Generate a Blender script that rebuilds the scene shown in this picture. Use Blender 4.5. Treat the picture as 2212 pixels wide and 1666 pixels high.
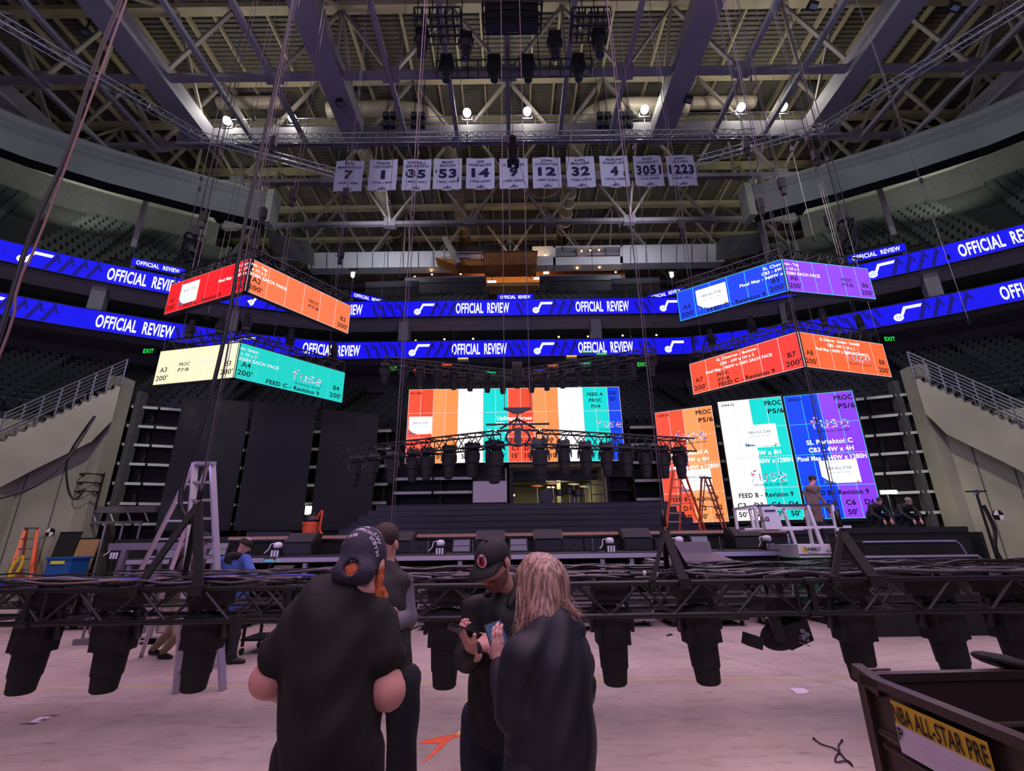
import bpy, bmesh, math, random
import numpy as np
from mathutils import Vector as V, Matrix
for o in list(bpy.data.objects): bpy.data.objects.remove(o)
SC = bpy.context.scene; COL = SC.collection
PI = math.pi
random.seed(7)
# ------------------------------------------------------------------ camera
F_PX = 1024.; TH = math.radians(18.4); RO = math.radians(0.8)
CAMZ = 1.7
_R = V((1,0,0)); _U = V((0,-math.sin(TH),math.cos(TH))); _F = V((0,math.cos(TH),math.sin(TH)))
_r = _R*math.cos(RO)-_U*math.sin(RO); _u = _R*math.sin(RO)+_U*math.cos(RO)
cd = bpy.data.cameras.new('camera'); cam = bpy.data.objects.new('camera', cd); COL.objects.link(cam)
cd.sensor_width = 36; cd.lens = 36*F_PX/2212; cd.clip_end = 300; cd.clip_start = .05
M = Matrix.Identity(4)
for i in range(3):
    M[i][0] = _r[i]; M[i][1] = _u[i]; M[i][2] = -_F[i]
M.translation = (0,0,CAMZ); cam.matrix_world = M
SC.camera = cam
SC.view_settings.view_transform = 'Standard'; SC.view_settings.look = 'None'
SC.view_settings.exposure = 0.0; SC.view_settings.gamma = 1; SC.view_settings.use_curve_mapping = False
# ------------------------------------------------------------------ world
w = bpy.data.worlds.new('world'); SC.world = w; w.use_nodes = True
w.node_tree.nodes['Background'].inputs[0].default_value = (.55,.5,.9,1)
w.node_tree.nodes['Background'].inputs[1].default_value = 0.03
# ------------------------------------------------------------------ unseen wash and fill lights
def lamp(kind, name, loc, energy, color, target=None, **kw):
    l = bpy.data.lights.new(name, kind); l.energy = energy; l.color = color
    for k, v in kw.items(): setattr(l, k, v)
    o = bpy.data.objects.new(name, l); COL.objects.link(o); o.location = loc
    if target is not None:
        o.rotation_euler = (V(target)-V(loc)).to_track_quat('-Z','Y').to_euler()
    return o
LK = 1.0
# unseen soft lamps added for the stage wash on roof, floor and crew
lamp('AREA','roof_wash',(-9,6,3.5),520*LK,(.50,.40,1),(-6,20,32),size=4)
lamp('AREA','roof_wash',(9,6,3.5),520*LK,(.50,.40,1),(6,20,32),size=4)
lamp('AREA','roof_wash',(0,-8,9),1900*LK,(.68,.58,1),(0,16,34),size=8)
lamp('AREA','side_wall_fill',(-20,-4,20),500*LK,(.95,1,.70),(-22,22,4),size=6)  # unseen soft lamps added to brighten the side walls
lamp('AREA','side_wall_fill',(20,-4,20),500*LK,(.95,1,.70),(22,22,4),size=6)
for sx in (-1,1): lamp('SPOT','wall_light',(sx*8,9.5,18.5),5600*LK,(.96,1,.82),(sx*18.5,19.5,2.5),spot_size=.85,spot_blend=.9,shadow_soft_size=.25)
for sx in (-1,1):  # unseen lamps added behind the fascia to brighten the upper soffit
    lamp('AREA','soffit_fill',(sx*29,25.0,23.2),230*LK,(.95,1,.85),(sx*32.5,29.5,29),size=2.2,spread=1.4)
    lamp('AREA','soffit_fill',(sx*22.5,28.2,23.2),170*LK,(.95,1,.85),(sx*25,33,29),size=2.2,spread=1.4)
    lamp('AREA','soffit_fill',(sx*34,19.3,23.2),170*LK,(.95,1,.85),(sx*38.5,23,29),size=2.2,spread=1.4)
for wy, k in ((17,.38),(6,.30),(-6,.45)):
    lamp('AREA','pink_wash',(-8,wy,26),930*LK*k,(1,.58,.90),(-6,6.5,0),size=13,spread=1.6)
    lamp('AREA','pink_wash',(3,wy,26),1000*LK*k,(1,.50,.66),(2,6,0),size=13,spread=1.6)
    lamp('AREA','cool_wash',(12,wy,26),980*LK*k,(.78,.70,.95),(8,7,0),size=13,spread=1.6)
lamp('SPOT','amber_spot',(2,1,18),900*LK,(1,.45,.35),(2.4,5.3,0),spot_size=.22,spot_blend=1,shadow_soft_size=.2)
for sx in (-1,1): lamp('SPOT','banner_fill',(sx*9,12.5,24),1000*LK,(.85,.85,1),(sx*3.6,24,23.2),spot_size=.85,spot_blend=.6,shadow_soft_size=.3)  # unseen spots added to lift the banner cloth
for sx in (-1,1): lamp('SPOT','fascia_fill',(sx*6,8,28),4200*LK,(.85,.95,1),(sx*28,22,24.5),spot_size=1.3,spot_blend=.8,shadow_soft_size=.6)  # unseen spots added to brighten the grey side fascia
lamp('SPOT','ladder_pink',(-.8,6.3,9),260*LK,(1,.2,.45),(-4.5,7.0,1.2),spot_size=.35,spot_blend=.6,shadow_soft_size=.1)
lamp('SPOT','ladder_blue',(-9,6.5,8),260*LK,(.25,.35,1),(-5.2,7.5,1.4),spot_size=.4,spot_blend=.6,shadow_soft_size=.1)
for sx in (-1,1): lamp('AREA','far_fascia_fill',(sx*12,32.5,27.6),240*LK,(.9,.9,1),(sx*11,43,28.6),size=4,spread=2.0)  # unseen area lamps added to lighten the far white fascia
# ------------------------------------------------------------------ materials
def lin(c):
    return tuple(((x/255)/12.92 if x/255 <= .04045 else ((x/255+.055)/1.055)**2.4) for x in c)
_M = {}
def mat(name, c, rough=.6, metal=0, bump=0, bscale=20, var=0, vscale=3, emit=0, coat=0, alpha=1, trans=0):
    if name in _M: return _M[name]
    m = bpy.data.materials.new(name); m.use_nodes = True; n = m.node_tree; b = n.nodes['Principled BSDF']
    col = lin(c); b.inputs['Base Color'].default_value = (*col,1)
    b.inputs['Roughness'].default_value = rough; b.inputs['Metallic'].default_value = metal
    if trans: b.inputs['Transmission Weight'].default_value = trans
    if emit:
        b.inputs['Emission Color'].default_value = (*col,1); b.inputs['Emission Strength'].default_value = emit
    tc = n.nodes.new('ShaderNodeTexCoord')
    if var:
        nz = n.nodes.new('ShaderNodeTexNoise'); nz.inputs['Scale'].default_value = vscale; nz.inputs['Detail'].default_value = 5
        rp = n.nodes.new('ShaderNodeValToRGB')
        rp.color_ramp.elements[0].position = .3; rp.color_ramp.elements[1].position = .7
        rp.color_ramp.elements[0].color = (*[x*(1-var) for x in col],1); rp.color_ramp.elements[1].color = (*[min(1,x*(1+var)) for x in col],1)
        n.links.new(tc.outputs['Object'], nz.inputs['Vector']); n.links.new(nz.outputs['Fac'], rp.inputs['Fac'])
        n.links.new(rp.outputs['Color'], b.inputs['Base Color'])
    if bump:
        nz = n.nodes.new('ShaderNodeTexNoise'); nz.inputs['Scale'].default_value = bscale; nz.inputs['Detail'].default_value = 4
        bp = n.nodes.new('ShaderNodeBump'); bp.inputs['Strength'].default_value = bump; bp.inputs['Distance'].default_value = .02
        n.links.new(tc.outputs['Object'], nz.inputs['Vector']); n.links.new(nz.outputs['Fac'], bp.inputs['Height'])
        n.links.new(bp.outputs['Normal'], b.inputs['Normal'])
    _M[name] = m; return m
def led(c, k=1.0):
    """one LED colour"""
    nm = 'led_%d_%d_%d' % tuple(c)
    if nm in _M: return _M[nm]
    m = bpy.data.materials.new(nm); m.use_nodes = True; b = m.node_tree.nodes['Principled BSDF']
    b.inputs['Base Color'].default_value = (.01,.01,.01,1); b.inputs['Roughness'].default_value = .7
    b.inputs['Emission Color'].default_value = (*lin(c),1); b.inputs['Emission Strength'].default_value = 1.05*k
    _M[nm] = m; return m
BLK = mat('black_paint',(19,19,22),.45); BLK2 = mat('matte_black',(14,14,17),.8,bump=.3,bscale=60)
STL = mat('truss_aluminium',(150,150,160),.35,.9); DRK = mat('dark_metal',(40,40,46),.4,.6)
CHAIN = mat('hoist_chain',(92,84,92),.5,.5); CABLE = mat('black_cable',(20,18,22),.5)
ROOFP = mat('roof_paint',(150,140,132),.6,var=.15,vscale=.7); ROOFG = mat('girder_paint',(122,116,128),.65,var=.12,vscale=.6)
DECKM = mat('roof_deck_metal',(104,98,88),.7,var=.2,vscale=.3); CONC = mat('bowl_concrete',(142,136,124),.85,bump=.4,bscale=6,var=.2,vscale=.5)
DKC = mat('dark_concrete',(70,68,70),.85,var=.15); SEATM = mat('seat_plastic',(15,29,31),.42)
WHT = mat('white_paint',(215,215,212),.6); GREY = mat('grey_fascia',(120,124,126),.75,var=.12,vscale=.25)
BLKP = mat('panel_mesh_black',(30,31,34),.9,bump=.2,bscale=30)
RAIL = mat('steel_handrail',(170,170,185),.3,.9)
# ------------------------------------------------------------------ pixel helpers
def ray(px, py):
    x0 = (px-1106)/F_PX; y0 = (833-py)/F_PX
    x = x0*math.cos(RO)+y0*math.sin(RO); y = -x0*math.sin(RO)+y0*math.cos(RO)
    F = math.cos(TH)-y*math.sin(TH); U = math.sin(TH)+y*math.cos(TH)
    return x/F, U/F
def at(px, py, Y):
    a, u = ray(px, py); return V((a*Y, Y, CAMZ+u*Y))
def atz(px, py, z):
    a, u = ray(px, py); Y = (z-CAMZ)/u; return V((a*Y, Y, z))
# ------------------------------------------------------------------ mesh builder
class MB:
    def __init__(s): s.v = []; s.f = []; s.m = []; s.mats = []
    def mi(s, m):
        if m is None: m = BLK
        if m not in s.mats: s.mats.append(m)
        return s.mats.index(m)
    def add(s, vs, fs, m=None):
        b = len(s.v); s.v += [tuple(v) for v in vs]; k = s.mi(m)
        for f in fs: s.f.append(tuple(i+b for i in f)); s.m.append(k)
        return s
    def bx(s, x0,x1,y0,y1,z0,z1, m=None):
        vs = [(x,y,z) for z in (z0,z1) for y in (y0,y1) for x in (x0,x1)]
        return s.add(vs, [(0,2,3,1),(4,5,7,6),(0,1,5,4),(2,6,7,3),(0,4,6,2),(1,3,7,5)], m)
    def obox(s, c, size, R=None, m=None, taper=1.):
        """box centred at c with optional 3x3 rotation; taper scales the bottom face"""
        hx,hy,hz = [q/2 for q in size]; vs = []
        for z in (-1,1):
            k = taper if z < 0 else 1
            for y in (-1,1):
                for x in (-1,1):
                    p = V((x*hx*k,y*hy*k,z*hz))
                    if R is not None: p = R@p
                    vs.append(V(c)+p)
        return s.add(vs, [(0,2,3,1),(4,5,7,6),(0,1,5,4),(2,6,7,3),(0,4,6,2),(1,3,7,5)], m)
    def bar(s, a, b, w, h, m=None, up=(0,0,1)):
        """rectangular bar from a to b, w wide, h high"""
        a = V(a); b = V(b); d = (b-a); L = d.length
        if L < 1e-6: return s
        d.normalize(); u = V(up)
        if abs(d.dot(u)) > .99: u = V((1,0,0))
        r = d.cross(u).normalized(); u = r.cross(d).normalized()
        vs = [p+r*(w/2*i)+u*(h/2*j) for p in (a,b) for j in (-1,1) for i in (-1,1)]
        return s.add(vs, [(0,2,3,1),(4,5,7,6),(0,1,5,4),(2,6,7,3),(0,4,6,2),(1,3,7,5)], m)
    def tube(s, a, b, r, n=6, r2=None, m=None):
        a = V(a); b = V(b); d = b-a
        if d.length < 1e-6: return s
        d.normalize(); r2 = r if r2 is None else r2
        u = V((0,0,1)) if abs(d.z) < .9 else V((1,0,0))
        x = d.cross(u).normalized(); y = d.cross(x)
        vs = [p+x*(q*math.cos(2*PI*i/n))+y*(q*math.sin(2*PI*i/n)) for p,q in ((a,r),(b,r2)) for i in range(n)]
        fs = [(i,(i+1)%n,n+(i+1)%n,n+i) for i in range(n)]+[tuple(range(n))[::-1],tuple(range(n,2*n))]
        return s.add(vs, fs, m)
    def path(s, pts, r, n=6, m=None, closed=False):
        pts = [V(p) for p in pts]; N = len(pts); vs = []
        pu = None
        for i, p in enumerate(pts):
            d = (pts[(i+1)%N if closed else min(i+1,N-1)]-pts[(i-1)%N if closed else max(i-1,0)])
            d.normalize()
            u = V((0,0,1)) if abs(d.z) < .95 else V((0,1,0))
            if pu is not None: u = pu
            x = d.cross(u)
            if x.length < 1e-3: x = d.cross(V((1,0,0)))
            x.normalize(); y = d.cross(x); pu = -y if pu is None else (-y)
            rr = r[i] if isinstance(r,(list,tuple)) else r
            vs += [p+x*(rr*math.cos(2*PI*k/n))+y*(rr*math.sin(2*PI*k/n)) for k in range(n)]
        fs = []
        for i in range(N if closed else N-1):
            j = (i+1)%N
            for k in range(n): fs.append((i*n+k,i*n+(k+1)%n,j*n+(k+1)%n,j*n+k))
        if not closed: fs += [tuple(range(n))[::-1], tuple(range((N-1)*n,N*n))]
        return s.add(vs, fs, m)
    def lathe(s, prof, c, n=20, R=None, m=None):
        """prof: list of (radius, height) turned round z"""
        vs = []
        for r,z in prof:
            for k in range(n):
                p = V((r*math.cos(2*PI*k/n), r*math.sin(2*PI*k/n), z))
                if R is not None: p = R@p
                vs.append(V(c)+p)
        fs = [(i*n+k,i*n+(k+1)%n,(i+1)*n+(k+1)%n,(i+1)*n+k) for i in range(len(prof)-1) for k in range(n)]
        fs += [tuple(range(n))[::-1], tuple(range((len(prof)-1)*n,len(prof)*n))]
        return s.add(vs, fs, m)
    def quad(s, a,b,c,d, m=None): return s.add([a,b,c,d],[(0,1,2,3)],m)
    def slab(s, pts, off, m=None):
        """polygon pts extruded by the vector off"""
        n = len(pts); o = V(off); vs = [V(p) for p in pts]+[V(p)+o for p in pts]
        fs = [tuple(range(n))[::-1], tuple(range(n,2*n))]+[(i,(i+1)%n,n+(i+1)%n,n+i) for i in range(n)]
        return s.add(vs, fs, m)
    def ell(s, c, r, n=12, m=None, R=None, z0=-1., z1=1.):
        prof = []
        K = max(4,n//2)
        for i in range(K+1):
            t = z0+(z1-z0)*i/K; a = math.asin(max(-1,min(1,t)))
            prof.append((max(.001,math.cos(a)), math.sin(a)))
        vs = []
        for q,z in prof:
            for k in range(n):
                p = V((q*math.cos(2*PI*k/n)*r[0], q*math.sin(2*PI*k/n)*r[1], z*r[2]))
                if R is not None: p = R@p
                vs.append(V(c)+p)
        fs = [(i*n+k,i*n+(k+1)%n,(i+1)*n+(k+1)%n,(i+1)*n+k) for i in range(K) for k in range(n)]
        fs += [tuple(range(n))[::-1], tuple(range(K*n,K*n+n))]
        return s.add(vs, fs, m)
    def xform(s, Mx):
        s.v = [tuple(Mx@V(v)) for v in s.v]; return s
    def merge(s, o, Mx=None):
        b = len(s.v); s.v += [tuple(Mx@V(v)) if Mx is not None else v for v in o.v]
        mp = [s.mi(m) for m in o.mats]
        for f,k in zip(o.f,o.m): s.f.append(tuple(i+b for i in f)); s.m.append(mp[k])
        return s
    def mesh(s, name, off=V((0,0,0)), inv=None, smooth=False):
        me = bpy.data.meshes.new(name)
        vs = [inv@V(v) for v in s.v] if inv is not None else [(v[0]-off[0],v[1]-off[1],v[2]-off[2]) for v in s.v]
        me.from_pydata(vs, [], s.f)
        for m in s.mats: me.materials.append(m)
        me.polygons.foreach_set('material_index', s.m)
        if smooth: me.polygons.foreach_set('use_smooth', [True]*len(s.f))
        me.update(); return me
def T(name, label, cat, loc=(0,0,0), group=None, rz=0):
    o = bpy.data.objects.new(name, None); COL.objects.link(o); o.empty_display_size = .1
    o.location = loc; o.rotation_euler = (0,0,rz); o['label'] = label; o['category'] = cat
    if group: o['group'] = group
    return o
def part(name, mb, parent, mats=None, smooth=False, label=None):
    chain = []; p = parent
    while p is not None:
        chain.append(p); p = p.parent
    Mx = Matrix.Identity(4)
    for p in reversed(chain): Mx = Mx @ (Matrix.Translation(p.location) @ p.rotation_euler.to_matrix().to_4x4())
    o = bpy.data.objects.new(name, mb.mesh(name, inv=Mx.inverted(), smooth=smooth)); COL.objects.link(o); o.parent = parent
    if label: o['label'] = label
    return o
def solo(name, mb, label, cat, group=None, kind=None, smooth=False):
    xs = [v[0] for v in mb.v]; ys = [v[1] for v in mb.v]; zs = [v[2] for v in mb.v]
    off = V(((min(xs)+max(xs))/2,(min(ys)+max(ys))/2,min(zs)))
    o = bpy.data.objects.new(name, mb.mesh(name, off=off, smooth=smooth)); COL.objects.link(o); o.location = off
    o['label'] = label; o['category'] = cat
    if group: o['group'] = group
    if kind: o['kind'] = kind
    return o
def struct(name, mb, smooth=False):
    o = bpy.data.objects.new(name, mb.mesh(name, smooth=smooth)); COL.objects.link(o); o['kind'] = 'structure'; return o
def copy_tree(o, loc=None, rot=None, label=None, group=None, parent=None, scale=None):
    c = o.copy(); COL.objects.link(c); c.parent = parent
    if loc is not None: c.location = loc
    if rot is not None: c.rotation_euler = rot
    if scale is not None: c.scale = scale
    if label: c['label'] = label
    if group: c['group'] = group
    for ch in o.children: copy_tree(ch, parent=c)
    return c
ORD = ['first','second','third','fourth','fifth','sixth','seventh','eighth','ninth','tenth','eleventh','twelfth','thirteenth','fourteenth','fifteenth','sixteenth','seventeenth','eighteenth','nineteenth','twentieth','twenty-first','twenty-second','twenty-third','twenty-fourth','twenty-fifth','twenty-sixth','twenty-seventh','twenty-eighth','twenty-ninth','thirtieth']
def ordn(i, n, side='left'):
    if i == 0: return side+'most'
    return ORD[i]+' from the '+side
# ------------------------------------------------------------------ lettering
_TX = {}
def glyphs(s, bold=.0):
    k = (s,bold)
    if k in _TX: return _TX[k]
    cu = bpy.data.curves.new('t','FONT'); cu.body = s; cu.size = 1; cu.offset = bold; cu.resolution_u = 3; cu.space_character = 1.0+bold*3
    ob = bpy.data.objects.new('t',cu); COL.objects.link(ob)
    dg = bpy.context.evaluated_depsgraph_get(); me = bpy.data.meshes.new_from_object(ob.evaluated_get(dg))
    vs = [(v.co.x,v.co.y) for v in me.vertices]; fs = [tuple(p.vertices) for p in me.polygons]
    bpy.data.objects.remove(ob); bpy.data.curves.remove(cu); bpy.data.meshes.remove(me)
    _TX[k] = (vs,fs); return vs,fs
def text_on(mb, s, place, cx, cy, h, m, w=None, bold=.012, align='c', serif=False):
    """capital height h, centred at cx, baseline cy; place(u,v) -> point"""
    vs, fs = glyphs(s, bold)
    if not vs: return
    x0 = min(v[0] for v in vs); x1 = max(v[0] for v in vs); sc = h/.70
    sx = sc if w is None else w/(x1-x0)
    wd = (x1-x0)*sx
    ox = cx-wd/2 if align == 'c' else (cx if align == 'l' else cx-wd)
    mb.add([place(ox+(v[0]-x0)*sx, cy+v[1]*sc) for v in vs], fs, m)
# ================================================================== THE SETTING
# floor: polished concrete with a yellow line, joints and scuffs
def floor_mat():
    m = bpy.data.materials.new('polished_concrete'); m.use_nodes = True; n = m.node_tree; b = n.nodes['Principled BSDF']; L = n.links
    tc = n.nodes.new('ShaderNodeTexCoord')
    def noise(scale, det=6, dist=0, sx=1, sy=1):
        mp = n.nodes.new('ShaderNodeMapping'); mp.inputs['Scale'].default_value = (sx,sy,1); L.new(tc.outputs['Object'], mp.inputs[0])
        z = n.nodes.new('ShaderNodeTexNoise'); z.inputs['Scale'].default_value = scale; z.inputs['Detail'].default_value = det
        z.inputs['Distortion'].default_value = dist; L.new(mp.outputs[0], z.inputs['Vector']); return z.outputs['Fac']
    def ramp(src, p0, c0, p1, c1):
        r = n.nodes.new('ShaderNodeValToRGB'); e = r.color_ramp.elements
        e[0].position = p0; e[0].color = (*c0,1); e[1].position = p1; e[1].color = (*c1,1); L.new(src, r.inputs[0]); return r.outputs[0]
    def mix(f, a, c, mode='MIX'):
        x = n.nodes.new('ShaderNodeMix'); x.data_type = 'RGBA'; x.blend_type = mode
        if isinstance(f,float): x.inputs[0].default_value = f
        else: L.new(f, x.inputs[0])
        for s,k in ((a,6),(c,7)):
            if isinstance(s,tuple): x.inputs[k].default_value = (*s,1)
            else: L.new(s, x.inputs[k])
        return x.outputs[2]
    base = ramp(noise(.7), .3, lin((148,138,132)), .7, lin((178,168,160)))
    base = mix(ramp(noise(3,8,.6,1,2.5), .52,(0,0,0),.75,(.55,.55,.55)), base, lin((120,106,98)))
    base = mix(ramp(noise(9,8,.3,.4,2.), .60,(0,0,0),.72,(.6,.6,.6)), base, lin((112,100,96)))
    sp = n.nodes.new('ShaderNodeSeparateXYZ'); L.new(tc.outputs['Object'], sp.inputs[0])
    def mth(op, a, c=0.):
        x = n.nodes.new('ShaderNodeMath'); x.operation = op
        for s,k in ((a,0),(c,1)):
            if isinstance(s,(int,float)): x.inputs[k].default_value = s
            else: L.new(s, x.inputs[k])
        return x.outputs[0]
    # yellow paint line across the floor
    ln = mth('LESS_THAN', mth('ABSOLUTE', mth('SUBTRACT', sp.outputs[1], 7.03)), .022)
    ln = mth('MULTIPLY', ln, ramp(noise(8),.35,(.35,.35,.35),.6,(.85,.85,.85)))
    base = mix(ln, base, lin((196,178,70)))
    # a hairline crack running away to the right
    cr = mth('LESS_THAN', mth('ABSOLUTE', mth('SUBTRACT', mth('ADD', sp.outputs[0], mth('MULTIPLY', sp.outputs[1], .47)), mth('ADD', 6.98, mth('MULTIPLY', noise(2.),.12)))), .006)
    cr = mth('MULTIPLY', cr, mth('GREATER_THAN', sp.outputs[1], 4.6))
    base = mix(cr, base, lin((70,62,60)))
    L.new(base, b.inputs['Base Color'])
    rr = n.nodes.new('ShaderNodeMapRange'); L.new(noise(2.2,5), rr.inputs[0]); rr.inputs[3].default_value = .38; rr.inputs[4].default_value = .68
    L.new(rr.outputs[0], b.inputs['Roughness'])
    bp = n.nodes.new('ShaderNodeBump'); bp.inputs['Strength'].default_value = .15; bp.inputs['Distance'].default_value = .01
    L.new(noise(14,6), bp.inputs['Height']); L.new(bp.outputs[0], b.inputs['Normal'])
    return m
mb = MB(); mb.bx(-46,46,-16,60,-.3,0, floor_mat()); struct('floor', mb)

# plan line of the balcony fronts; everything in the bowl is offset from it
HALF = [(38,-15),(38,8),(33.5,17.2),(28.3,22.2),(25.3,24.2),(21.3,26.4),(17.5,28.2),(12,29.9)]
PATH = [(-x,y) for x,y in HALF]+HALF[::-1]
def offp(d, path=PATH):
    out = []
    for i,p in enumerate(path):
        ds = []
        if i > 0: ds.append(V((path[i][0]-path[i-1][0],path[i][1]-path[i-1][1])).normalized())
        if i < len(path)-1: ds.append(V((path[i+1][0]-path[i][0],path[i+1][1]-path[i][1])).normalized())
        nn = [V((-q.y,q.x)) for q in ds]; n = sum(nn, V((0,0))).normalized()
        k = 1/max(.5, n.dot(nn[0])); out.append(V((p[0]+n.x*d*k, p[1]+n.y*d*k)))
    return out
def sweep(mb, prof, m, i0=0, i1=None, closed=False):
    """prof: list of (d, z); one strip per pair of points"""
    cols = [offp(d) for d,z in prof]; i1 = len(PATH) if i1 is None else i1
    P = len(prof); vs = []
    for i in range(i0,i1):
        for j,(d,z) in enumerate(prof): vs.append((cols[j][i].x, cols[j][i].y, z))
    fs = []
    for i in range(i1-i0-1):
        for j in range(P if closed else P-1):
            k = (j+1)%P; fs.append((i*P+j, (i+1)*P+j, (i+1)*P+k, i*P+k))
    if closed: fs += [tuple(range(P)), tuple(range((i1-i0-1)*P,(i1-i0)*P))[::-1]]
    return mb.add(vs, fs, m)
def boxprof(d0,d1,z0,z1): return [(d0,z0),(d1,z0),(d1,z1),(d0,z1)]
NP_ = len(PATH)
# upper bowl terrace, suite level, lower bowl
UP_ROWS = 12; LO_ROWS = 13
def steps(d0,z0,dd,dz,n):
    pr = [(d0,z0)]
    for i in range(n):
        pr.append((d0+dd*(i+1),z0+dz*i)); pr.append((d0+dd*(i+1),z0+dz*(i+1)))
    return pr
TERR = mat('terrace_concrete',(40,42,42),.85,var=.15,vscale=1)
mb = MB()
for a,b in ((0,7),(NP_-7,NP_)): sweep(mb, [(0.15,16.8),(.15,18.),(.5,18.)]+steps(.5,18.,.78,.72,UP_ROWS)+[(10.6,26.7)], TERR, a, b)
sweep(mb, [(0.15,16.8),(.15,18.),(.5,18.)]+steps(.5,18.,.95,.62,9)+[(10.6,23.6)], TERR, 6, NP_-6)
sweep(mb, [(10.6,23.6),(19,23.6)], TERR, 6, NP_-6)
struct('trim_1', mb)
mb = MB(); sweep(mb, [(-5.5,6.9)]+steps(-5.5,7.4,.77,.43,LO_ROWS)+[(4.6,13.4)], TERR); struct('trim_2', mb)
# suite fronts: ceiling, back wall, floor between the two boards; ceiling and wall under the lower board
SUITE = mat('suite_interior',(66,74,60),.8,var=.3,vscale=.3); SOFF = mat('soffit_paint',(150,144,152),.8,var=.1)
mb = MB(); sweep(mb, [(.15,16.8),(.6,16.75),(1.6,16.45)], SOFF); sweep(mb, [(1.6,16.45),(4,16.3),(4,14.9),(.15,14.9)], SUITE); struct('trim_3', mb)
mb = MB(); sweep(mb, [(.15,14.9),(.15,13.7),(1.2,13.7),(4.6,14.1)], SOFF); sweep(mb, [(4.6,14.1),(4.7,13.2)], DKC); struct('trim_4', mb)
# concrete front wall of the lower bowl
mb = MB(); sweep(mb, [(-5.5,6.9),(-5.5,0)], CONC, 0, 5); sweep(mb, [(-5.5,6.9),(-5.5,0)], CONC, NP_-5, NP_)
sweep(mb, [(-5.5,6.9),(-5.5,0)], DKC, 4, 8); sweep(mb, [(-5.5,6.9),(-5.5,0)], DKC, 8, NP_-4); mb.bx(-11.5,-.42,24.5,24.6,0,6.9,DKC); mb.bx(4.52,11.5,24.5,24.6,0,6.9,DKC); mb.bx(-.42,4.52,24.5,24.6,5.45,6.9,DKC);
struct('wall_front', mb)
# upper back wall, soffit over the top seats, outer wall up to the roof
mb = MB(); sweep(mb, [(10.6,26.7),(10.6,29.4)], DKC, 0, 6); sweep(mb, [(10.6,26.7),(10.6,29.4)], DKC, NP_-6, NP_); struct('wall_upper', mb)
mb = MB()
SOF2 = mat('upper_soffit_paint',(168,172,158),.8,var=.12,vscale=.2)
for a,b in ((0,6),(NP_-6,NP_)): sweep(mb, [(10.6,29.4),(9.2,28.5),(2.6,25.7)], SOF2, a, b)
struct('trim_5', mb)
# columns between suites (pale) and ribs crossing the soffit
def along(s):
    """point and outward normal at arc length s (0 = middle of the far end)"""
    tot = [0]
    for i in range(1,NP_): tot.append(tot[-1]+math.dist(PATH[i],PATH[i-1]))
    mid = tot[-1]/2; t = mid+s
    for i in range(1,NP_):
        if tot[i] >= t or i == NP_-1:
            k = (t-tot[i-1])/(tot[i]-tot[i-1]); a = V(PATH[i-1]); b = V(PATH[i]); d = (b-a).normalized()
            return a+(b-a)*k, V((-d.y,d.x)), d
def bend(s, z, d=0.):
    p, n, t = along(s); return V((p.x+n.x*d, p.y+n.y*d, z))
mb = MB()
for s in [-41,-33,-25.6,-18.6,-7.6,6.,18.4,26.,33.5,41]:
    p,n,t = along(s); R = Matrix(((t.x,n.x,0),(t.y,n.y,0),(0,0,1)))
    mb.obox((p.x+n.x*1.0,p.y+n.y*1.0,15.85),(.7,.9,1.9),R,SOFF)
    if abs(s) > 16: mb.obox((p.x+n.x*4.6,p.y+n.y*4.6,24.4),(.3,.3,5.0),R,SOFF)
struct('trim_6', mb)
# the deep grey fascia hanging in front of the upper bowl on both sides (with a dark lower lip)
mb = MB()
for a,b in ((0,7),(NP_-7,NP_)):
    sweep(mb, [(.0,23.6),(0.,26.1),(.25,26.35),(.9,26.4),(.9,23.9)], GREY, a, b)
    sweep(mb, [(.9,23.9),(.55,23.35),(.0,23.6)], DRK, a, b)
struct('trim_7', mb)
mb = MB()
for sx in (-1,1):
    e = offp(0)[6 if sx<0 else NP_-7]
    mb.bx(min(e.x,e.x-sx*.5),max(e.x,e.x-sx*.5),e.y-.2,e.y+.9,23.5,26.3,SOF2)
    # next two lengths of balcony fascia, stepping back toward the far end
    a = atz(585 if sx<0 else 1655,495,26.3); 
    mb.slab([at(578 if sx<0 else 1658,500,33),at(668 if sx<0 else 1558,525 if sx<0 else 512,39),at(668 if sx<0 else 1558,560 if sx<0 else 548,39),at(583 if sx<0 else 1652,530,33)],(0,1.2,0),GREY)
struct('trim_8', mb)
# far end: white fascia of the top level, corrugated end wall, press level ceiling
WFAS = mat('white_fascia',(200,202,208),.7,var=.08,vscale=.3); ORC = mat('amber_ceiling',(176,120,62),.8,var=.15)
YB = 42.
def fz(px,py,Y=YB): return at(px,py,Y)
mb = MB()
L0 = fz(640,560); 
def band(x0,x1,yt,yb,Y,m,dep=1.2):
    sl = lambda x: -(x-1106)*.014
    mb.slab([at(x0,yt+sl(x0),Y),at(x1,yt+sl(x1),Y),at(x1,yb+sl(x1),Y),at(x0,yb+sl(x0),Y)],(0,dep,0),m)
band(665,985,540,574,42,WFAS); band(1150,1200,533,574,42,WFAS); band(1195,1345,557,574,42,WFAS); band(1340,1565,533,572,42,WFAS); band(1195,1345,533,536,42,WFAS)
for i in range(9): band(672+i*33,673.2+i*33,541,574,41.9,DKC,.05)
for i in range(6): band(1362+i*33,1363.2+i*33,535,572,41.9,DKC,.05)
band(560,700,574,640,44.5,DKC); band(1500,1660,574,640,44.5,DKC)
struct('trim_9', mb)
mb = MB()
# amber ceiling under the press level
mb.slab([at(880,574,42.2),at(1350,569,42.2),at(1350,585,50),at(880,590,50)],(0,0,.2),ORC)
mb.bx(at(885,590,44.5).x,at(1350,590,44.5).x,44.5,44.7,28.2,30.3,ORC)
struct('trim_10', mb)
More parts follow.
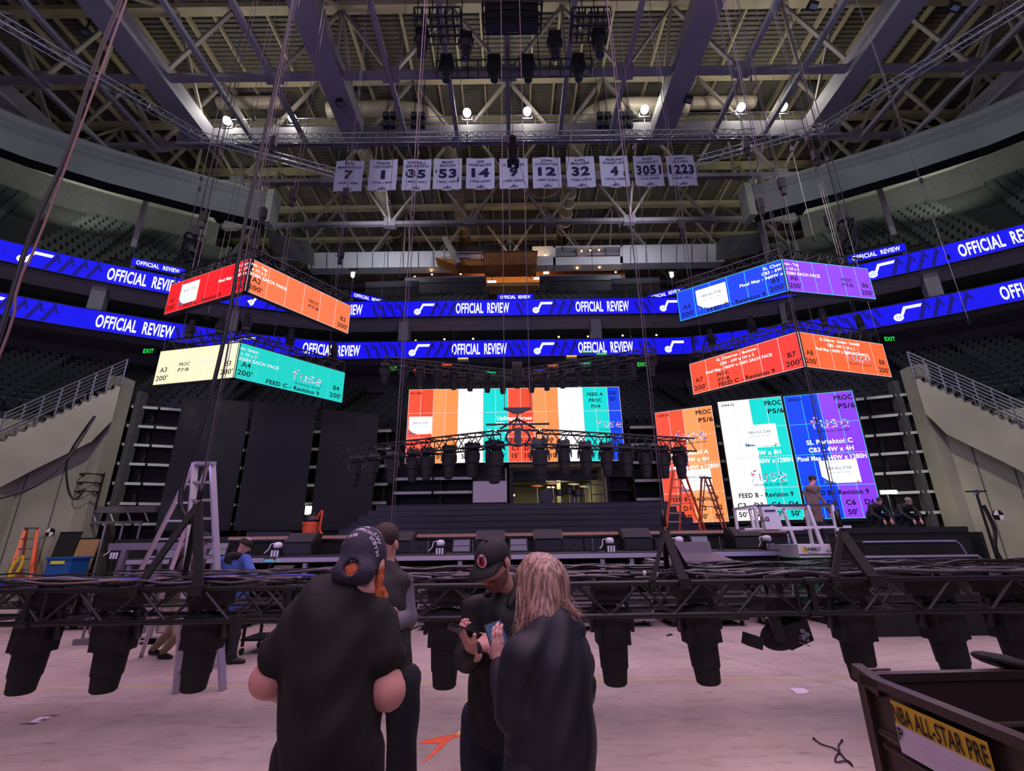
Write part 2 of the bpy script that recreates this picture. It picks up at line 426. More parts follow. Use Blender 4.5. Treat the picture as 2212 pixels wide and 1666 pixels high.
# end and side walls behind everything
CORR = mat('corrugated_siding',(96,88,84),.75,var=.1,vscale=.2)
def corr_wall(mb, a, b, z0, z1, p=.5, dep=.12):
    a = V(a); b = V(b); L = (b-a).length; d = (b-a)/L; n = V((-d.y,d.x)); N = int(L/p)
    vs = []
    for i in range(N*2+1):
        t = i*p/2; q = a+d*t+n*(dep if (i//1)%2 else 0)
        vs += [(q.x,q.y,z0),(q.x,q.y,z1)]
    mb.add(vs, [(2*i,2*i+2,2*i+3,2*i+1) for i in range(N*2)], CORR)
mb = MB(); corr_wall(mb,(-46,50.5),(46,50.5),14,38); struct('wall_far', mb)
mb = MB(); mb.bx(-46,-45.7,-16,51,0,38,DKC); struct('wall_left', mb)
mb = MB(); mb.bx(45.7,46,-16,51,0,38,DKC); struct('wall_right', mb)
mb = MB(); mb.bx(-46,46,-16.3,-16,0,38,DKC); struct('wall_back', mb)
# roof deck: fluted steel, flutes across the hall
mb = MB(); vs = []; p = .34; N = int(68/p)
for i in range(N):
    y = -16+i*p
    for dy,z in ((0,37.),(p*.42,37.),(p*.5,37.12),(p*.92,37.12)): vs += [(-46,y+dy,z),(46,y+dy,z)]
mb.add(vs, [(2*i,2*i+1,2*i+3,2*i+2) for i in range(len(vs)//2-1)], DECKM); struct('ceiling', mb)

# ================================================================== ROOF STEEL
ZL = 30.; ZT = 36.; DX = 3.7; YT = [0.3,5.8,11.3,16.8,22.3,27.6,31.5,37.,42.5,48.]
OCH = mat('ochre_lit_steel',(178,166,134),.6,var=.12,vscale=.8)  # warm light on top chords and purlins is put into this ochre
for j,Y in enumerate(YT):
    where = ['far behind the camera line','high over the camera','over the front of the floor','over the stage front','nearest cross truss in view','carrying the floodlight catwalk','just behind the row of banners','beyond the banners over the round ducts','over the far seats','against the far siding'][j]
    t = T('roof_truss','deep steel roof truss across the hall, '+where,'roof truss',(0,Y,ZL),'cross trusses of the roof')
    b = MB(); b.bx(-45.6,45.6,Y-.2,Y+.2,ZL-.18,ZL+.18,ROOFG); part('bottom_chord',b,t)
    b = MB(); b.bx(-45.6,45.6,Y-.3,Y+.3,ZT,ZT+.45,OCH); part('top_chord',b,t)
    b = MB()
    for k in range(-12,13):
        x = k*DX
        if k%2 == (j%2):
            for s in (-1,1):
                if abs(x+s*DX) < 46: b.bar((x,Y,ZL),(x+s*DX,Y,ZT),.22,.2,ROOFP)
            b.bx(x-.55,x+.55,Y-.27,Y+.27,ZL-.35,ZL+.45,ROOFG)
        elif k%4 == 1: b.bar((x,Y,ZL),(x,Y,ZT),.16,.16,ROOFP)
    part('web_members',b,t)
for k in range(-11,12):
    x = k*DX
    side = 'left' if k < 0 else 'right'; a = abs(k)
    lab = 'steel girder running away along the roof, '+('on the centre line of the hall' if k == 0 else ORD[a-1]+' to the '+side+' of the centre line')
    t = T('roof_girder',lab,'girder',(x,15,ZL),'girders running lengthwise under the roof')
    wide = a in (3,6,9)
    b = MB()
    if wide: b.bx(x-.75,x+.75,-15,27,ZL-.55,ZL-.2,ROOFG); b.bx(x-.72,x-.66,-15,27,ZL-.2,ZL+.7,ROOFG); b.bx(x+.66,x+.72,-15,27,ZL-.2,ZL+.7,ROOFG)
    else: b.bx(x-.14,x+.14,-15,27.6,ZL-.5,ZL-.2,ROOFG)
    part('bottom_flange',b,t)
    b = MB()
    for j in range(len(YT)-1):
        y0,y1 = YT[j],YT[j+1]
        if k%3 == 0: b.bar(*(((x,y0,ZL-.1),(x,y1,ZT)) if j%2 else ((x,y1,ZL-.1),(x,y0,ZT))),.18,.18,ROOFP)
    part('diagonal',b,t)
b = MB()
for k in range(-24,25):
    if k%2: b.bx(k*1.85-.06,k*1.85+.06,-15,50,ZT+.6,ZT+.98,OCH)
    else: b.bx(k*1.85-.07,k*1.85+.07,-15,50,ZT+.5,ZT+.98,OCH)
struct('trim_11', b)
# cross catwalk with floodlights
Yc = 27.0; Zc = 30.6
t = T('catwalk','steel catwalk with handrails across the hall carrying the lit floodlights','catwalk',(0,Yc,Zc))
b = MB(); b.bx(-24,24,Yc-.1,Yc+1.4,Zc-.12,Zc,ROOFG); b.bx(-24,24,Yc-.22,Yc-.1,Zc-1.3,Zc+.12,ROOFG); part('walkway',b,t)
b = MB()
for z in (.55,1.1): b.tube((-24,Yc-.05,Zc+z),(24,Yc-.05,Zc+z),.03,5,m=RAIL)
for i in range(49): b.tube((-24+i,Yc-.05,Zc),(-24+i,Yc-.05,Zc+1.1),.022,5,m=RAIL)
part('handrail',b,t)
FLOOD = led((255,255,240),26); 
fl = [(491,262),(632,256),(1009,245),(1139,242),(1392,238),(1600,233),(1691,232)]
b = MB(); b.lathe([(.10,-.16),(.20,-.14),(.32,.0),(.34,.12),(.30,.16)],(0,0,0),14,m=ROOFG)
hs = MB(); hs.lathe([(.27,-.02),(.27,.0)],(0,0,0),14,m=FLOOD)
def pm(mb, Mx): r = MB(); r.merge(mb, Mx); return r
for i,(px,py) in enumerate(fl):
    c = at(px,py,Yc-.35)
    t = T('floodlight','bright lit floodlight on the cross catwalk, '+ordn(i,7),'floodlight',c,'lit floodlights on the catwalk')
    R = (V((0,-4,1.7))-c).to_track_quat('Z','Y').to_matrix().to_4x4(); Mx = Matrix.Translation(c)@R
    part('housing',pm(b,Mx),t); part('lens',pm(hs,Mx@Matrix.Translation((0,0,.17))),t)
    y = MB(); y.bar(c+V((-.36,.1,.0)),c+V((-.36,.1,-.5)),.05,.05,RAIL); y.bar(c+V((.36,.1,.0)),c+V((.36,.1,-.5)),.05,.05,RAIL); y.bar(c+V((-.38,.1,-.5)),c+V((.38,.1,-.5)),.06,.06,RAIL); part('yoke',y,t)
    lamp('POINT','flood_glow',c+V((0,-.7,.1)),260,(1,.98,.86),shadow_soft_size=.25)
# round ducts
DUCT = mat('duct_metal',(176,164,146),.55,.2,var=.1)
def duct(pts, r, lab, bands=False):
    t = T('round_duct',lab,'duct',pts[-1],'round air ducts under the roof')
    b = MB(); b.path(pts, r, 20, DUCT); part('duct_pipe',b,t,smooth=True)
    b = MB()
    for i in range(1,9):
        k = i/9; L = V(pts[-2])*(1-k)+V(pts[-1])*k; d = (V(pts[-1])-V(pts[-2])).normalized()
        b.tube(L-d*.06,L+d*.06,r+.04,20,m=WHT if bands else DUCT)
    part('band_clamp',b,t)
def curve(p, n=8):
    out = []
    P = [V(q) for q in p]
    for i in range(len(P)-1):
        a = P[max(i-1,0)]; b = P[i]; c = P[i+1]; d = P[min(i+2,len(P)-1)]
        for k in range(n):
            s = k/n; out.append(.5*((2*b)+(-a+c)*s+(2*a-5*b+4*c-d)*s*s+(-a+3*b-3*c+d)*s**3))
    out.append(P[-1]); return out
zt = 33.8
duct([(-12.4,32,zt),(-12.4,45,zt)],.6,'round air duct running down to the far fascia, leftmost of three')
duct(curve([(-14,28.2,zt),(-8,28.2,zt),(-5.6,29.4,zt),(-5.1,32,zt)])+[(-5.0,45,zt)],.62,'round air duct with a bend, behind the banner numbered 53')
duct(curve([(14,28.2,zt),(8.2,28.2,zt),(6.2,29.4,zt),(5.9,32,zt)])+[(5.8,45,zt)],.62,'round air duct with pale bands, behind the banner numbered 32',True)
# bright rooftop boxes beside the left floodlights
for px,lab in ((540,'left'),(1560,'right')):
    c = at(px,222,29); b = MB(); b.tube(c+V((-1.5,0,.4)),c+V((-1.5,0,8)),.03,5,m=ROOFG); b.tube(c+V((1.5,0,.4)),c+V((1.5,0,8)),.03,5,m=ROOFG); b.lathe([(.45,-2.6),(.5,-2.5),(.5,2.5),(.45,2.6)],c,16,Matrix(((0,0,1),(0,1,0),(-1,0,0))),DUCT)
    solo('duct_drum',b,'pale duct section above the two %smost floodlights'%lab,'duct','horizontal duct sections')

# ================================================================== RIBBON BOARDS
BLU = led((16,10,235)); BLD = led((18,8,120)); LWH = led((245,250,255),1.25); RIBD = mat('board_housing',(40,36,70),.6)
def ribbon(name, s0, s1, z0, z1, lab, texts, logos, d=0., H=None):
    mid = bend((s0+s1)/2,z0,d); t = T('ribbon_board',lab,'led ribbon board',mid,'blue ribbon boards round the bowl')
    n = max(2,int((s1-s0)/.8)); b = MB(); fr = MB()
    for i in range(n):
        a = s0+(s1-s0)*i/n; c = s0+(s1-s0)*(i+1)/n
        b.quad(bend(a,z0,d-.06),bend(c,z0,d-.06),bend(c,z1,d-.06),bend(a,z1,d-.06),BLU)
    part('led_face',b,t)
    n = max(2,int((s1-s0)/1.6))
    for i in range(n):
        a = s0+(s1-s0)*i/n; c = s0+(s1-s0)*(i+1)/n
        for za,zb in ((z0-.05,z0),(z1,z1+.06)): fr.slab([bend(a,za,d-.07),bend(c,za,d-.07),bend(c,zb,d-.07),bend(a,zb,d-.07)],(0,.15,0),RIBD)
        fr.quad(bend(a,z0,d),bend(c,z0,d),bend(c,z1,d),bend(a,z1,d),RIBD)
    part('frame',fr,t)
    h = z1-z0; w = MB(); k = MB()
    for c in texts:
        wd = h*3.2
        if c-wd/2 < s0 or c+wd/2 > s1: continue
        pl = lambda u,v: bend(u, v, d-.09)
        text_on(w,'OFFICIAL',pl,c-wd*.235,z0+h*.17,h*.64,LWH,wd*.50,.022); text_on(w,'REVIEW',pl,c+wd*.29,z0+h*.17,h*.64,LWH,wd*.40,.022)
    for c in logos:
        if c-1 < s0 or c+1 > s1: continue
        q = h/1.2
        # ball with seams and the note stem and flag
        N = 16; cx,cz = c-.35*q, z0+.36*q
        w.add([bend(cx+.24*q*math.cos(2*PI*i/N),cz+.24*q*math.sin(2*PI*i/N),d-.08) for i in range(N)],[tuple(range(N))],LWH)
        k.quad(*[bend(cx+x*q,cz+z*q,d-.095) for x,z in ((-.22,-.01),(.22,-.01),(.22,.01),(-.22,.01))],BLU)
        for xx in (-.1,0,.1): k.quad(*[bend(cx+x*q,cz+z*q,d-.095) for x,z in ((xx-.01,-.2),(xx+.01,-.2),(xx+.01,.2),(xx-.01,.2))],BLU)
        w.quad(*[bend(cx+x*q,cz+z*q,d-.08) for x,z in ((.1,.1),(.26,.1),(.5,.62),(.34,.62))],LWH)
        w.quad(*[bend(cx+x*q,cz+z*q,d-.085) for x,z in ((.34,.44),(1.12,.44),(1.2,.62),(.34,.62))],LWH)
        for sgn in (-1,1):
            for i in range(4):
                x = cx+(.95+.62*i)*sgn*q+(.2 if sgn>0 else -.2)
                if x-.3 < s0 or x+.3 > s1: continue
                if any(abs(x-tc) < h*1.75 for tc in texts): continue
                k.quad(*[bend(x+a*q,z0+z*h,d-.07) for a,z in ((-.28*sgn,.03),(-.08*sgn,.03),(.28*sgn,.8),(.08*sgn,.8))],BLD)
                k.quad(*[bend(x+a*q,z0+z*h,d-.07) for a,z in ((.3,.5),(.42,.5),(.2,.97),(.06,.97))],BLD)
    if w.v: part('lettering',w,t)
    if k.v: part('pattern',k,t)
ZU = (16.8,18.0); ZW = (13.7,14.9)
TU = [-46,-34.8,-23.4,-12.3,-2,6.4,16.6,29.2,41]; LU = [-40.5,-28.6,-17.3,-6.2,2.1,11,23.6,35.5]
TL = [-46,-34.8,-23.3,-12.2,-2.2,6.4,16.6,30.2,41]; LLo = [-40.5,-29.9,-17.8,-6.4,2.1,11,24.2,35.5]
for nm,Z,tx,lg in (('upper',ZU,TU,LU),('lower',ZW,TL,LLo)):
    ribbon('ribbon_board',-50,-14.9,*Z,'blue led ribbon board reading OFFICIAL REVIEW, %s tier, left side of the bowl'%nm,[q for q in tx if q<-14],[q for q in lg if q<-14])
    ribbon('ribbon_board',-14.8,14.8,*Z,'blue led ribbon board reading OFFICIAL REVIEW, %s tier, straight across the far end'%nm,[q for q in tx if -14<q<14],[q for q in lg if -14<q<14])
    ribbon('ribbon_board',14.9,50,*Z,'blue led ribbon board reading OFFICIAL REVIEW, %s tier, right side of the bowl'%nm,[q for q in tx if q>14],[q for q in lg if q>14])
# small boards on the fronts of the upper vomitories
def small_board(p0, p1, Y0, Y1, lab, txt='OFFICIAL REVIEW'):
    """p0,p1: top-left and top-right pixel; real board 0.62 m tall"""
    a = at(*p0,Y0); b_ = at(*p1,Y1); a.z = b_.z = (a.z+b_.z)/2; d = (b_-a); L = d.length; d.normalize(); n = V((d.y,-d.x,0))
    H = L/5.2 if L < 3.4 else L/4.6
    t = T('entry_board',lab,'led board',(a+b_)/2-V((0,0,H)),'small boards over the upper seating entries')
    b = MB(); b.slab([a+V((0,0,.05)),b_+V((0,0,.05)),b_-V((0,0,H+.05)),a-V((0,0,H+.05))],-n*.5,RIBD); part('housing',b,t)
    pl = lambda u,v: a+d*u+V((0,0,v-H))+n*.05
    b = MB(); b.quad(pl(0.03,0.03)-n*.02,pl(L-.03,0.03)-n*.02,pl(L-.03,H-.03)-n*.02,pl(.03,H-.03)-n*.02,BLU); part('led_face',b,t)
    b = MB(); text_on(b,'OFFICIAL',pl,L*.3,H*.24,H*.5,LWH,L*.42,.02); text_on(b,'REVIEW',pl,L*.74,H*.24,H*.5,LWH,L*.32,.02); part('lettering',b,t)
    # side cheeks of the entry behind the board
    b = MB(); b.slab([a,a-V((0,0,H+.5)),a-V((0,0,H+.5))-n*3,a+V((0,0,.9))-n*3],d*.25,GREY); b.slab([b_,b_-V((0,0,H+.5)),b_-V((0,0,H+.5))-n*3,b_+V((0,0,.9))-n*3],-d*.25,GREY); part('side_wall',b,t)
small_board((1073,636),(1153,635),32,32,'small blue board reading OFFICIAL REVIEW, over the centre entry of the far upper seats')
small_board((757,637),(836,640),31.6,33.,'small blue board reading OFFICIAL REVIEW, left of the centre entry on the far end')
small_board((1396,630),(1480,627),33.,31.6,'small blue board reading OFFICIAL REVIEW, right of the centre entry on the far end')
small_board((286,556),(402,582),25.6,27.0,'small blue board reading OFFICIAL REVIEW, above the left upper ribbon behind the red screen')
small_board((1826,552),(1955,526),27.0,25.6,'small blue board reading OFFICIAL REVIEW, above the right upper ribbon by the violet screen')
# ================================================================== LED SCREENS
INK = mat('screen_ink',(12,8,10),.8)
class Face:
    """flat LED face: o = bottom-left corner, ux along, W x H metres, n toward the viewer"""
    def __init__(s, o, e, H):
        s.o = V(o); d = V(e)-V(o); d.z = 0; s.W = d.length; s.ux = d.normalized(); s.n = V((s.ux.y,-s.ux.x,0)); s.H = H
    def p(s, u, v, k=0): return s.o+s.ux*u+V((0,0,v))+s.n*k
    def cell(s, mb, u0,v0,u1,v1, m, k=0): mb.quad(s.p(u0,v0,k),s.p(u1,v0,k),s.p(u1,v1,k),s.p(u0,v1,k),m)
    def txt(s, mb, t, u, v, h, m, w=None, align='c', bold=.026, k=.012): text_on(mb,t,lambda a,b:s.p(a,b,k),u,v,h,m,w,bold,align)
PIX = {'f':["00110","01000","11100","01000","01000","01000","01000"],'u':["00000","00000","10010","10010","10010","10010","01110"],
       's':["00000","00000","01110","10000","01100","00010","11100"],'e':["00000","00000","01100","10010","11110","10000","01110"]}
RNG = random.Random(3)
FC = [led((215,40,50)),led((60,70,190)),led((250,250,255)),led((250,250,255)),led((90,170,230))]
def fuse(f, mb, u, v, w):
    """pixel word mark with TECHNICAL GROUP under it, bottom-left (u,v), width w"""
    c = w/20.; x = u
    for ch in 'fuse':
        for r,row in enumerate(PIX[ch]):
            for q,b in enumerate(row):
                if b == '1':
                    for sx in (0,.5):
                        for sy in (0,.5):
                            if RNG.random() < .95: f.cell(mb, x+(q+sx)*c, v+(6-r+sy)*c+.03, x+(q+sx+.46)*c, v+(6-r+sy+.46)*c+.03, RNG.choice(FC), .011)
        x += c*5
    f.txt(mb,'TECHNICAL GROUP',u+w/2,v-w*.085,w*.055,INK,w*.86,bold=.008)
LW_ = led((255,255,255),1.2); LBL = led((40,70,120)); LYE = led((230,180,60)); LCY = led((60,130,190))
def badge(f, mb, u0,v0,w,h):
    m = f
    pts = [(0,.3),(0,1),(1,1),(1,.0),(.25,.0)]
    mb.add([f.p(u0+a*w,v0+b*h,.008) for a,b in pts],[tuple(range(5))[::-1]],LW_)
    f.txt(mb,'NBA ALL STAR',u0+w*.5,v0+h*.58,h*.13,LBL,w*.66,bold=.01,k=.014)
    f.txt(mb,'2023 SALT LAKE',u0+w*.5,v0+h*.42,h*.07,LBL,w*.6,bold=.0,k=.014)
    for i in range(5): mb.add([f.p(u0+(a+.06*i)*w,v0+b*h,.013) for a,b in ((.02,.0),(.10,.0),(.04,.2-.03*i))],[(0,1,2)],LBL if i%2 else LCY)
    for i in range(3): mb.add([f.p(u0+(a)*w,v0+b*h,.013) for a,b in ((.86+.03*i,.0),(.9+.03*i,.0),(.9+.02*i,.16-.03*i))],[(0,1,2)],LYE)
def face_part(t, f, cols, rows, cw, line, name='led_face', lab=None):
    b = MB(); n = len(cols[0]) if isinstance(cols[0],list) else len(cols)
    rh = f.H/rows; cwid = f.W/n
    for r in range(rows):
        cl = cols[r] if isinstance(cols[0],list) else cols
        for i in range(n): f.cell(b,i*cwid,r*rh,(i+1)*cwid,(r+1)*rh,led(cl[i]))
    lw = .016
    for i in range(1,n): f.cell(b,i*cwid-lw/2,0,i*cwid+lw/2,f.H,line,.004)
    for r in range(1,rows): f.cell(b,0,r*rh-lw/2,f.W,r*rh+lw/2,line,.005)
    for a in ((0,0,f.W,lw),(0,f.H-lw,f.W,f.H),(0,0,lw,f.H),(f.W-lw,0,f.W,f.H)): f.cell(b,*a,line,.004)
    return part(name,b,t,label=lab)
def cabinet(t, f, dep=.12, m=BLKP):
    b = MB(); b.slab([f.p(-.03,-.03,-.004),f.p(f.W+.03,-.03,-.004),f.p(f.W+.03,f.H+.03,-.004),f.p(-.03,f.H+.03,-.004)],-f.n*dep,m); part('cabinet',b,t)
LLN = led((235,215,215)); LCL = led((60,230,255)); LFW = led((255,255,255))
# ---- upstage screen
f = Face((-5.0,21.9,5.25),(5.2,21.9,5.25),3.6)
t = T('led_screen','wide led test pattern screen with orange white and cyan columns, above the stage','screen',(0.1,21.9,5.2))
RO_,OR_,OW,CY,BL = (255,84,52),(255,158,92),(255,255,250),(0,222,215),(0,70,240)
row = [RO_,(240,80,45),OR_,(250,150,80),OW,OW,CY,CY,RO_,(240,80,45),OR_,(250,150,80),OW,OW,CY,CY,BL]
cabinet(t,f,.25); face_part(t,f,row,3,0,LLN)
b = MB(); c = f.W/17
f.txt(b,'60,1280',.35,3.35,.10,INK,.55); f.txt(b,'FEED A',c*15-.0,3.15,.16,INK); f.txt(b,'PROC',c*15,2.85,.16,INK); f.txt(b,'P3/4',c*15,2.55,.16,INK)
f.txt(b,'D5',c*16.4,3.2,.18,INK); f.txt(b,"25'",c*16.4,2.9,.18,INK)
f.txt(b,'UpStage Screen',c*8.5,2.02,.17,LFW); f.txt(b,'CB3 - 17W x 3H',c*8.5,1.72,.17,LFW); f.txt(b,'Pixel Map - 2720W x 960H',c*8.5,1.42,.15,LFW)
f.txt(b,'FEED A - Revision 9',c*9.6,.95,.18,INK)
for i,(q,d) in enumerate([('A1',"5'"),('B1',"5'"),('A2',"10'"),('B2',"5'"),('A3',"5'"),('B3',"5'"),('A4',"10'"),('B4',"10'"),('C1',"15'"),('D1',"15'"),('C2',"5'"),('D2',"10'"),('C3',"5'"),('D3',"5'"),('C4',"10'"),('D4',"10'")]):
    f.txt(b,q,c*(i+.5),.56,.2,INK); f.txt(b,d,c*(i+.5),.2,.2,INK)
part('lettering',b,t)
b = MB(); fuse(f,b,c*15.05,1.55,1.15); badge(f,b,.08,1.38,1.1,.85); part('logos',b,t)
# ---- periaktoi (tall rotating columns): right side lit, left side dark
PR = [((6.42,20.75),(8.55,19.62),'A'),((8.6,19.12),(10.86,18.38),'B'),((11.0,18.45),(13.3,17.72),'C')]
PC = {'A':[(255,84,60),(245,88,52),(255,166,98),(255,152,84)],'B':[OW,OW,CY,CY],'C':[(0,68,255),(0,62,240),(148,66,255),(140,60,245)]}
for (a,e,L) in PR:
    f = Face((*a,2.4),(*e,2.4),4.8); f.n = f.n
    lab = {'A':'tall led column showing orange test pattern, left of three beside the stage','B':'tall led column half white half cyan, middle of three beside the stage','C':'tall led column half blue half violet, right of three beside the stage'}[L]
    t = T('led_column',lab,'screen',((a[0]+e[0])/2,(a[1]+e[1])/2,2.0),'rotating led columns on the right of the stage')
    b = MB(); q0 = f.p(-.05,-.12,-.006); A_ = f.p(-.05,0,-.006); B_ = f.p(f.W+.05,0,-.006); C_ = f.p(f.W/2,0,-1.9)
    b.slab([V((p.x,p.y,2.28)) for p in (A_,B_,C_)],(0,0,5.02),BLKP); part('prism_cabinet',b,t)
    b = MB(); b.slab([V((p.x,p.y,2.02)) for p in (f.p(.4,0,-.3),f.p(f.W-.4,0,-.3),f.p(f.W/2,0,-1.4))],(0,0,.25),BLK); part('turntable',b,t)
    face_part(t,f,PC[L],4,0,LCL if L=='C' else LLN)
    b = MB(); q = MB()
    f.txt(b,{'A':'1600,32','B':'2304,32','C':'3008,32'}[L],.12,4.58,.09,INK,.5,align='l'); f.txt(b,'PROC',2.05,4.46,.19,INK,.62); f.txt(b,'P5/6',2.1,4.12,.19,INK,.58)
    y = 3.35 if L != 'B' else 1.4
    fuse(f,q,.75,y,1.35); badge(f,q,.75,(1.28 if L != 'B' else 2.85),1.25,.86)
    f.txt(b,'SL Periaktoi '+L,1.25,2.78,.17,LFW,1.55); f.txt(b,'CB3 - 4W x 4H',1.25,2.48,.17,LFW,1.5); f.txt(b,'Pixel Map - 640W x 1280H',1.2,2.16,.17,LFW,2.3)
    f.txt(b,'FEED B - Revision 9',1.2,.86,.17,INK,1.9)
    for i in range(4):
        n_ = {'A':'1122','B':'3344','C':'5566'}[L][i]; f.txt(b,'CDCD'[i]+n_ ,.3+.6*i,.48,.18,INK); f.txt(b,"50'",.3+.6*i,.14,.18,INK)
    part('lettering',b,t); part('logos',q,t)
for i,(a,e,L) in enumerate(PR):
    f = Face((-e[0]+.42,e[1],2.4),(-a[0]+.42,a[1],2.4),4.8)
    t = T('led_column','tall dark led column switched off, left of the stage, '+ordn(2-i,3),'screen',(-(a[0]+e[0])/2,(a[1]+e[1])/2,2.0),'dark led columns on the left of the stage')
    b = MB(); A_ = f.p(.0,0,0); B_ = f.p(f.W-.03,0,0); C_ = f.p(f.W/2,0,-1.2)
    b.slab([V((p.x,p.y,2.28)) for p in (A_,B_,C_)],(0,0,5.02),BLKP); part('prism_cabinet',b,t)
    b = MB(); b.slab([V((p.x,p.y,2.02)) for p in (f.p(.4,0,-.3),f.p(f.W-.4,0,-.3),f.p(f.W/2,0,-1.4))],(0,0,.25),BLK); part('turntable',b,t)
    b = MB(); off = mat('unlit_led_face',(22,24,27),.75,bump=.1,bscale=80)
    for k in range(4):
        for r in range(4): f.cell(b,.01+.587*k+.004,1.2*r+.004,.01+.587*k+.583,1.2*r+1.196,off,.004)
    part('led_face',b,t)

# ---- trusses and moving lights -------------------------------------------------
def box_truss(a, b, w, h, bay, r, t, mch=BLK, mlc=BLK, split=False, n=6):
    """box truss from a to b (bottom centre line), w deep, h tall"""
    a = V(a); b = V(b); d = (b-a); L = d.length; d.normalize(); s = V((d.y,-d.x,0)).normalized(); u = s.cross(d).normalized()
    if u.z < 0: u = -u
    ends = [(s*(w/2*i)+u*(h*j)) for j in (0,1) for i in (-1,1)]
    if split:
        for e in ends:
            m = MB(); m.tube(a+e,b+e,r,10,m=mch); part('chord_tube',m,t,smooth=True)
    else:
        m = MB()
        for e in ends: m.tube(a+e,b+e,r,n,m=mch)
        part('chord_tubes',m,t)
    m = MB(); N = max(1,round(L/bay)); rr = r*.55
    for i in range(N):
        p = a+d*(L*i/N); q = a+d*(L*(i+1)/N); c = (p+q)/2
        for i0,i1 in ((0,2),(1,3),(2,3),(0,1)):
            m.tube(p+ends[i0],c+ends[i1],rr,n,m=mlc); m.tube(c+ends[i1],q+ends[i0],rr,n,m=mlc)
    for i in range(0,N+1,4):
        p = a+d*(L*i/N)
        for i0,i1 in ((0,1),(1,3),(3,2),(2,0)): m.tube(p+ends[i0],p+ends[i1],rr*1.2,n,m=mlc)
    part('lacing',m,t)
def moving_head():
    """profile moving head hanging; origin at the clamp on the truss, body down"""
    t = T('moving_light','x x x x','stage light',(0,0,0))
    b = MB(); b.obox((0,0,-.13),(.40,.30,.16),None,BLK); b.obox((0,0,-.235),(.30,.24,.05),None,BLK)
    for x in (-.12,.12): b.tube((x,0,-.05),(x,0,.02),.03,8,m=DRK)
    part('base',b,t)
    for s in (-1,1):
        b = MB(); b.slab([(s*.155,-.05,-.25),(s*.155,.05,-.25),(s*.215,.06,-.36),(s*.215,.05,-.56),(s*.215,-.05,-.56),(s*.215,-.06,-.36)],(s*.035,0,0),BLK); part('yoke_arm',b,t)
    b = MB(); b.lathe([(.09,-.29),(.145,-.31),(.17,-.36),(.185,-.50),(.188,-.68),(.165,-.70),(.155,-.92),(.142,-.94),(.130,-1.08),(.11,-1.10),(.10,-1.09)],(0,0,0),20,m=BLK2)
    for s in (-1,1): b.obox((s*.12,0,-.50),(.13,.25,.36),None,BLK2)
    part('head',b,t,smooth=False)
    b = MB(); b.lathe([(.095,-1.095),(.09,-1.105),(.04,-1.115)],(0,0,0),16,m=mat('dark_lens',(40,42,60),.1)); part('lens',b,t)
    return t
MH = moving_head(); MH_used = [False]
def place_mh(loc, rz, label, group, tilt=(0,0), sc=1.):
    rot = (tilt[0],tilt[1],rz)
    if not MH_used[0]:
        MH_used[0] = True; MH.location = loc; MH.rotation_euler = rot; MH.scale = (sc,)*3; MH['label'] = label; MH['group'] = group; return MH
    return copy_tree(MH,loc,rot,label,group,scale=(sc,)*3)
# near truss across the whole view, at chest height
NY = 5.05; NZ0 = 1.02; NZ1 = 1.31
t = T('lighting_truss','black lighting truss lowered to chest height across the whole foreground','truss',(0,NY+.3,NZ0))
box_truss((-9.5,NY+.3,NZ0),(9.5,NY+.3,NZ0),.6,NZ1-NZ0,.62,.026,t,split=True)
b = MB()
for x in (-4.75,-2.2,.35,2.9,5.4): b.obox((x,NY,(NZ0+NZ1)/2),(.05,.06,NZ1-NZ0),None,BLK); b.obox((x,NY+.6,(NZ0+NZ1)/2),(.05,.06,NZ1-NZ0),None,BLK); b.tube((x-.06,NY,NZ1),(x+.06,NY,NZ1),.036,8,m=DRK); b.tube((x-.06,NY,NZ0),(x+.06,NY,NZ0),.036,8,m=DRK)
part('end_frames',b,t)
t = T('lighting_truss','second black truss lying parallel just behind the chest-height foreground truss','truss',(0,6.35,1.06))
box_truss((-9.5,6.35,1.06),(9.5,6.35,1.06),.5,.28,.6,.024,t)
fx = [75,245,440,645,962,1325,1512,1850,2045,2200]
for i,px in enumerate(fx):
    p = at(px,1400,NY+.3); k = i if i < 7 else i
    place_mh((p.x,NY+.3,1.33),[0,.1,-.05,.2,0,0,.1,-.1,.05,0][i],'black moving light hanging below the chest-height truss, '+ordn(i,10)+' of the row','moving lights under the near truss',((0,.02)[i%2],[.03,.02,.04,0,0,0,-.05,-.02,-.04,-.03][i]),sc=.88)
# the wrapped, tilted one
p = at(1690,1395,NY+.3)
t = T('wrapped_light','black moving light tilted sideways with a pale printed mark, under the near truss','stage light',(p.x,NY+.3,.9))
b = MB(); R = Matrix.Rotation(-.35,3,'Y')@Matrix.Rotation(.15,3,'X')
b.ell((p.x+.04,NY+.3,.80),(.25,.17,.135),18,BLK2,R); b.obox((p.x+.1,NY+.3,.83),(.28,.3,.22),R,BLK2,.9); part('head',b,t,smooth=False)
b = MB(); b.obox((p.x-.30,NY+.28,.74),(.14,.16,.11),Matrix.Rotation(.3,3,'Y'),BLK); part('lens_barrel',b,t)
for s,h in ((-1,.36),(1,.36)):
    b = MB(); b.slab([(p.x+s*.15-.05,NY+.3+s*.18,1.02),(p.x+s*.15+.06,NY+.3+s*.18,1.02),(p.x+s*.10+.05,NY+.3+s*.18,.76),(p.x+s*.10-.05,NY+.3+s*.18,.76)],(0,s*.03,0),BLK); part('yoke_arm',b,t)
b = MB(); b.obox((p.x,NY+.3,1.08),(.38,.36,.14),None,BLK); part('base',b,t)
b = MB(); MK = mat('pale_print',(120,120,130),.7)
Fw = lambda u,v: V((p.x+.10+u*.95+v*.25, NY+.139, .80+v*.95-u*.32))
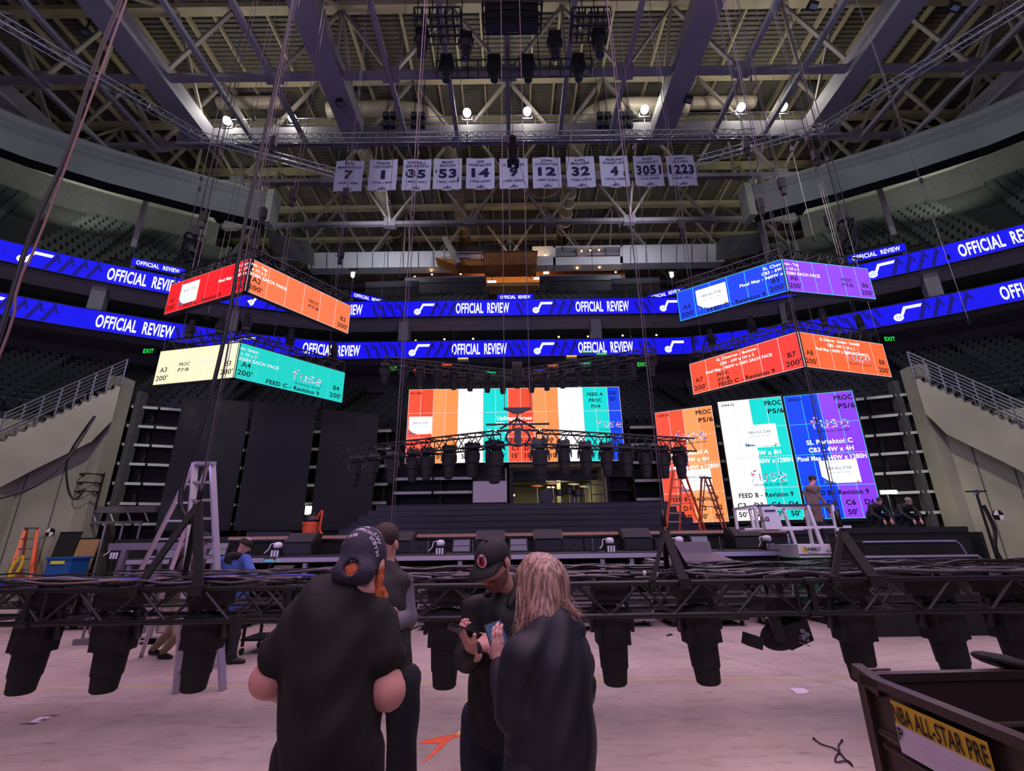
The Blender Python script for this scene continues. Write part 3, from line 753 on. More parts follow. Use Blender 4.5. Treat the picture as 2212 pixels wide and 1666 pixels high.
for cx,cy,r in ((.03,.055,.028),(.075,.04,.028),(.045,.0,.035),(.08,-.01,.02),(.01,-.01,.02)):
    b.add([Fw(cx+r*math.cos(2*PI*i/10),cy+r*.8*math.sin(2*PI*i/10)) for i in range(10)],[tuple(range(10))],MK)
b.quad(Fw(0,-.06),Fw(.11,-.06),Fw(.11,-.052),Fw(0,-.052),MK); part('printed_mark',b,t)
# cables lying along the truss tops
def cable_run(name,lab,x0,x1,y,z,n,cols,seed,group=None,amp=.05,rr=(.008,.018)):
    r = random.Random(seed); t = T(name,lab,'cables',((x0+x1)/2,y,z),group)
    for i in range(n):
        a = r.uniform(x0,x1-1.2); L = r.uniform(1.2,(x1-x0)*.6); e = min(x1,a+L); N = max(4,int((e-a)/.28)); yy = y+r.uniform(-.25,.25)
        pts = [(a+(e-a)*k/N, yy+r.uniform(-amp,amp), z+.015+r.uniform(0,.05)) for k in range(N+1)]
        b = MB(); b.path(curve(pts,3), r.uniform(*rr), 6, r.choice(cols)); part('cable',b,t,smooth=True)
GC = mat('grey_cable',(84,80,90),.3); GC2 = mat('glossy_black_cable',(24,20,28),.22); PC_ = mat('pale_cable',(128,108,110),.4); TAPEY = mat('yellow_tape',(200,170,60),.6); TAPEW = mat('white_tape',(205,205,215),.6); CBL = mat('blue_cable',(50,60,170),.4)
cable_run('cable_loom','bundle of loose cables along the top of the near truss, left end',-6.5,-2.2,NY+.3,NZ1+.03,26,[CABLE,GC2,GC2,GC2,GC,PC_,CABLE,CBL],1,'cable looms on the near truss')
cable_run('cable_loom','bundle of loose cables along the top of the near truss, behind the three people',-2.4,1.2,NY+.3,NZ1+.03,20,[CABLE,GC2,GC2,GC],2,'cable looms on the near truss')
cable_run('cable_loom','bundle of loose cables along the top of the near truss, right end',1.,6.6,NY+.3,NZ1+.03,30,[CABLE,GC2,GC2,GC],3,'cable looms on the near truss')
cable_run('cable_loom','long glossy cables lying on the second truss behind the near one',-7.5,7.5,6.35,1.37,26,[CABLE,GC2,GC,GC2],4,'cable looms on the near truss',.04)
# coiled cables standing up on the truss at centre, and connectors / tape
r = random.Random(9)
def coil(name,lab,c,R0,n,m,gr='cable coils',tilt=.3,rr=.009):
    t = T(name,lab,'cable',c,gr)
    b = MB()
    for k in range(n):
        pts = [(c[0]+(R0+r.uniform(-.02,.02))*math.cos(a), c[1]+r.uniform(-.06,.06)+.4*R0*math.sin(a), c[2]+R0*tilt*(1+math.sin(a+k))) for a in [2*PI*i/14 for i in range(14)]]
        b.path(pts,rr,5,m,closed=True)
    part('loops',b,t,smooth=True)
for px,py,lab in ((895,1238,'left of the black cap'),(955,1232,'beside the black capped man'),(1720,1240,'right of the covered desk'),(1450,1248,'under the four slings')):
    c = at(px,py,NY+.35); coil('cable_coil','loose cable coil on the near truss, '+lab,(c.x,c.y,NZ1+.03),.12,5,GC if px<1000 else GC2)
for i,(px,m) in enumerate([(210,TAPEW),(262,TAPEW),(300,PC_),(445,TAPEY),(478,TAPEY),(1330,GC),(1405,TAPEW),(1545,GC2),(1690,GC2),(1960,GC2),(2100,GC2)]):
    c = at(px,1240,NY+.25); b = MB(); b.tube((c.x-.06,c.y,NZ1+.075),(c.x+.06,c.y,NZ1+.07),.022,8,m=BLK); b.tube((c.x-.075,c.y,NZ1+.075),(c.x-.05,c.y,NZ1+.075),.025,8,m=m); b.tube((c.x+.05,c.y,NZ1+.07),(c.x+.075,c.y,NZ1+.07),.025,8,m=m)
    solo('cable_connector',b,'cable connector with taped ends on the near truss, '+ordn(i,11),'connector','cable connectors on the near truss')
# hoists that carry the near truss: chain, hook, black slings
def chain(mb, a, b, r=.012, m=CHAIN): mb.tube(a,b,r,5,m=m)
def bridle(px,py,legs,lab,ztop=30,cr=.007):
    """hook at pixel (px,py) above the truss; slings to truss pixels"""
    h = at(px,py,NY+.3); t = T('hoist_line',lab,'hoist',h,'hoist lines carrying the near truss')
    b = MB(); chain(b,h+V((0,0,.15)),(h.x,h.y,ztop),cr); chain(b,h+V((.03,0,.15)),(h.x+.06,h.y+.02,ztop),.004); part('chain',b,t)
    b = MB(); b.tube(h+V((0,0,.05)),h+V((0,0,.22)),.028,8,m=DRK); b.path([h+V((.045*math.sin(a),0,.045*math.cos(a)-.0)) for a in [i*.5 for i in range(1,11)]],.013,6,DRK); part('hook',b,t,smooth=True)
    for lx,ly,w in legs:
        e = at(lx,ly,NY) if ly > 1240 else at(lx,ly,NY+.6); e = V((e.x,NY if w>0 else NY+.6,NZ1)); m = MB(); aw = abs(w)
        m.bar(h,e,aw,.03,BLK2,up=(0,1,0)); m.obox((e.x,e.y,NZ1-.01),(aw*1.3,.09,.10),None,BLK2); part('sling',m,t)
bridle(428,1090,[(298,1255,.065),(432,1255,.09),(400,1240,-.05)],'hoist line with black slings at the silver ladder, left',cr=.010)
bridle(1436,1148,[(1408,1255,.04),(1478,1255,.085),(1440,1240,-.05),(1495,1240,-.04)],'hoist line with four black slings beside the orange ladders')
bridle(1817,1150,[(1800,1250,.06),(1890,1255,.11),(1790,1240,-.05)],'hoist line with black slings in front of the blue and violet column')
bridle(841,1188,[(835,1255,.04),(880,1255,.04)],'hoist line with chain and hook behind the man in the patterned hat')
# heavy sagging cable and thick multicable loom
def hang_cable(lab,pts,r,m=CABLE,name='hanging_cable',group='hanging cables'):
    t = T(name,lab,'cable',pts[-1],group); b = MB(); b.path(curve(pts,4),r,7,m); part('cable_jacket',b,t,smooth=True); return t
x0 = at(0,720,NY+.2).x
T1 = hang_cable('thick black cable loom hanging from the roof across the upper left corner',[(x0+.10,NY+.2,30),(x0+.02,NY+.2,20),(x0+.05,NY+.25,14),(x0-.02,NY+.2,9),(x0+.03,NY+.2,7),(x0-.04,NY+.18,5.6),(x0+.0,NY+.2,4.2),(x0-.03,NY+.22,3.1),(x0-.1,NY+.2,1.4)],.028)
b = MB(); b.path(curve([(x0+.2,NY+.2,30),(x0+.1,NY+.2,8),(x0+.07,NY+.15,5),(x0+.1,NY+.2,4.2),(x0-.05,NY+.22,1.4)],4),.014,6,mat('rust_chain',(120,90,86),.5,.3)); part('chain_bag_line',b,T1,smooth=True)
x1 = at(430,1090,NY+.3).x
T2 = hang_cable('thick black cable hanging from the roof to the ladder at left',[(x1-.02,NY+.35,30),(x1-.05,NY+.3,20),(x1-.03,NY+.3,10),(x1-.10,NY+.3,6),(x1-.06,NY+.28,4.5),(x1-.12,NY+.3,3.2),(x1-.22,NY+.3,2.5),(x1-.19,NY+.28,2.15),(x1-.05,NY+.3,1.95)],.024)
# swag cables on the left wall
hang_cable('long black cable swagging from the left balcony stairs to the frame edge',[at(205,900,17),at(150,985,16),at(75,1050,15),at(-30,1085,14)],.035)
hang_cable('black cable loop hanging down from the left stairs to the wall ladder',[at(203,900,17),at(148,985,17.5),at(146,1050,17.8),at(158,1078,18),at(172,1072,18),at(182,1055,18)],.035)

# chest-to-air V truss with moving lights, in front of the upstage screen
def hrun(name,lab,a,b,w,h,bay,r,group,mch=BLK,mlc=BLK):
    t = T(name,lab,'truss',(V(a)+V(b))/2,group); box_truss(a,b,w,h,bay,r,t,mch,mlc); return t
VA = V((.12,11,3.9)); ZV = 3.9
EL = atz(742,998,ZV+.02); ER = atz(1494,978,ZV+.02)
ar = (VA-EL).normalized()
for nm,e in (('left',EL),('right',ER)):
    d = (e-VA).normalized()
    hrun('hanging_truss','black truss arm of the V rig before the wide screen, %s arm'%nm,VA+d*.55,e,.4,.34,.5,.022,'V shaped truss before the wide screen')
t = T('truss_corner','black truss corner block at the apex of the V rig','truss corner',VA)
b = MB(); b.obox(VA+V((0,0,.17)),(.16,.16,.42),None,BLK)
for k in range(2):
    for a in range(8): 
        pass
b.path([VA+V((.28*math.cos(a),.0,.17+.2*math.sin(a))) for a in [i*PI/6 for i in range(12)]],.025,6,BLK,closed=True)
for s in (-1,1): b.bar(VA+V((s*.1,0,.0)),VA+V((s*.5,.06,.0)),.05,.05,BLK); b.bar(VA+V((s*.1,0,.34)),VA+V((s*.5,.06,.34)),.05,.05,BLK)
part('corner_plates',b,t)
b = MB(); b.bx(VA.x-.74,VA.x+.74,10.75,10.80,4.31,4.35,BLK); part('cross_bar',b,t)
apex = VA+V((.0,0,.62))
for s in (-1,1):
    b = MB(); b.bar(apex,VA+V((s*.42,.1,.40)),.05,.03,BLK2); part('sling',b,t)
    b = MB(); b.bar(apex,VA+V((s*.12,0,.38)),.03,.03,BLK2); part('sling',b,t)
b = MB(); b.obox(apex+V((0,0,.25)),(.66,.05,.05),None,BLK); b.slab([apex+V((-.33,-.03,.24)),apex+V((.33,-.03,.24)),apex+V((.08,-.03,.13)),apex+V((-.08,-.03,.13))],(0,.06,0),BLK); b.bar(apex,apex+V((0,0,.15)),.04,.04,BLK); part('spreader_bar',b,t)
for s in (-1,1):
    b = MB(); chain(b,apex+V((s*.31,0,.25)),apex+V((s*.31,0,26)),.009); part('chain',b,t)
def on_line(px, py, A, B):
    """where the vertical plane through A,B meets the pixel's azimuth"""
    a,u = ray(px,py); d = B-A; k = (a*A.y-A.x)/(d.x-a*d.y); return A+d*k
for i,px in enumerate([770,806,848,893,923,970,1020,1068]):
    p = on_line(px,985,EL,VA); place_mh((p.x,p.y,ZV+.18),.1*i,'black moving light hanging from the left arm of the V truss, '+ordn(i,8),'moving lights on the V truss',(0,0),.78 if i<7 else .95)
for i,px in enumerate([1166,1218,1265,1310,1352,1393,1432,1468]):
    p = on_line(px,985,ER,VA); place_mh((p.x,p.y,ZV+.18),-.1*i,'black moving light hanging from the right arm of the V truss, '+ordn(i,8),'moving lights on the V truss',(0,0),.78 if i else .95)
# upper V truss behind, with a row of lights
ZB = 8.35; BA = atz(1112,820,ZB); BL_ = atz(826,792,ZB); BR_ = atz(1418,772,ZB)
for nm,e in (('left',BL_),('right',BR_)):
    hrun('hanging_truss','black truss arm carrying a row of lights above the wide screen, %s arm'%nm,BA,e,.4,.34,.5,.022,'upper truss above the wide screen')
UPX = [832,872,908,945,981,1016,1053,1086,1147,1180,1214,1250,1287,1327,1366,1408]
for i,px in enumerate(UPX):
    p = on_line(px,800,BL_ if px<1112 else BR_,BA); place_mh((p.x,p.y,ZB+.18),.2*i,'small moving light hung on the upper truss above the wide screen, '+ordn(i,16),'moving lights on the upper truss',(0,0),.8)
p = at(1117,800,17.6); place_mh((p.x,p.y,ZB+.2),0,'moving light hanging lowest at the middle of the upper truss','moving lights on the upper truss',(0,0),1.0)
hrun('hanging_truss','straight black truss directly over the top edge of the wide screen',(-3.6,21.4,9.1),(6.0,21.4,9.1),.35,.35,.5,.022,'upper truss above the wide screen')
# coloured strip lights glimpsed between the upper lights
for i,(px,py,c) in enumerate([(965,788,(255,80,40)),(1000,775,(230,200,120)),(905,800,(255,60,30)),(1060,805,(40,200,120)),(1165,800,(40,80,255)),(1195,790,(255,120,40)),(1235,770,(240,190,60)),(1265,785,(60,220,140)),(1300,765,(60,200,120)),(1270,760,(150,230,200))]):
    c0 = at(px,py,19.2); b = MB(); b.bx(c0.x-.22,c0.x+.22,c0.y,c0.y+.08,c0.z,c0.z+.05,led(c,1.0)); b.bx(c0.x-.24,c0.x+.24,c0.y+.08,c0.y+.2,c0.z-.05,c0.z+.1,BLK)
    solo('strip_light',b,'small coloured light bar glinting behind the upper truss, '+ordn(i,10,'left'),'light bar','light bars behind the upper truss')

# ---- chevron LED displays -------------------------------------------------
CHV = [('SLt',(6.3,16.0),(9.13,13.83),(12.48,14.5),9.45),('SLb',(6.72,16.8),(9.2,13.95),(12.78,15.1),6.83),('SRt',(-12.3,15.1),(-8.57,13.5),(-6.38,16.9),9.55),('SRb',(-11.9,14.85),(-8.86,14.2),(-6.45,17.2),6.83)]
RED = (250,10,22)
CC = {'SLt':([(0,66,250)]*6,[(150,66,250)]*6,LCL,LCL),'SLb':([(255,84,50)]*2+[(255,76,48)]*2+[(255,62,50)]*2,[(255,104,48)]*6,LLN,LLN),
      'SRt':([RED]*6,[(255,122,72)]*6,led((200,120,120)),LLN),'SRb':([(255,246,205)]*6,[(0,208,196)]*6,led((250,235,180)),led((60,225,220)))}
for key,pl_,pc,pr_,z in CHV:
    H = 1.2; side = 'right' if key[1]=='L' else 'left'; up = key[2]=='t'
    fa = Face((*pl_,z),(*pc,z),H); fb = Face((*pc,z),(*pr_,z),H)
    desc = {'SLt':'blue and violet','SLb':'orange-red','SRt':'red and orange','SRb':'cream and turquoise'}[key]
    t = T('chevron_display','%s V shaped led display hanging %s of the stage, %s of the two'%(desc,side,'upper' if up else 'lower'),'screen',(*pc,z),'V shaped led displays beside the stage')
    b = MB()
    for f in (fa,fb): b.slab([f.p(-.02,-.03,-.01),f.p(f.W+.02,-.03,-.01),f.p(f.W+.02,H+.03,-.01),f.p(-.02,H+.03,-.01)],-f.n*.16,BLKP)
    part('cabinet',b,t)
    ca,cb,la,lb = CC[key]; face_part(t,fa,ca,1,0,la,'left_led_face'); face_part(t,fb,cb,1,0,lb,'right_led_face')
    b = MB(); q = MB(); n = int({'SRt':1,'SRb':3,'SLt':5,'SLb':7}[key]); S = 'SL' if key[1]=='L' else 'SR'
    WT = led((255,255,255),1.0) if key != 'SRb' else led((225,232,240),1.0)
    for f,k in ((fa,n),(fb,n+1)):
        for cx,ch in ((.3,'A'),(f.W-.3,'B')): f.txt(b,ch+str(k),cx,.42,.17,INK,bold=.015); f.txt(b,"200'",cx,.13,.17,INK,.46,bold=.015)
    nm = 'Top' if up else 'Bottom'
    if key != 'SLb':
        fa.txt(b,S+' Chev',fa.W-.05,.98,.11,WT,.55,'r'); fb.txt(b,'ron - '+nm,.05,.98,.11,WT,.55,'l')
        fa.txt(b,'CB3 - 6W',fa.W-.05,.80,.11,WT,.62,'r'); fb.txt(b,' x 1H x 2',.08,.80,.11,WT,.5,'l')
        fa.txt(b,'Pixel Map - 960W x',fa.W-.05,.62,.11,WT,1.35,'r'); fb.txt(b,' 320H EACH FACE',.05,.62,.11,WT,1.3,'l')
        (fb if key=='SRb' else fa).txt(b,'FEED C - Revision 9',1.95,.06,.14,INK,1.9)
    else:
        for f,x,s_ in ((fa,1.75,''),(fb,1.75,' - SectionB')):
            f.txt(b,'SL Chevron - Bottom'+s_,x,1.0,.10,WT,1.4 if s_=='' else 1.75); f.txt(b,'CB3 - 6W x 1H x 2',x,.82,.10,WT,1.2); f.txt(b,'Pixel Map - 960W x 320H EACH FACE',x,.64,.10,WT,2.3)
        fa.txt(b,'FEED C - Revision 9',1.95,.06,.14,INK,1.9)
    pf,px_ = {'SLt':(fb,2.4),'SRt':(fb,2.45),'SRb':(fa,1.1),'SLb':(fa,1.2)}[key]
    yy = .58 if key!='SLb' else .44
    pf.txt(b,'PROC',px_,yy,.12,INK,.42,bold=.015); pf.txt(b,'P7/8',px_,yy-.2,.12,INK,.42,bold=.015)
    part('lettering',b,t)
    if up: badge(fa,q,.68,.2,1.05 if key=='SLt' else .95,.82); part('logos',q,t)
    else: fuse(fb,q,1.85,.38,1.15); part('logos',q,t)
    # truss frame over the display
    for f,sd in ((fa,'left'),(fb,'right')):
        a = f.p(0,H+.05,-.3); e = f.p(f.W,H+.05,-.3)
        box = hrun('display_truss','black truss over the %s face of the %s %s display'%(sd,'upper' if up else 'lower',desc),a,e,.45,.4,.5,.024,'trusses carrying the V shaped displays')
    # upright moving lights on the lower frames
    for i,(f,k) in enumerate([(fa,.22),(fa,.62),(fa,.95),(fb,.45),(fb,.9)] if not up else []):
        a = f.p(f.W*k,H+.5,-.3); o = place_mh((a.x,a.y,a.z+.05),.3*i,'upright moving light on the truss above the %s display, '%desc+ordn(i,5),'moving lights above the lower displays',(PI,0),.62)
    # hoist chains
    t2 = T('hoist_chains','thin hoist chains holding the %s %s display from the roof'%('upper' if up else 'lower',desc),'chain',(*pc,z+H+.45),'hoist chains of the displays')
    for f,k in ((fa,.12),(fa,.9),(fb,.85),(fb,.3)):
        a = f.p(f.W*k,H+.45,-.3); b = MB(); chain(b,a,(a.x,a.y,30),.014); part('chain',b,t2)
        b = MB(); c = (a.x,a.y,a.z+2.2+3*k); b.obox(c,(.22,.18,.42),None,DRK); b.obox((c[0],c[1],c[2]-.35),(.15,.15,.3),None,BLK2); part('motor',b,t2)
# ================================================================== BANNERS AND ROOF RIG
YBN = 24.
BAN = mat('banner_cloth',(205,205,228),.8,var=.05,vscale=1.5); BINK = mat('banner_ink',(38,34,74),.8); BTRIM = mat('banner_hem',(96,72,60),.8)
data = [(757,'PETE','MARAVICH','7','','1974-1980'),(830,'FRANK','LAYDEN','1','','1979-1999'),(902,'DARRELL','GRIFFITH','35','','1980-1991'),(968,'MARK','EATON','53','','1982-1993'),(1038,'JEFF','HORNACEK','14','','1994-2000'),(1109,'LARRY','H. MILLER','9','','1985-2009'),(1180,'JOHN','STOCKTON','12','','1984-2003'),(1252,'KARL','MALONE','32','','1985-2003'),(1324,'ADRIAN','DANTLEY','4','','1979-1986'),(1397,'ROD','HUNDLEY','3051','GAMES CALLED','1974-2009'),(1467,'JERRY','SLOAN','1223','JAZZ VICTORIES','1988-2011')]
for i,(px,a,n_,num,ex,yr) in enumerate(data):
    yt = 347-(px-757)*.0165; c = at(px,yt,YBN); W_ = 1.78; H_ = 2.42; x0 = c.x-W_/2; zt_ = c.z; zb = c.z-H_
    t = T('retired_number_banner','white banner with the number %s, in the hanging row'%['seven','one','thirty-five','fifty-three','fourteen','nine half hidden','twelve','thirty-two','four','three thousand and fifty-one','one thousand two hundred twenty-three'][i],'banner',(c.x,YBN,zb),'row of white number banners')
    r = random.Random(i); ph = r.uniform(0,6)
    def pl(u,v,k=0): return V((x0+u, YBN-.03*math.sin(u*4+ph)-.02*math.sin(v*3+ph)-k, zb+v))
    b = MB(); NX = 10; NZ = 8; vs = [pl(W_*q/NX,H_*s_/NZ) for s_ in range(NZ+1) for q in range(NX+1)]
    b.add(vs,[(s_*(NX+1)+q,s_*(NX+1)+q+1,(s_+1)*(NX+1)+q+1,(s_+1)*(NX+1)+q) for s_ in range(NZ) for q in range(NX)],BAN); part('cloth',b,t,smooth=True)
    b = MB(); k = .03
    text_on(b,a,lambda u,v:pl(u,v,k),W_/2,2.05,.19,BINK,None,.012); text_on(b,n_,lambda u,v:pl(u,v,k),W_/2,1.78,.19,BINK,min(1.45,.19*len(n_)),.012)
    text_on(b,num,lambda u,v:pl(u,v,k),W_/2,.98,.62,BINK,[.5,1.12,0,1.55][len(num)-1] if num!='1' else .26,.045)
    if ex: text_on(b,ex,lambda u,v:pl(u,v,k),W_/2,.82,.12,BINK,1.3,.0)
    text_on(b,yr,lambda u,v:pl(u,v,k),W_/2,.55,.16,BINK,1.25,.008); text_on(b,'JAZZ',lambda u,v:pl(u,v,k),W_/2,.10,.14,BINK,.5,.025)
    text_on(b,'♪',lambda u,v:pl(u,v,k),W_/2,.2,.14,BINK,.2,.02)
    part('lettering',b,t)
    b = MB(); b.slab([pl(0,0,.01),pl(.55,0,.01),pl(.62,.06,.01),pl(0,.06,.01)],(0,.02,0),BTRIM); b.slab([pl(W_-.55,0,.01),pl(W_,0,.01),pl(W_,.06,.01),pl(W_-.62,.06,.01)],(0,.02,0),BTRIM); part('hem',b,t)
    b = MB()
    for s_ in (.1,W_-.1): b.tube((x0+s_,YBN,zt_-.02),(x0+s_,YBN+.1,26.1),.012,4,m=CABLE)
    part('cord',b,t)
ZR = 26.2
def chrome(name,lab,a,b,group='silver trusses under the roof',w=.4,h=.4):
    return hrun(name,lab,a,b,w,h,.55,.028,group,STL,STL)
chrome('silver_truss','long silver truss above the number banners',at(498,306,YBN+.1)*1,at(1630,294,YBN+.1))
def atz2(px,py,z): return atz(px,py,z)
for sd,pts in (('left',[(0,52),(430,300),(722,378)]),('right',[(2212,18),(1782,280),(1508,352)])):
    a,b_,c = [atz(*p,ZR-.4) for p in pts]
    a = a+(a-b_)*.3
    chrome('silver_truss','silver truss slanting from the upper %s corner of the view to the catwalk'%sd,a,b_); chrome('silver_truss','silver truss slanting from the catwalk down to the %s end of the banner row'%sd,b_,c)
# hanging speaker in front of the banner numbered 9
c = at(1108,335,21.5); t = T('hanging_speaker','black speaker cluster hanging in front of the banner numbered 9','speaker',c)
b = MB(); b.obox(c,(.62,.5,1.0),None,BLK,.8); b.obox(c+V((-.2,0,-.6)),(.25,.35,.3),None,BLK); b.obox(c+V((.2,0,-.62)),(.25,.35,.34),None,BLK); part('cabinet',b,t)
b = MB(); b.obox(c+V((0,0,.85)),(.35,.3,.7),None,DRK); b.ell(c+V((0,0,1.25)),(.25,.22,.18),10,DRK); part('motor',b,t)
b = MB(); chain(b,c+V((0,0,1.3)),(c.x,c.y,30),.022); part('chain',b,t)
b = MB(); b.path(curve([c+V((.3,0,-.2)),c+V((.8,.2,-2.2)),c+V((1.6,.5,-2.6)),c+V((2.9,1,-1.2)),c+V((3.6,1,3)),c+V((3.7,1,8))],5),.02,5,GC); part('cable',b,t)
# line array / strobe banks in two clusters beside the ducts
i = 0
LVR = mat('louvre_glass',(120,128,150),.2,.3)
for px0,side in ((868,'left'),(1330,'right')):
    for gx in (-34,-18,26 if side=='left' else 14,44 if side=='left' else 30):
        for gy in (-12,8):
            c = at(px0+gx,262+gy,26.4); b = MB(); b.obox(c,(.42,.3,.45),None,BLK); 
            for z in (-.12,.05): b.obox(c+V((0,-.16,z)),(.36,.03,.07),None,LVR)
            b.tube(c+V((0,0,.2)),c+V((0,.2,4.2)),.02,4,m=DRK)
            solo('strobe_unit',b,'small black louvred light in the %s cluster under the catwalk, %s row, %s'%(side,['top','bottom'][gy>0],{-34:'leftmost',-18:'second',26:'third',14:'third',44:'rightmost',30:'rightmost'}[gx]),'stage light','louvred light units under the catwalk'); i += 1
# dark rigging grids at the top of the view, with hung lights and loudspeakers
r = random.Random(21)
for gi,(x0,x1,y0,y1,lab) in enumerate([(905,1000,34,96,'left of centre'),(1045,1168,4,74,'on the centre line, holding loudspeakers'),(1232,1310,34,92,'right of centre'),(943,1278,132,158,'long one across the centre below the other three')]):
    A = atz(x0,y1,26.8); B = atz(x1,y1,26.8); C = atz(x0,y0,26.8); dy = C.y-A.y
    t = T('rigging_grid','dark rigging grid high under the roof, '+lab,'rigging',((A.x+B.x)/2,A.y,26.8),'dark rigging grids under the roof')
    b = MB()
    ny = 4 if gi < 3 else 2; nx = 7 if gi < 3 else 16; 
    y_lo = min(A.y,A.y+dy); y_hi = max(A.y,A.y+dy)
    if gi == 3: y_lo = A.y-.3; y_hi = A.y+.3
    for zz in (26.8,27.4):
        for k in range(ny): y = y_lo+(y_hi-y_lo)*k/(ny-1); b.tube((A.x,y,zz),(B.x,y,zz),.05,5,m=BLK)
        for k in range(nx): x = A.x+(B.x-A.x)*k/(nx-1); b.tube((x,y_lo,zz),(x,y_hi,zz),.035,5,m=BLK)
    for k in range(nx):
        x = A.x+(B.x-A.x)*k/(nx-1)
        for y in (y_lo,y_hi): b.tube((x,y,26.8),(x,y,27.4),.03,5,m=BLK)
    part('pipe_frame',b,t)
    b = MB()
    for k in (0,.33,.66,1): b.tube((A.x+(B.x-A.x)*k,(y_lo+y_hi)/2,27.4),(A.x+(B.x-A.x)*k,(y_lo+y_hi)/2,30),.03,5,m=DRK)
    part('hoist_rod',b,t)
for k,(px,py,lab) in enumerate([(912,85,'under the left grid'),(1007,92,'between the left and centre grids'),(1198,90,'between the centre and right grids'),(1293,85,'under the right grid'),(965,140,'on the long grid, left end'),(1068,140,'on the long grid, left of centre'),(1140,140,'on the long grid, right of centre'),(1248,138,'on the long grid, right end')]):
    p = atz(px,py,26.3); place_mh((p.x,p.y,26.9),0,'dark moving light hung high under the roof '+lab,'moving lights on the roof grids',(0,0),1.6)
for k,(px,py) in enumerate([(1070,30),(1105,28),(1140,30)]):
    p = atz(px,py,26.); b = MB()
    for q in range(4): b.obox((p.x,p.y+.06*q,26.6-q*.38),(1.0,.5,.34),Matrix.Rotation(.08*q,3,'X'),BLK)
    solo('line_array',b,'hanging column of black loudspeakers in the centre grid, '+ordn(k,3),'loudspeaker','loudspeaker columns in the centre grid')
# small floods fixed to the roof steel
for k,(px,py,lab) in enumerate([(185,68,'upper left girder'),(1755,12,'top, right of the wide girder'),(2060,15,'upper right girder'),(1487,215,'right wide girder'),(735,222,'left wide girder')]):
    p = atz(px,py,29.); b = MB(); b.obox((p.x,p.y,29.0),(.5,.35,.3),Matrix.Rotation(.4,3,'Y'),BLK); b.obox((p.x,p.y-.05,28.84),(.36,.25,.02),Matrix.Rotation(.4,3,'Y'),LVR); b.bar((p.x,p.y,29.1),(p.x,p.y,30),.08,.08,BLK)
    solo('roof_fixture',b,'small black light fixture fixed to the '+lab,'light fixture','small fixtures on the roof girders')
# thin rigging lines
lines = [(395,430,560,19),(384,470,600,19),(447,440,690,16),(470,330,640,16),(706,430,700,22),(733,420,640,22),(820,150,690,17),(860,140,640,20),(884,200,650,20),(979,420,770,21),(1145,540,600,30),(1363,300,735,18),(1378,300,640,20),(1415,440,700,17),(1730,360,640,15),(1760,300,520,14),(1812,300,560,15),(1855,380,700,15),(1905,420,760,16),(2095,330,700,15),(2050,390,560,17),(1285,420,640,22),(1215,330,540,24),(930,430,640,24)]
for k,(px,yt,yb,Y) in enumerate(lines):
    p = at(px,yb,Y); b = MB(); b.tube(p,(p.x,p.y,30),.011,4,m=CHAIN); b.obox(p+V((0,0,.1)),(.07,.07,.2),None,DRK); b.obox(p+V((0,0,4.+(k%5)*1.6)),(.09,.09,.22),None,CHAIN)
    solo('rigging_line',b,'thin steel rigging line hanging down from the roof, '+ordn(sorted(range(24),key=lambda q:lines[q][0]).index(k),24),'rigging line','loose rigging lines')
# bundles of hoist cable over the outer displays
for px,py,Y,lab in ((415,535,19,'left, over the red display'),(1828,505,18,'right, over the violet display')):
    c = at(px,py,Y); r = random.Random(int(px)); t = T('cable_bundle','tangled bundle of cable and hoist gear hanging at the '+lab,'cable bundle',c,'tangled cable bundles')
    for k in range(6):
        ph = r.uniform(0,6); b = MB(); b.path([c+V(((.35+.1*r.random())*math.cos(a+ph),.3*math.sin(a*1.0+ph),.75*math.sin(a)-.1)) for a in [2*PI*q/12 for q in range(12)]],.045,5,BLK if k%2 else DRK,closed=True); part('cable_loop',b,t)
    b = MB(); b.obox(c+V((0,0,.9)),(.3,.25,.5),None,STL); b.obox(c+V((.05,0,-.5)),(.2,.2,.5),None,DRK); part('motor',b,t)
    b = MB(); chain(b,c+V((0,0,.9)),(c.x,c.y,30),.03); chain(b,c+V((.3,0,-.3)),(c.x+.3,c.y,30),.02); part('chain',b,t)

# ================================================================== BOWL DETAIL
def seat_mesh(mb, Mx, m=SEATM, hi=True):
    s = MB(); s.add([(-.22,.0,.30),(.22,.0,.30),(.24,.10,.78),(-.24,.10,.78),(-.22,.05,.30),(.22,.05,.30),(.24,.14,.76),(-.24,.14,.76)],[(0,1,2,3),(7,6,5,4),(3,2,6,7),(1,5,6,2),(0,3,7,4)],m)
    s.add([(-.21,-.02,.32),(.21,-.02,.32),(.20,-.10,.70),(-.20,-.10,.70),(-.21,.02,.34),(.21,.02,.34),(.2,-.04,.72),(-.2,-.04,.72)],[(0,3,2,1),(4,5,6,7),(3,7,6,2),(0,4,7,3),(1,2,6,5)],m)
    if hi: s.bx(-.03,.03,.0,.06,0,.32,m); s.bx(-.27,-.235,-.2,.12,.42,.47,m)
    mb.merge(s,Mx)
sm = MB(); seat_mesh(sm, Matrix.Identity(4)); seat_me = sm.mesh('arena_seat')
SP = []; CEN = 0
def seat_rows(d0,z0,dd,dz,n,s0,s1,gaps,tier,pitch=.56):
    for r_ in range(n):
        d = d0+dd*r_+dd*.62; z = z0+dz*r_
        s = s0
        while s < s1:
            if not any(abs(s-g) < .75 for g in gaps):
                p,nn,tt = along(s); k = 1+d*.0
                q = bend(s,z,d); 
                # keep spacing when the path turns
                SP.append((q,math.atan2(tt.y,tt.x),tier,r_))
            s += pitch
seat_rows(.5,18.,.78,.72,UP_ROWS,-44,-18.5,[-22,-30,-38],'ul'); seat_rows(.5,18.,.78,.72,UP_ROWS,18.5,44,[22,30,38],'ur')
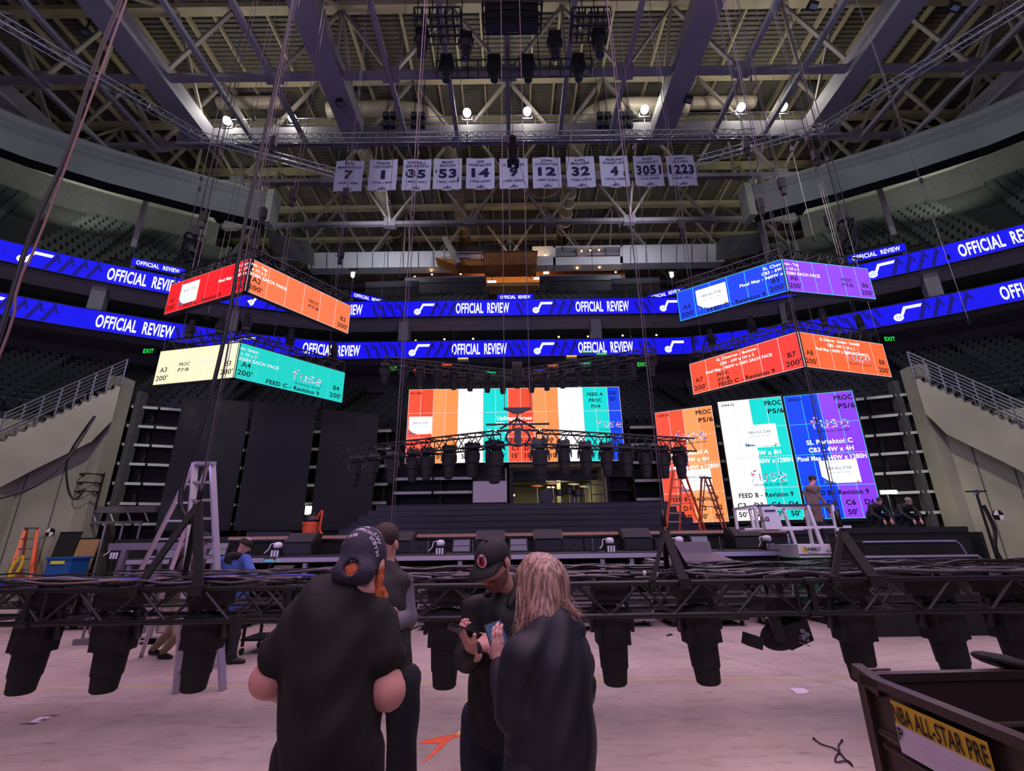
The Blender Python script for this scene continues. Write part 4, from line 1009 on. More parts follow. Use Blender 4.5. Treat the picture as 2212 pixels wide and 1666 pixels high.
seat_rows(-5.5,7.4,.77,.43,LO_ROWS,-44,-17,[-23,-30,-37],'ll',.52); seat_rows(-5.5,7.4,.77,.43,LO_ROWS,17,44,[23,30,37],'lr',.52)
seat_rows(.5,18.,.95,.62,9,-16,16,[-11.5,-1.2,1.2,0,11.5],'uc',.6); seat_rows(-5.5,7.4,.77,.43,LO_ROWS,-16,16,[-10,0,10],'lc',.56)
BRD = [at(345,570,26.6),at(1890,540,26.6),at(796,640,32),at(1438,630,32),at(1113,636,32)]
SP = [q for q in SP if not any((V((q[0].x-c.x,q[0].y-c.y)).length < (2.6 if k < 2 else 1.7)) and q[0].z > 16 and q[3] < 4 for k,c in enumerate(BRD))]
SEEN = []; REST = []
def proj(p):
    q = V(p)-V((0,0,CAMZ)); z = q.dot(_F); 
    return None if z <= 0 else (1106+F_PX*q.dot(_r)/z, 833-F_PX*q.dot(_u)/z)
for q in SP:
    u = proj(q[0]+V((0,0,.6)))
    vis = u is not None and -10 < u[0] < 2222 and 0 < u[1] < 1666
    (SEEN if vis else REST).append((q[0].length,q))
SEEN.sort(key=lambda a:a[0])
lab = {'ul':'upper left balcony','ur':'upper right balcony','ll':'lower left stand beside the stairs','lr':'lower right stand beside the stairs','uc':'upper far balcony','lc':'lower far stand behind the screens'}
# nearest seats of both lower stands as single things
for k,(d,(p,a,tr,r_)) in enumerate(SEEN[:296]):
    o = bpy.data.objects.new('arena_seat',seat_me); COL.objects.link(o); o.location = p; o.rotation_euler = (0,0,a)
    o['label'] = 'dark green folding seat in the %s, %s row up'%(lab[tr],ORD[r_]); o['category'] = 'seat'; o['group'] = 'seats of the %s, %s row'%(lab[tr],ORD[r_])
mb = MB()
for d,(p,a,tr,r_) in SEEN[296:]+[q for q in REST if q[1][0].y > 2]: seat_mesh(mb, Matrix.Translation(p)@Matrix.Rotation(a,4,'Z'), hi=False)
solo('arena_seats',mb,'all the other dark green folding seats of the upper and lower stands','seat',kind='stuff')
# balcony stairs with concrete stringer and handrails, lower bowl both sides
def stair(sx):
    side = 'left' if sx < 0 else 'right'
    def P(px,py,Y): return at(px,py,Y) if sx < 0 else at(2238-px,py-16,Y)
    top = P(262,832,19.5); tip = P(-10,960,17.3)
    d = tip-top; L = V((d.x,d.y,0)).length; h = V((d.x,d.y,0)).normalized(); out = V((h.y,-h.x,0)); 
    if out.y > 0: out = -out
    N = 14; run = L/N; rise = -d.z/N
    t = T('concrete_stair','concrete stair with stepped edge and steel handrails down to the floor, %s side'%side,'stairs',top,'stairs at the sides of the lower stand')
    pts = []
    for i in range(N):
        pts.append(top+h*(run*i)-V((0,0,rise*i))); pts.append(top+h*(run*(i+1))-V((0,0,rise*i)))
    pts.append(top+h*L-V((0,0,rise*N))); low = [top+h*(L)-V((0,0,rise*N+2.0)), top+h*(L*.62)-V((0,0,rise*N*.62+2.0)), top+h*(L*.15)-V((0,0,rise*N*.15+2.1)), top-V((0,0,1.6))]
    b = MB(); b.slab(pts+low,out*-.35,CONC); part('stringer',b,t)
    b = MB()
    for i in range(N): b.slab([top+h*(run*i)-V((0,0,rise*i)),top+h*(run*(i+1)+.05)-V((0,0,rise*i)),top+h*(run*(i+1)+.05)-V((0,0,rise*i+.09)),top+h*(run*i)-V((0,0,rise*i+.09))],out*-2.2,DKC)
    for i in range(N): b.slab([top+h*(run*(i+1))-V((0,0,rise*i)),top+h*(run*(i+1))-V((0,0,rise*(i+1))),top+h*(run*(i+1)-.04)-V((0,0,rise*(i+1))),top+h*(run*(i+1)-.04)-V((0,0,rise*i))],out*-2.2,DKC)
    part('treads',b,t)
    b = MB()
    for k in range(6):
        z = .35+k*.17; b.tube(top+V((0,0,z)),top+h*L-V((0,0,rise*N-z)),.022 if k<5 else .035,6,m=RAIL)
    for i in range(0,N+1,2): q = top+h*(run*i)-V((0,0,rise*i)); b.tube(q,q+V((0,0,1.22)),.03,6,m=RAIL)
    part('handrail',b,t)
    # short centre rails climbing the seating aisle behind
    for k in range(4):
        a0 = top+h*(L*(.05+.26*k))-V((0,0,rise*N*(.05+.26*k)))-out*2.4+V((0,0,.9)); a1 = a0+h*(L*.19)-V((0,0,rise*N*.19)); b = MB()
        b.tube(a0,a1,.035,6,m=RAIL); b.tube(a0,a0-V((0,0,.9)),.03,6,m=RAIL); b.tube(a1,a1-V((0,0,.9)),.03,6,m=RAIL); part('aisle_rail',b,t)
    # wall below, panelled concrete, and a leaning pilaster column
    w = MB(); e = top+h*L; a = V((top.x,top.y,0))-out*.8; c = V((e.x,e.y,0))-out*.8+h*6
    w.slab([a,c,c+V((0,0,6.2)),a+V((0,0,top.z-1.7))],-out*.4,CONC)
    for k in range(9):
        q = a+(c-a)*(k/9); w.slab([q-out*-.02,q+h*.03-out*-.02,q+h*.03-out*-.02+V((0,0,5.3)),q-out*-.02+V((0,0,5.3))],out*.0+V((0,.01,0)),DKC)
    q = a+(c-a)*.30; w.bx(q.x-.45,q.x+.45,q.y-.5,q.y+.3,0,6.0,CONC)
    q = a+h*.1; w.bx(q.x-.3,q.x+.3,q.y-.2,q.y+.6,0,9.0,CONC); q = a-h*.5; w.bx(q.x-.12,q.x+.12,q.y+.4,q.y+.8,0,8.6,DKC)
    struct('wall_stair_'+side,w)
stair(-1); stair(1)
# retracted telescopic stand behind the stage: dark risers with pale edges
EDG = mat('stand_edge',(176,178,176),.5); STD = mat('stand_black',(26,26,24),.8)
def stand(x0,x1,lab,zs,gap=None):
    t = T('folded_stand',lab,'folding stand',((x0+x1)/2,22.8,0),'folded stands behind the stage')
    b = MB(); b.bx(x0,x1,23.6,24.2,0,7.4,STD); part('back_panel',b,t)
    for i,z in enumerate(zs):
        b = MB(); b.bx(x0,x1,22.75,23.6,z-.03,z+.03,STD); n = int((x1-x0)/1.3)
        for k in range(n): q = x0+(x1-x0)*k/n; b.bx(q+.05,q+(x1-x0)/n-.05,22.70,22.76,z-.06,z+.07,EDG)
        part('deck_edge',b,t)
    b = MB()
    for k in range(int((x1-x0)/2.2)+1): b.bx(x0+k*2.2,x0+k*2.2+.08,22.9,23.5,0,7.1,STD)
    part('support_frame',b,t)
zs = [2.7+.86*i for i in range(6)]
stand(-17.2,-5.9,'folded seating stand with pale row edges, behind the dark columns at left',zs); stand(5.7,17.6,'folded seating stand with pale row edges, behind the lit columns at right',zs)
stand(-5.7,-1.9,'folded seating stand below the wide screen, left of the white board',[2.7,3.35,4.0,4.65]); stand(4.5,5.6,'short length of folded stand below the wide screen, right of the lit tunnel',[2.7,3.35,4.0,4.65])
for sx,sd in ((-1,'left'),(1,'right')):
    A0 = V((sx*18.6,20.5,0)); A1 = V((sx*13.4,22.55,0)); dr = (A1-A0).normalized(); LL = (A1-A0).length; nn = V((0,-1,0))
    t = T('folded_stand','angled end of the folded seating stand with pale row edges, far %s'%sd,'folding stand',(A0+A1)/2,'folded stands behind the stage')
    for i,z in enumerate(zs+[7.9]):
        b = MB(); ins = .28*(len(zs)-i)*0; b.bar(A0+V((0,.35,z)),A1+V((0,.35,z)),.7,.05,STD)
        for k in range(5): b.bar(A0+dr*(LL*k/5+.05)+V((0,0,z)),A0+dr*(LL*(k+1)/5-.05)+V((0,0,z)),.05,.12,EDG)
        part('deck_edge',b,t)
    b = MB()
    for k in range(4): q = A0+dr*(LL*(k+.3)/4)+V((0,.4,0)); b.tube(q,q+V((0,0,7.9)),.06,5,m=STD)
    b.slab([A0+V((0,.75,0)),A1+V((0,.75,0)),A1+V((0,.75,8)),A0+V((0,.75,8))],(0,.05,0),STD); part('support_frame',b,t)
# lit service tunnel under the far stand, white board at its mouth
YEL = mat('tunnel_wall',(170,160,120),.8,var=.2); mb = MB()
mb.bx(-.2,4.5,31,31.2,2.6,6,YEL); mb.bx(-.4,-.2,23.2,31,2.6,6,YEL); mb.bx(4.3,4.5,23.2,31,2.6,6,YEL); mb.bx(-.4,4.5,23.2,31,5.2,5.4,YEL); mb.bx(-.4,4.5,23,31,2.4,2.6,DKC)
mb.bx(-.3,.0,23.2,23.3,2.6,5.2,DKC); mb.bx(-.4,4.6,24.6,24.9,4.75,5.2,DKC)
for y in (25,27,29): mb.tube((-.2,y,5.0),(4.3,y,4.9),.05,6,m=DKC)
mb.bx(2.5,2.7,27.6,27.8,2.6,5.2,YEL)
struct('trim_13', mb)
lamp('AREA','tunnel_light',(2.2,27,5.1),60,(1,.95,.7),(2.2,27,2.6),size=1.5)
for k,(px,py) in enumerate([(1098,1056),(1104,1070),(1190,1052),(1202,1038),(1288,1057),(1287,1033)]):
    c = at(px,py,30.5); b = MB()
    for s in (-.14,.14): b.ell(c+V((s,0,0)),(.07,.05,.07),8,led((255,240,190),3))
    b.bx(c.x-.28,c.x+.28,c.y+.04,c.y+.12,c.z-.08,c.z+.08,WHT); solo('wall_lamp',b,'pair of small lit lamps on the back of the service tunnel, '+ordn([0,1,2,3,5,4][k],6),'lamp','small lamps in the tunnel')
b = MB(); a = at(1022,1040,22.4); c = at(1095,1085,22.4); b.bx(a.x,c.x,22.4,22.5,c.z,a.z,mat('white_board',(190,180,192),.7)); b.bx(a.x-.03,c.x+.03,22.5,22.56,c.z-.1,a.z+.03,DKC); b.bx(a.x+.1,a.x+.2,22.5,22.6,2,c.z,DKC); b.bx(c.x-.2,c.x-.1,22.5,22.6,2,c.z,DKC)
solo('white_board',b,'plain pale board standing at the left of the lit tunnel under the wide screen','board')
# press level at the far end: timber box, windows, bulbs, batten lights
TIM = mat('timber_cladding',(170,112,58),.6,var=.2,vscale=1.5)
t = T('press_box','timber clad broadcast box projecting from the far top level','broadcast box',at(1102,560,40))
a = at(1045,546,39.6); c = at(1160,571,39.6); b = MB(); b.bx(a.x,c.x,39.6,41.8,c.z,a.z,TIM)
for k in range(22): x = a.x+(c.x-a.x)*k/22; b.bx(x,x+.03,39.56,39.6,c.z,a.z,DKC)
part('cladding',b,t); b = MB(); b.bx(a.x-.1,c.x+.1,39.5,41.8,a.z,a.z+.12,DKC); b.bx(a.x,c.x,39.4,39.5,a.z+.8,a.z+.86,RAIL); part('roof_edge',b,t)
b = MB(); a2 = at(872,560,40); b.slab([at(985,573,39.8),at(1045,573,39.8),at(1045,563,39.8),at(940,556,39.8)],(0,1.5,0),TIM)
for y0 in (545,555): b.tube(at(955,y0,39.6),at(1045,y0,39.6),.04,5,m=RAIL)
for px in (960,985,1010,1040): b.tube(at(px,540,39.6),at(px,565,39.6),.04,5,m=RAIL)
b.bar(at(960,513,39.4),at(990,570,39.4),.35,.5,ROOFP); part('side_platform',b,t)
GLW = mat('press_window_back',(120,96,66),.7)
b = MB(); a = at(1205,536,42.4); c = at(1338,556,42.4); b.bx(a.x,c.x,43.6,43.7,c.z,a.z,GLW); b.bx(a.x,c.x,42.2,43.7,c.z-.1,c.z,GLW)
for k in (.3,.55,.78): x = a.x+(c.x-a.x)*k; b.bx(x-.05,x+.05,42.2,42.3,c.z,a.z,DKC)
struct('window_1', b)
BULB = led((255,190,110),6)
bulbs = [(1157,542),(1178,551),(1256,542),(1275,541),(1294,540)]
bl2 = [(896,598),(932,585),(933,593),(978,584),(995,592),(1088,582),(1137,581),(1175,613),(1247,580),(1295,578),(1298,597),(1330,588)]
bl3 = [(898,736),(960,733),(1022,732),(1207,728),(1270,727),(1345,725),(1418,724)]
for k,(px,py) in enumerate(bulbs+bl2+bl3):
    Y = 42 if k < 5 else (42.5 if k < 17 else 29.9+.8)
    c = at(px,py,Y); b = MB(); b.ell(c,(.10,.10,.10) if k<17 else (.07,.07,.07),8,BULB); b.tube(c+V((0,0,.05)),c+V((0,0,.45)),.02,5,m=BLK)
    w_ = 'in the far press window' if k<5 else ('under the far press level' if k<17 else 'in the suites over the lower ribbon board')
    g = [sorted(bulbs).index((px,py)),5] if k<5 else ([sorted(bl2).index((px,py)),12] if k<17 else [sorted(bl3).index((px,py)),7])
    solo('light_bulb',b,'small warm bulb glowing %s, %s'%(w_,ordn(*g)),'bulb','warm bulbs '+w_)
for k,(x0,x1,y) in enumerate([(1051,1085,593),(1112,1146,592),(1174,1186,591),(1153,1180,603),(1053,1072,610)]):
    a = at(x0,y,41.5); c = at(x1,y,41.5); b = MB(); b.bx(a.x,c.x,41.4,41.6,a.z,a.z+.12,led((255,215,180),3)); b.bx(a.x,c.x,41.35,41.65,a.z+.12,a.z+.2,WHT); b.tube(((a.x+c.x)/2,41.5,a.z+.2),((a.x+c.x)/2,41.5,a.z+.9),.03,4,m=BLK)
    solo('batten_light',b,'warm batten light behind the far upper seats, '+['upper left','upper middle','upper right short one','lower right','lower left'][k],'batten light','batten lights on the far top level')
lamp('AREA','press_level_light',(0,44,28.2),260,(1,.62,.3),(0,46,31),size=8)
# rails and glass fronts of far upper balcony sections
for k,(x0,x1,y,Y) in enumerate([(875,1050,600,38),(1165,1340,596,38),(790,905,610,36),(1320,1425,603,36)]):
    a = at(x0,y,Y); c = at(x1,y-3,Y); b = MB(); b.slab([a,c,c-V((0,0,.55)),a-V((0,0,.55))],(0,.1,0),mat('grey_panel',(70,74,80),.4)); b.tube(a,c,.05,5,m=RAIL); b.bx(min(a.x,c.x),max(a.x,c.x),Y+.1,Y+.2,20,a.z-.5,DKC)
    solo('balcony_front',b,'long grey balcony front with rail in the far upper stand, '+['left of the centre entry','right of the centre entry','far left','far right'][k],'balcony front','balcony fronts in the far upper stand')
for s,px in (('left',1035),('right',1183)):
    for k in range(7):
        sg = 1 if s=='left' else -1; p = at(px+sg*k*3.2,600+k*6.5,37.5-k*.75); b = MB(); b.tube(p,p-V((0,0,.9)),.03,4,m=RAIL); b.tube(p,p+V((sg*-.05,.65,.25)),.03,4,m=RAIL)
        solo('aisle_handrail',b,'short steel handrail on the %s side of the far upper aisle, %s from the top'%(s,ORD[k] if k else 'first'),'handrail','handrails of the far upper aisle')
# small lit lamp stand at the far left and right balcony corner
for px,py,s in ((762,594,'left'),(1451,594,'right')):
    c = at(px,py,33); b = MB(); b.obox(c,(.22,.2,.3),None,led((255,240,205),9)); b.obox(c+V((0,0,.22)),(.5,.3,.06),None,STL); b.tube(c+V((0,.1,-.15)),c+V((0,.1,-1.6)),.05,5,m=STL); b.obox(c+V((0,.1,.6)),(.8,.1,.06),None,STL)
    b.tube(c+V((0,.1,.2)),c+V((0,.1,.6)),.03,5,m=STL); solo('spot_lamp',b,'small bright lamp on a stand at the %s end of the far upper balcony'%s,'lamp','lamps on the far upper balcony')
# exit signs
for px,py,Y,w_ in ((322,759,26,'left wall above the lower stand'),(848,797,29,'far wall left of the upper lights'),(1387,788,29,'far wall right of the upper lights'),(1921,733,26,'right wall above the lower stand')):
    c = at(px,py,Y); t = T('exit_sign','green lit EXIT sign on the '+w_,'exit sign',c,'green exit signs')
    b = MB(); b.obox(c,(.75,.08,.36),None,BLK); part('housing',b,t); b = MB(); text_on(b,'EXIT',lambda u,v:V((c.x+u,c.y-.05,c.z+v)),0,-.12,.25,led((20,230,70)),.62,.03); part('lettering',b,t)
    b = MB(); b.bar(c+V((0,.05,.1)),c+V((0,.8,.1)),.05,.05,BLK); part('bracket',b,t)
# dark wall with posts behind lower far seats
mb = MB(); mb.bx(-13,13,33.4,33.6,12.4,13.6,DKC); struct('trim_14', mb)
# ================================================================== STAGE
DECK = mat('stage_deck_black',(30,30,38),.5,bump=.1,bscale=30); PLY = mat('plywood_edge',(176,138,116),.7,var=.1); ALU = mat('deck_edge_aluminium',(176,172,190),.45,.5)
ORL = mat('orange_fibreglass',(214,82,40),.5); WOODB = mat('tan_board',(150,112,78),.8,var=.08)
FD = 1.46   # front deck height
t = T('front_stage','long low front stage deck with pale metal edge','stage',(-1.2,13.4,0))
b = MB(); b.bx(-9.4,6.35,12,14.9,FD-.14,FD,DECK); part('deck_top',b,t)
b = MB(); b.bx(-9.4,6.35,11.94,12,FD-.12,FD-.02,ALU); part('deck_edge',b,t)
for k,x in enumerate([-9.2,-7.2,-5.0,-3.1,-1.3,.9,2.1,2.8]):
    b = MB(); b.bx(x-.05,x+.05,12.05,12.15,0,FD-.14,ALU); part('leg',b,t)
b = MB(); b.bx(-9.3,6.3,14.4,14.5,0,FD-.14,BLK2); b.bx(3.0,6.3,12.1,12.16,0,FD-.14,BLK2); part('skirt',b,t)
b = MB(); 
for z in (.45,.9): b.bx(-9.3,3,12.6,12.65,z,z+.05,DRK)
part('cross_brace',b,t)
t = T('main_stage','high black main stage deck with tan front edge','stage',(0,18,0))
b = MB(); b.slab([(-8.9,15,1.84),(13.7,15,1.84),(14.2,17,1.84),(14.2,22.2,1.84),(-13.9,22.2,1.84),(-13.9,17.3,1.84)],(0,0,.16),DECK); part('deck_top',b,t)
b = MB(); b.bx(-8.6,8.2,14.95,15,1.90,1.99,PLY); part('deck_edge',b,t)
b = MB(); b.bx(-8.9,13.7,15.05,15.1,0,1.84,BLK2); b.slab([(-8.9,15.05,0),(-13.85,17.35,0),(-13.85,17.35,1.84),(-8.9,15.05,1.84)],(0,.05,0),BLK2); b.bx(-13.9,-13.8,17.3,22.1,0,1.84,BLK2); b.bx(14.1,14.2,15.1,22.1,0,1.84,BLK2); part('skirt',b,t)
t = T('stage_riser','wide black stepped riser at the back of the stage','riser',(0,18.5,2.0))
for k in range(5):
    b = MB(); y = 16.6+k*.62; z = 2.0+.235*(k+1); x0 = -5.9+.13*k; x1 = 6.3-.05*k
    b.bx(x0,x1,y,20.4-.001*k,2.0 if k==0 else z-.235,z,DECK); b.bx(x0,x1,y-.02,y,z-.03,z,DRK); part('step',b,t)
r = random.Random(5)
for k in range(7):
    c = at(r.uniform(950,1400),r.uniform(1095,1125),17.2); 
# stage monitors and small gear along the back of the front deck
FAB = mat('speaker_grille',(44,44,50),.8,bump=.2,bscale=80)
def wedge(px,lab,w=.82):
    c = at(px,1160,14.2); t = T('stage_monitor','black wedge loudspeaker on the front stage, '+lab,'loudspeaker',(c.x,14.2,FD),'wedge loudspeakers on the front stage')
    b = MB(); x0,x1 = c.x-w/2,c.x+w/2
    b.slab([(x0,13.9,FD),(x0,13.88,FD+.32),(x0,14.25,FD+.58),(x0,14.5,FD+.58),(x0,14.5,FD)],(w,0,0),BLK); part('cabinet',b,t)
    b = MB(); b.slab([(x0+.03,13.875,FD+.03),(x1-.03,13.875,FD+.03),(x1-.03,13.855,FD+.31),(x0+.03,13.855,FD+.31)],(0,-.012,0),FAB); b.slab([(x0+.03,13.865,FD+.34),(x1-.03,13.865,FD+.34),(x1-.03,14.23,FD+.59),(x0+.03,14.23,FD+.59)],(0,-.01,.012),FAB); part('grille',b,t)
for px,lab in ((656,'beside the orange wet vacuum'),(865,'right of the patterned hat'),(1060,'above the black cap'),(1183,'first to the right of the black cap'),(1372,'left of the orange ladders'),(1605,'left of the white lift rail')): wedge(px,lab)
def small_light(px,lab):
    c = at(px,1168,12.6); t = T('small_moving_light','small white topped light on the front stage edge, '+lab,'stage light',(c.x,12.6,FD),'small white lights along the stage edge')
    WL = mat('white_plastic',(215,215,222),.4); b = MB(); b.obox((c.x,12.6,FD+.05),(.26,.24,.1),None,BLK); part('base',b,t)
    b = MB(); b.lathe([(.1,FD+.20),(.11,FD+.27),(.085,FD+.33),(.03,FD+.345)],(c.x,12.6,0),14,m=WL); part('cap',b,t,smooth=True)
    b = MB(); b.lathe([(.1,FD+.1),(.105,FD+.2)],(c.x,12.6,0),14,m=DRK)
    for s in (-.07,0,.07): b.bx(c.x+s-.022,c.x+s+.022,12.47,12.49,FD+.0,FD+.15,WL)
    part('grille',b,t)
    b = MB(); b.path(curve([(c.x-.02,12.62,FD+.3),(c.x-.17,12.6,FD+.3),(c.x-.2,12.55,FD+.17),(c.x-.28,12.5,FD+.08)],4),.012,5,WL); part('cable',b,t)
for px,lab in ((262,'left end'),(602,'above the blue hooded top'),(952,'left of the black cap'),(1317,'middle'),(1467,'in front of the orange ladders'),(1657,'left of the water bottle')): small_light(px,lab)
PNL = mat('panel_diffuser',(120,122,136),.3)
for px,lab in ((384,'left end, below the silver ladder'),(475,'right of the silver ladder'),(997,'left of the black cap'),(1120,'right of the black cap'),(1512,'right of the orange ladders'),(1870,'right of the lift')):
    c = at(px,1160,13.4); t = T('strobe_light','grey square light panel tilted up on the stage, '+lab,'stage light',(c.x,13.4,FD if px<1800 else 2.0),'square light panels along the stage'); z0 = FD if px<1800 else 2.0
    yy = 13.4 if px<1800 else 15.4
    b = MB(); b.slab([(c.x-.25,yy,z0+.0),(c.x+.25,yy,z0+.0),(c.x+.24,yy+.12,z0+.36),(c.x-.24,yy+.12,z0+.36)],(0,.14,-.0),BLK); part('housing',b,t)
    b = MB(); b.slab([(c.x-.22,yy-.005,z0+.05),(c.x+.22,yy-.005,z0+.05),(c.x+.21,yy+.1,z0+.34),(c.x-.21,yy+.1,z0+.34)],(0,-.01,.0),PNL); b.bx(c.x-.22,c.x+.22,yy+.03,yy+.045,z0+.19,z0+.2,DRK); part('diffuser',b,t)
for px,w_,lab in ((908,.6,'left'),(1237,.6,'middle'),(1278,.5,'right of middle'),(1432,.55,'behind the ladders')):
    c = at(px,1165,13.9); b = MB(); b.bx(c.x-w_/2,c.x+w_/2,13.8,14.2,FD,FD+.34,BLK); b.bx(c.x-w_/2+.03,c.x+w_/2-.03,13.78,13.8,FD+.04,FD+.3,FAB); b.bx(c.x-.05,c.x+.05,13.77,13.8,FD+.15,FD+.19,DRK)
    solo('equipment_box',b,'low black equipment box on the front stage, '+lab,'box','low black boxes on the front stage')
for px in (925,1022,1078,1280,1555):
    c = at(px,1172,12.9); b = MB(); b.tube((c.x,12.9,FD+.02),(c.x,12.9,FD+.34),.012,5,m=RAIL); b.lathe([(.09,FD),(.09,FD+.02)],(c.x,12.9,0),12,m=DRK)
    solo('short_stand',b,'short thin metal stand on the front stage, '+ordn([925,1022,1078,1280,1555].index(px),5),'stand','short stands on the front stage')
# orange wet vacuum at the left of the riser
c = at(672,1140,15.6); t = T('wet_vacuum','orange and black wet vacuum with hose standing on the stage left of the riser','vacuum cleaner',(c.x,15.6,2.0))
b = MB(); b.lathe([(.22,0),(.25,.05),(.26,.38),(.24,.42)],(c.x,15.6,2.0),18,m=ORL); part('tank',b,t,smooth=False)
b = MB(); b.lathe([(.25,.42),(.26,.48),(.2,.6),(.08,.64)],(c.x,15.6,2.0),18,m=BLK); b.path(curve([(c.x-.1,15.6,2.6),(c.x,15.6,2.72),(c.x+.1,15.6,2.6)],4),.02,6,BLK); part('motor_head',b,t)
b = MB(); b.path(curve([(c.x+.2,15.45,2.5),(c.x+.38,15.4,2.75),(c.x+.36,15.4,2.2),(c.x+.45,15.4,2.05)],5),.035,7,ORL); b.tube((c.x+.3,15.5,2.02),(c.x+.26,15.5,2.9),.018,6,m=DRK); part('hose',b,t)
# drum kit on the riser
t = T('drum_kit','small drum kit silhouette on the riser in front of the lit tunnel','drum kit',at(1200,1080,19.8))
zt_ = 3.175; b0 = at(1180,1080,19.8); RX = Matrix.Rotation(PI/2,3,'X')
b = MB(); b.lathe([(.28,-.2),(.29,-.19),(.29,.19),(.28,.2)],(b0.x,19.8,zt_+.30),18,RX,DRK); part('bass_drum',b,t)
for k,(dx,z,q) in enumerate([(.55,.45,.16),(.95,.5,.15),(1.3,.42,.2)]):
    b = MB(); b.lathe([(q,-.12),(q*1.03,-.1),(q*1.03,.1),(q,.12)],(b0.x+dx,19.7,zt_+z),14,m=BLK); b.tube((b0.x+dx,19.7,zt_),(b0.x+dx,19.7,zt_+z),.015,5,m=RAIL); part('tom_drum',b,t)
for k,(dx,z) in enumerate([(-.35,.75),(.3,.85),(1.15,.8),(1.6,.7)]):
    b = MB(); b.lathe([(.24,0),(.08,.02),(.02,.03)],(b0.x+dx,19.8,zt_+z),16,Matrix.Rotation(.3,3,'X'),mat('cymbal_metal',(190,170,120),.3,.9)); b.tube((b0.x+dx,19.8,zt_),(b0.x+dx,19.8,zt_+z),.012,5,m=RAIL); part('cymbal',b,t)
b = MB(); b.bx(b0.x+1.9,b0.x+2.5,20.0,20.2,zt_,zt_+.05,DRK)
for x in (1.9,2.45): b.tube((b0.x+x,20.1,zt_),(b0.x+x,20.1,zt_+1.25),.025,5,m=DRK)
for z in (.4,.8,1.2): b.tube((b0.x+1.9,20.1,zt_+z),(b0.x+2.45,20.1,zt_+z),.02,5,m=DRK)
part('percussion_rack',b,t)
# ---------------------------------------------------------------- ladders
def stepladder(name,lab,top,cap,f1,f2,r1,r2,n,ms,mt,rearm=None,tray=True,rungs_rear=False,w=.07):
    """top: centre of cap; cap: half vector of the cap; f1,f2 front feet; r1,r2 rear feet"""
    top = V(top); cap = V(cap); F = [V(f1),V(f2)]; R = [V(r1),V(r2)]; fwd = ((F[0]+F[1])/2-(R[0]+R[1])/2); fwd.z = 0; fwd.normalize()
    t = T(name,lab,'ladder',((F[0]+F[1]+R[0]+R[1])/4),None)
    tf = [top-cap+fwd*.05,top+cap+fwd*.05]; tr = [top-cap*.8-fwd*.07,top+cap*.8-fwd*.07]
    for k in (0,1): b = MB(); b.bar(F[k],tf[k],w,w*.45,ms); part('front_rail',b,t)
    for k in (0,1): b = MB(); b.bar(R[k],tr[k],w*.7,w*.4,rearm or ms); part('rear_rail',b,t)
    b = MB(); b.slab([top-cap*1.2+fwd*.12,top+cap*1.2+fwd*.12,top+cap*1.2-fwd*.12,top-cap*1.2-fwd*.12],(0,0,.05),mt if tray else ms); part('top_cap',b,t)
    for i in range(1,n):
        k = i/n; b = MB(); a = F[0]+(tf[0]-F[0])*k; c = F[1]+(tf[1]-F[1])*k; b.bar(a-fwd*.02,c-fwd*.02,.09,.035,mt); part('step',b,t)
    b = MB()
    for i in range(1,n,1 if rungs_rear else 3):
        k = i/n; a = R[0]+(tr[0]-R[0])*k; c = R[1]+(tr[1]-R[1])*k; b.bar(a,c,.05,.03,mt)
    part('rear_brace',b,t)
    b = MB()
    for q in (0,1): b.bar(F[q]+(tf[q]-F[q])*.45,R[q]+(tr[q]-R[q])*.45,.025,.012,mt)
    part('spreader',b,t); return t
LAD = mat('ladder_aluminium',(196,190,205),.35,.7)
tp = at(437,1006,7.2); b1 = at(386,1290,7.0); b2 = at(470,1290,7.0)
def foot(px,py,Y,z=0):   # follow the rail line down to height z
    return None
def ext(top,mid,z):
    d = mid-top; return top+d*((z-top.z)/d.z)
c0 = tp
ff1 = ext(at(425,1010,7.2),at(405,1230,6.95),0); ff2 = ext(at(455,1008,7.2),at(467,1230,7.0),0)
rr1 = ext(at(415,1012,7.3),at(300,1240,7.9),0); rr2 = ext(at(440,1008,7.3),at(365,1235,8.1),0)
stepladder('silver_stepladder','tall silver aluminium stepladder at left, pink and blue in the light',c0,(.12,.02,0),ff1,ff2,rr1,rr2,11,LAD,LAD,rungs_rear=True,w=.085)
c0 = at(1466,1018,15.4)
stepladder('orange_stepladder','orange fibreglass stepladder on the stage, taller one nearer the white column',c0,(.13,.0,0),(at(1437,1137,15.2).x,15.2,2.0),(at(1451,1137,15.5).x+.25,15.55,2.0),(at(1512,1137,15.4).x,15.3,2.0),(at(1522,1137,15.7).x,15.7,2.0),7,ORL,PLY,w=.09)
c0 = at(1524,1034,15.9)
stepladder('orange_stepladder','orange fibreglass stepladder on the stage, darker one to the right',c0,(.11,.1,0),(at(1562,1137,15.6).x,15.6,2.0),(at(1570,1137,15.9).x,15.95,2.0),(at(1506,1137,15.8).x,15.7,2.0),(at(1512,1137,16.1).x,16.1,2.0),7,mat('dark_orange_fibreglass',(150,62,36),.6),mat('dark_tread',(70,50,44),.6),w=.09)
c0 = at(68,1143,18.2)
stepladder('orange_stepladder','orange stepladder with yellow cable hung on it, standing by the left concrete wall',c0,(.22,.0,0),ext(at(55,1145,18),at(22,1240,17.6),0),ext(at(80,1145,18),at(66,1240,17.7),0),ext(at(62,1145,18.3),at(45,1240,18.9),0),ext(at(84,1145,18.3),at(78,1240,19),0),7,ORL,RAIL,w=.1)
YC = mat('yellow_cable',(200,160,40),.5); c = at(35,1225,17.4); b = MB(); r = random.Random(4)
for k in range(6): b.path([c+V(((.12+.05*r.random())*math.cos(a),.1*math.sin(a),.32*math.sin(a)+r.uniform(-.05,.05))) for a in [2*PI*q/12 for q in range(12)]],.03,5,YC,closed=True)
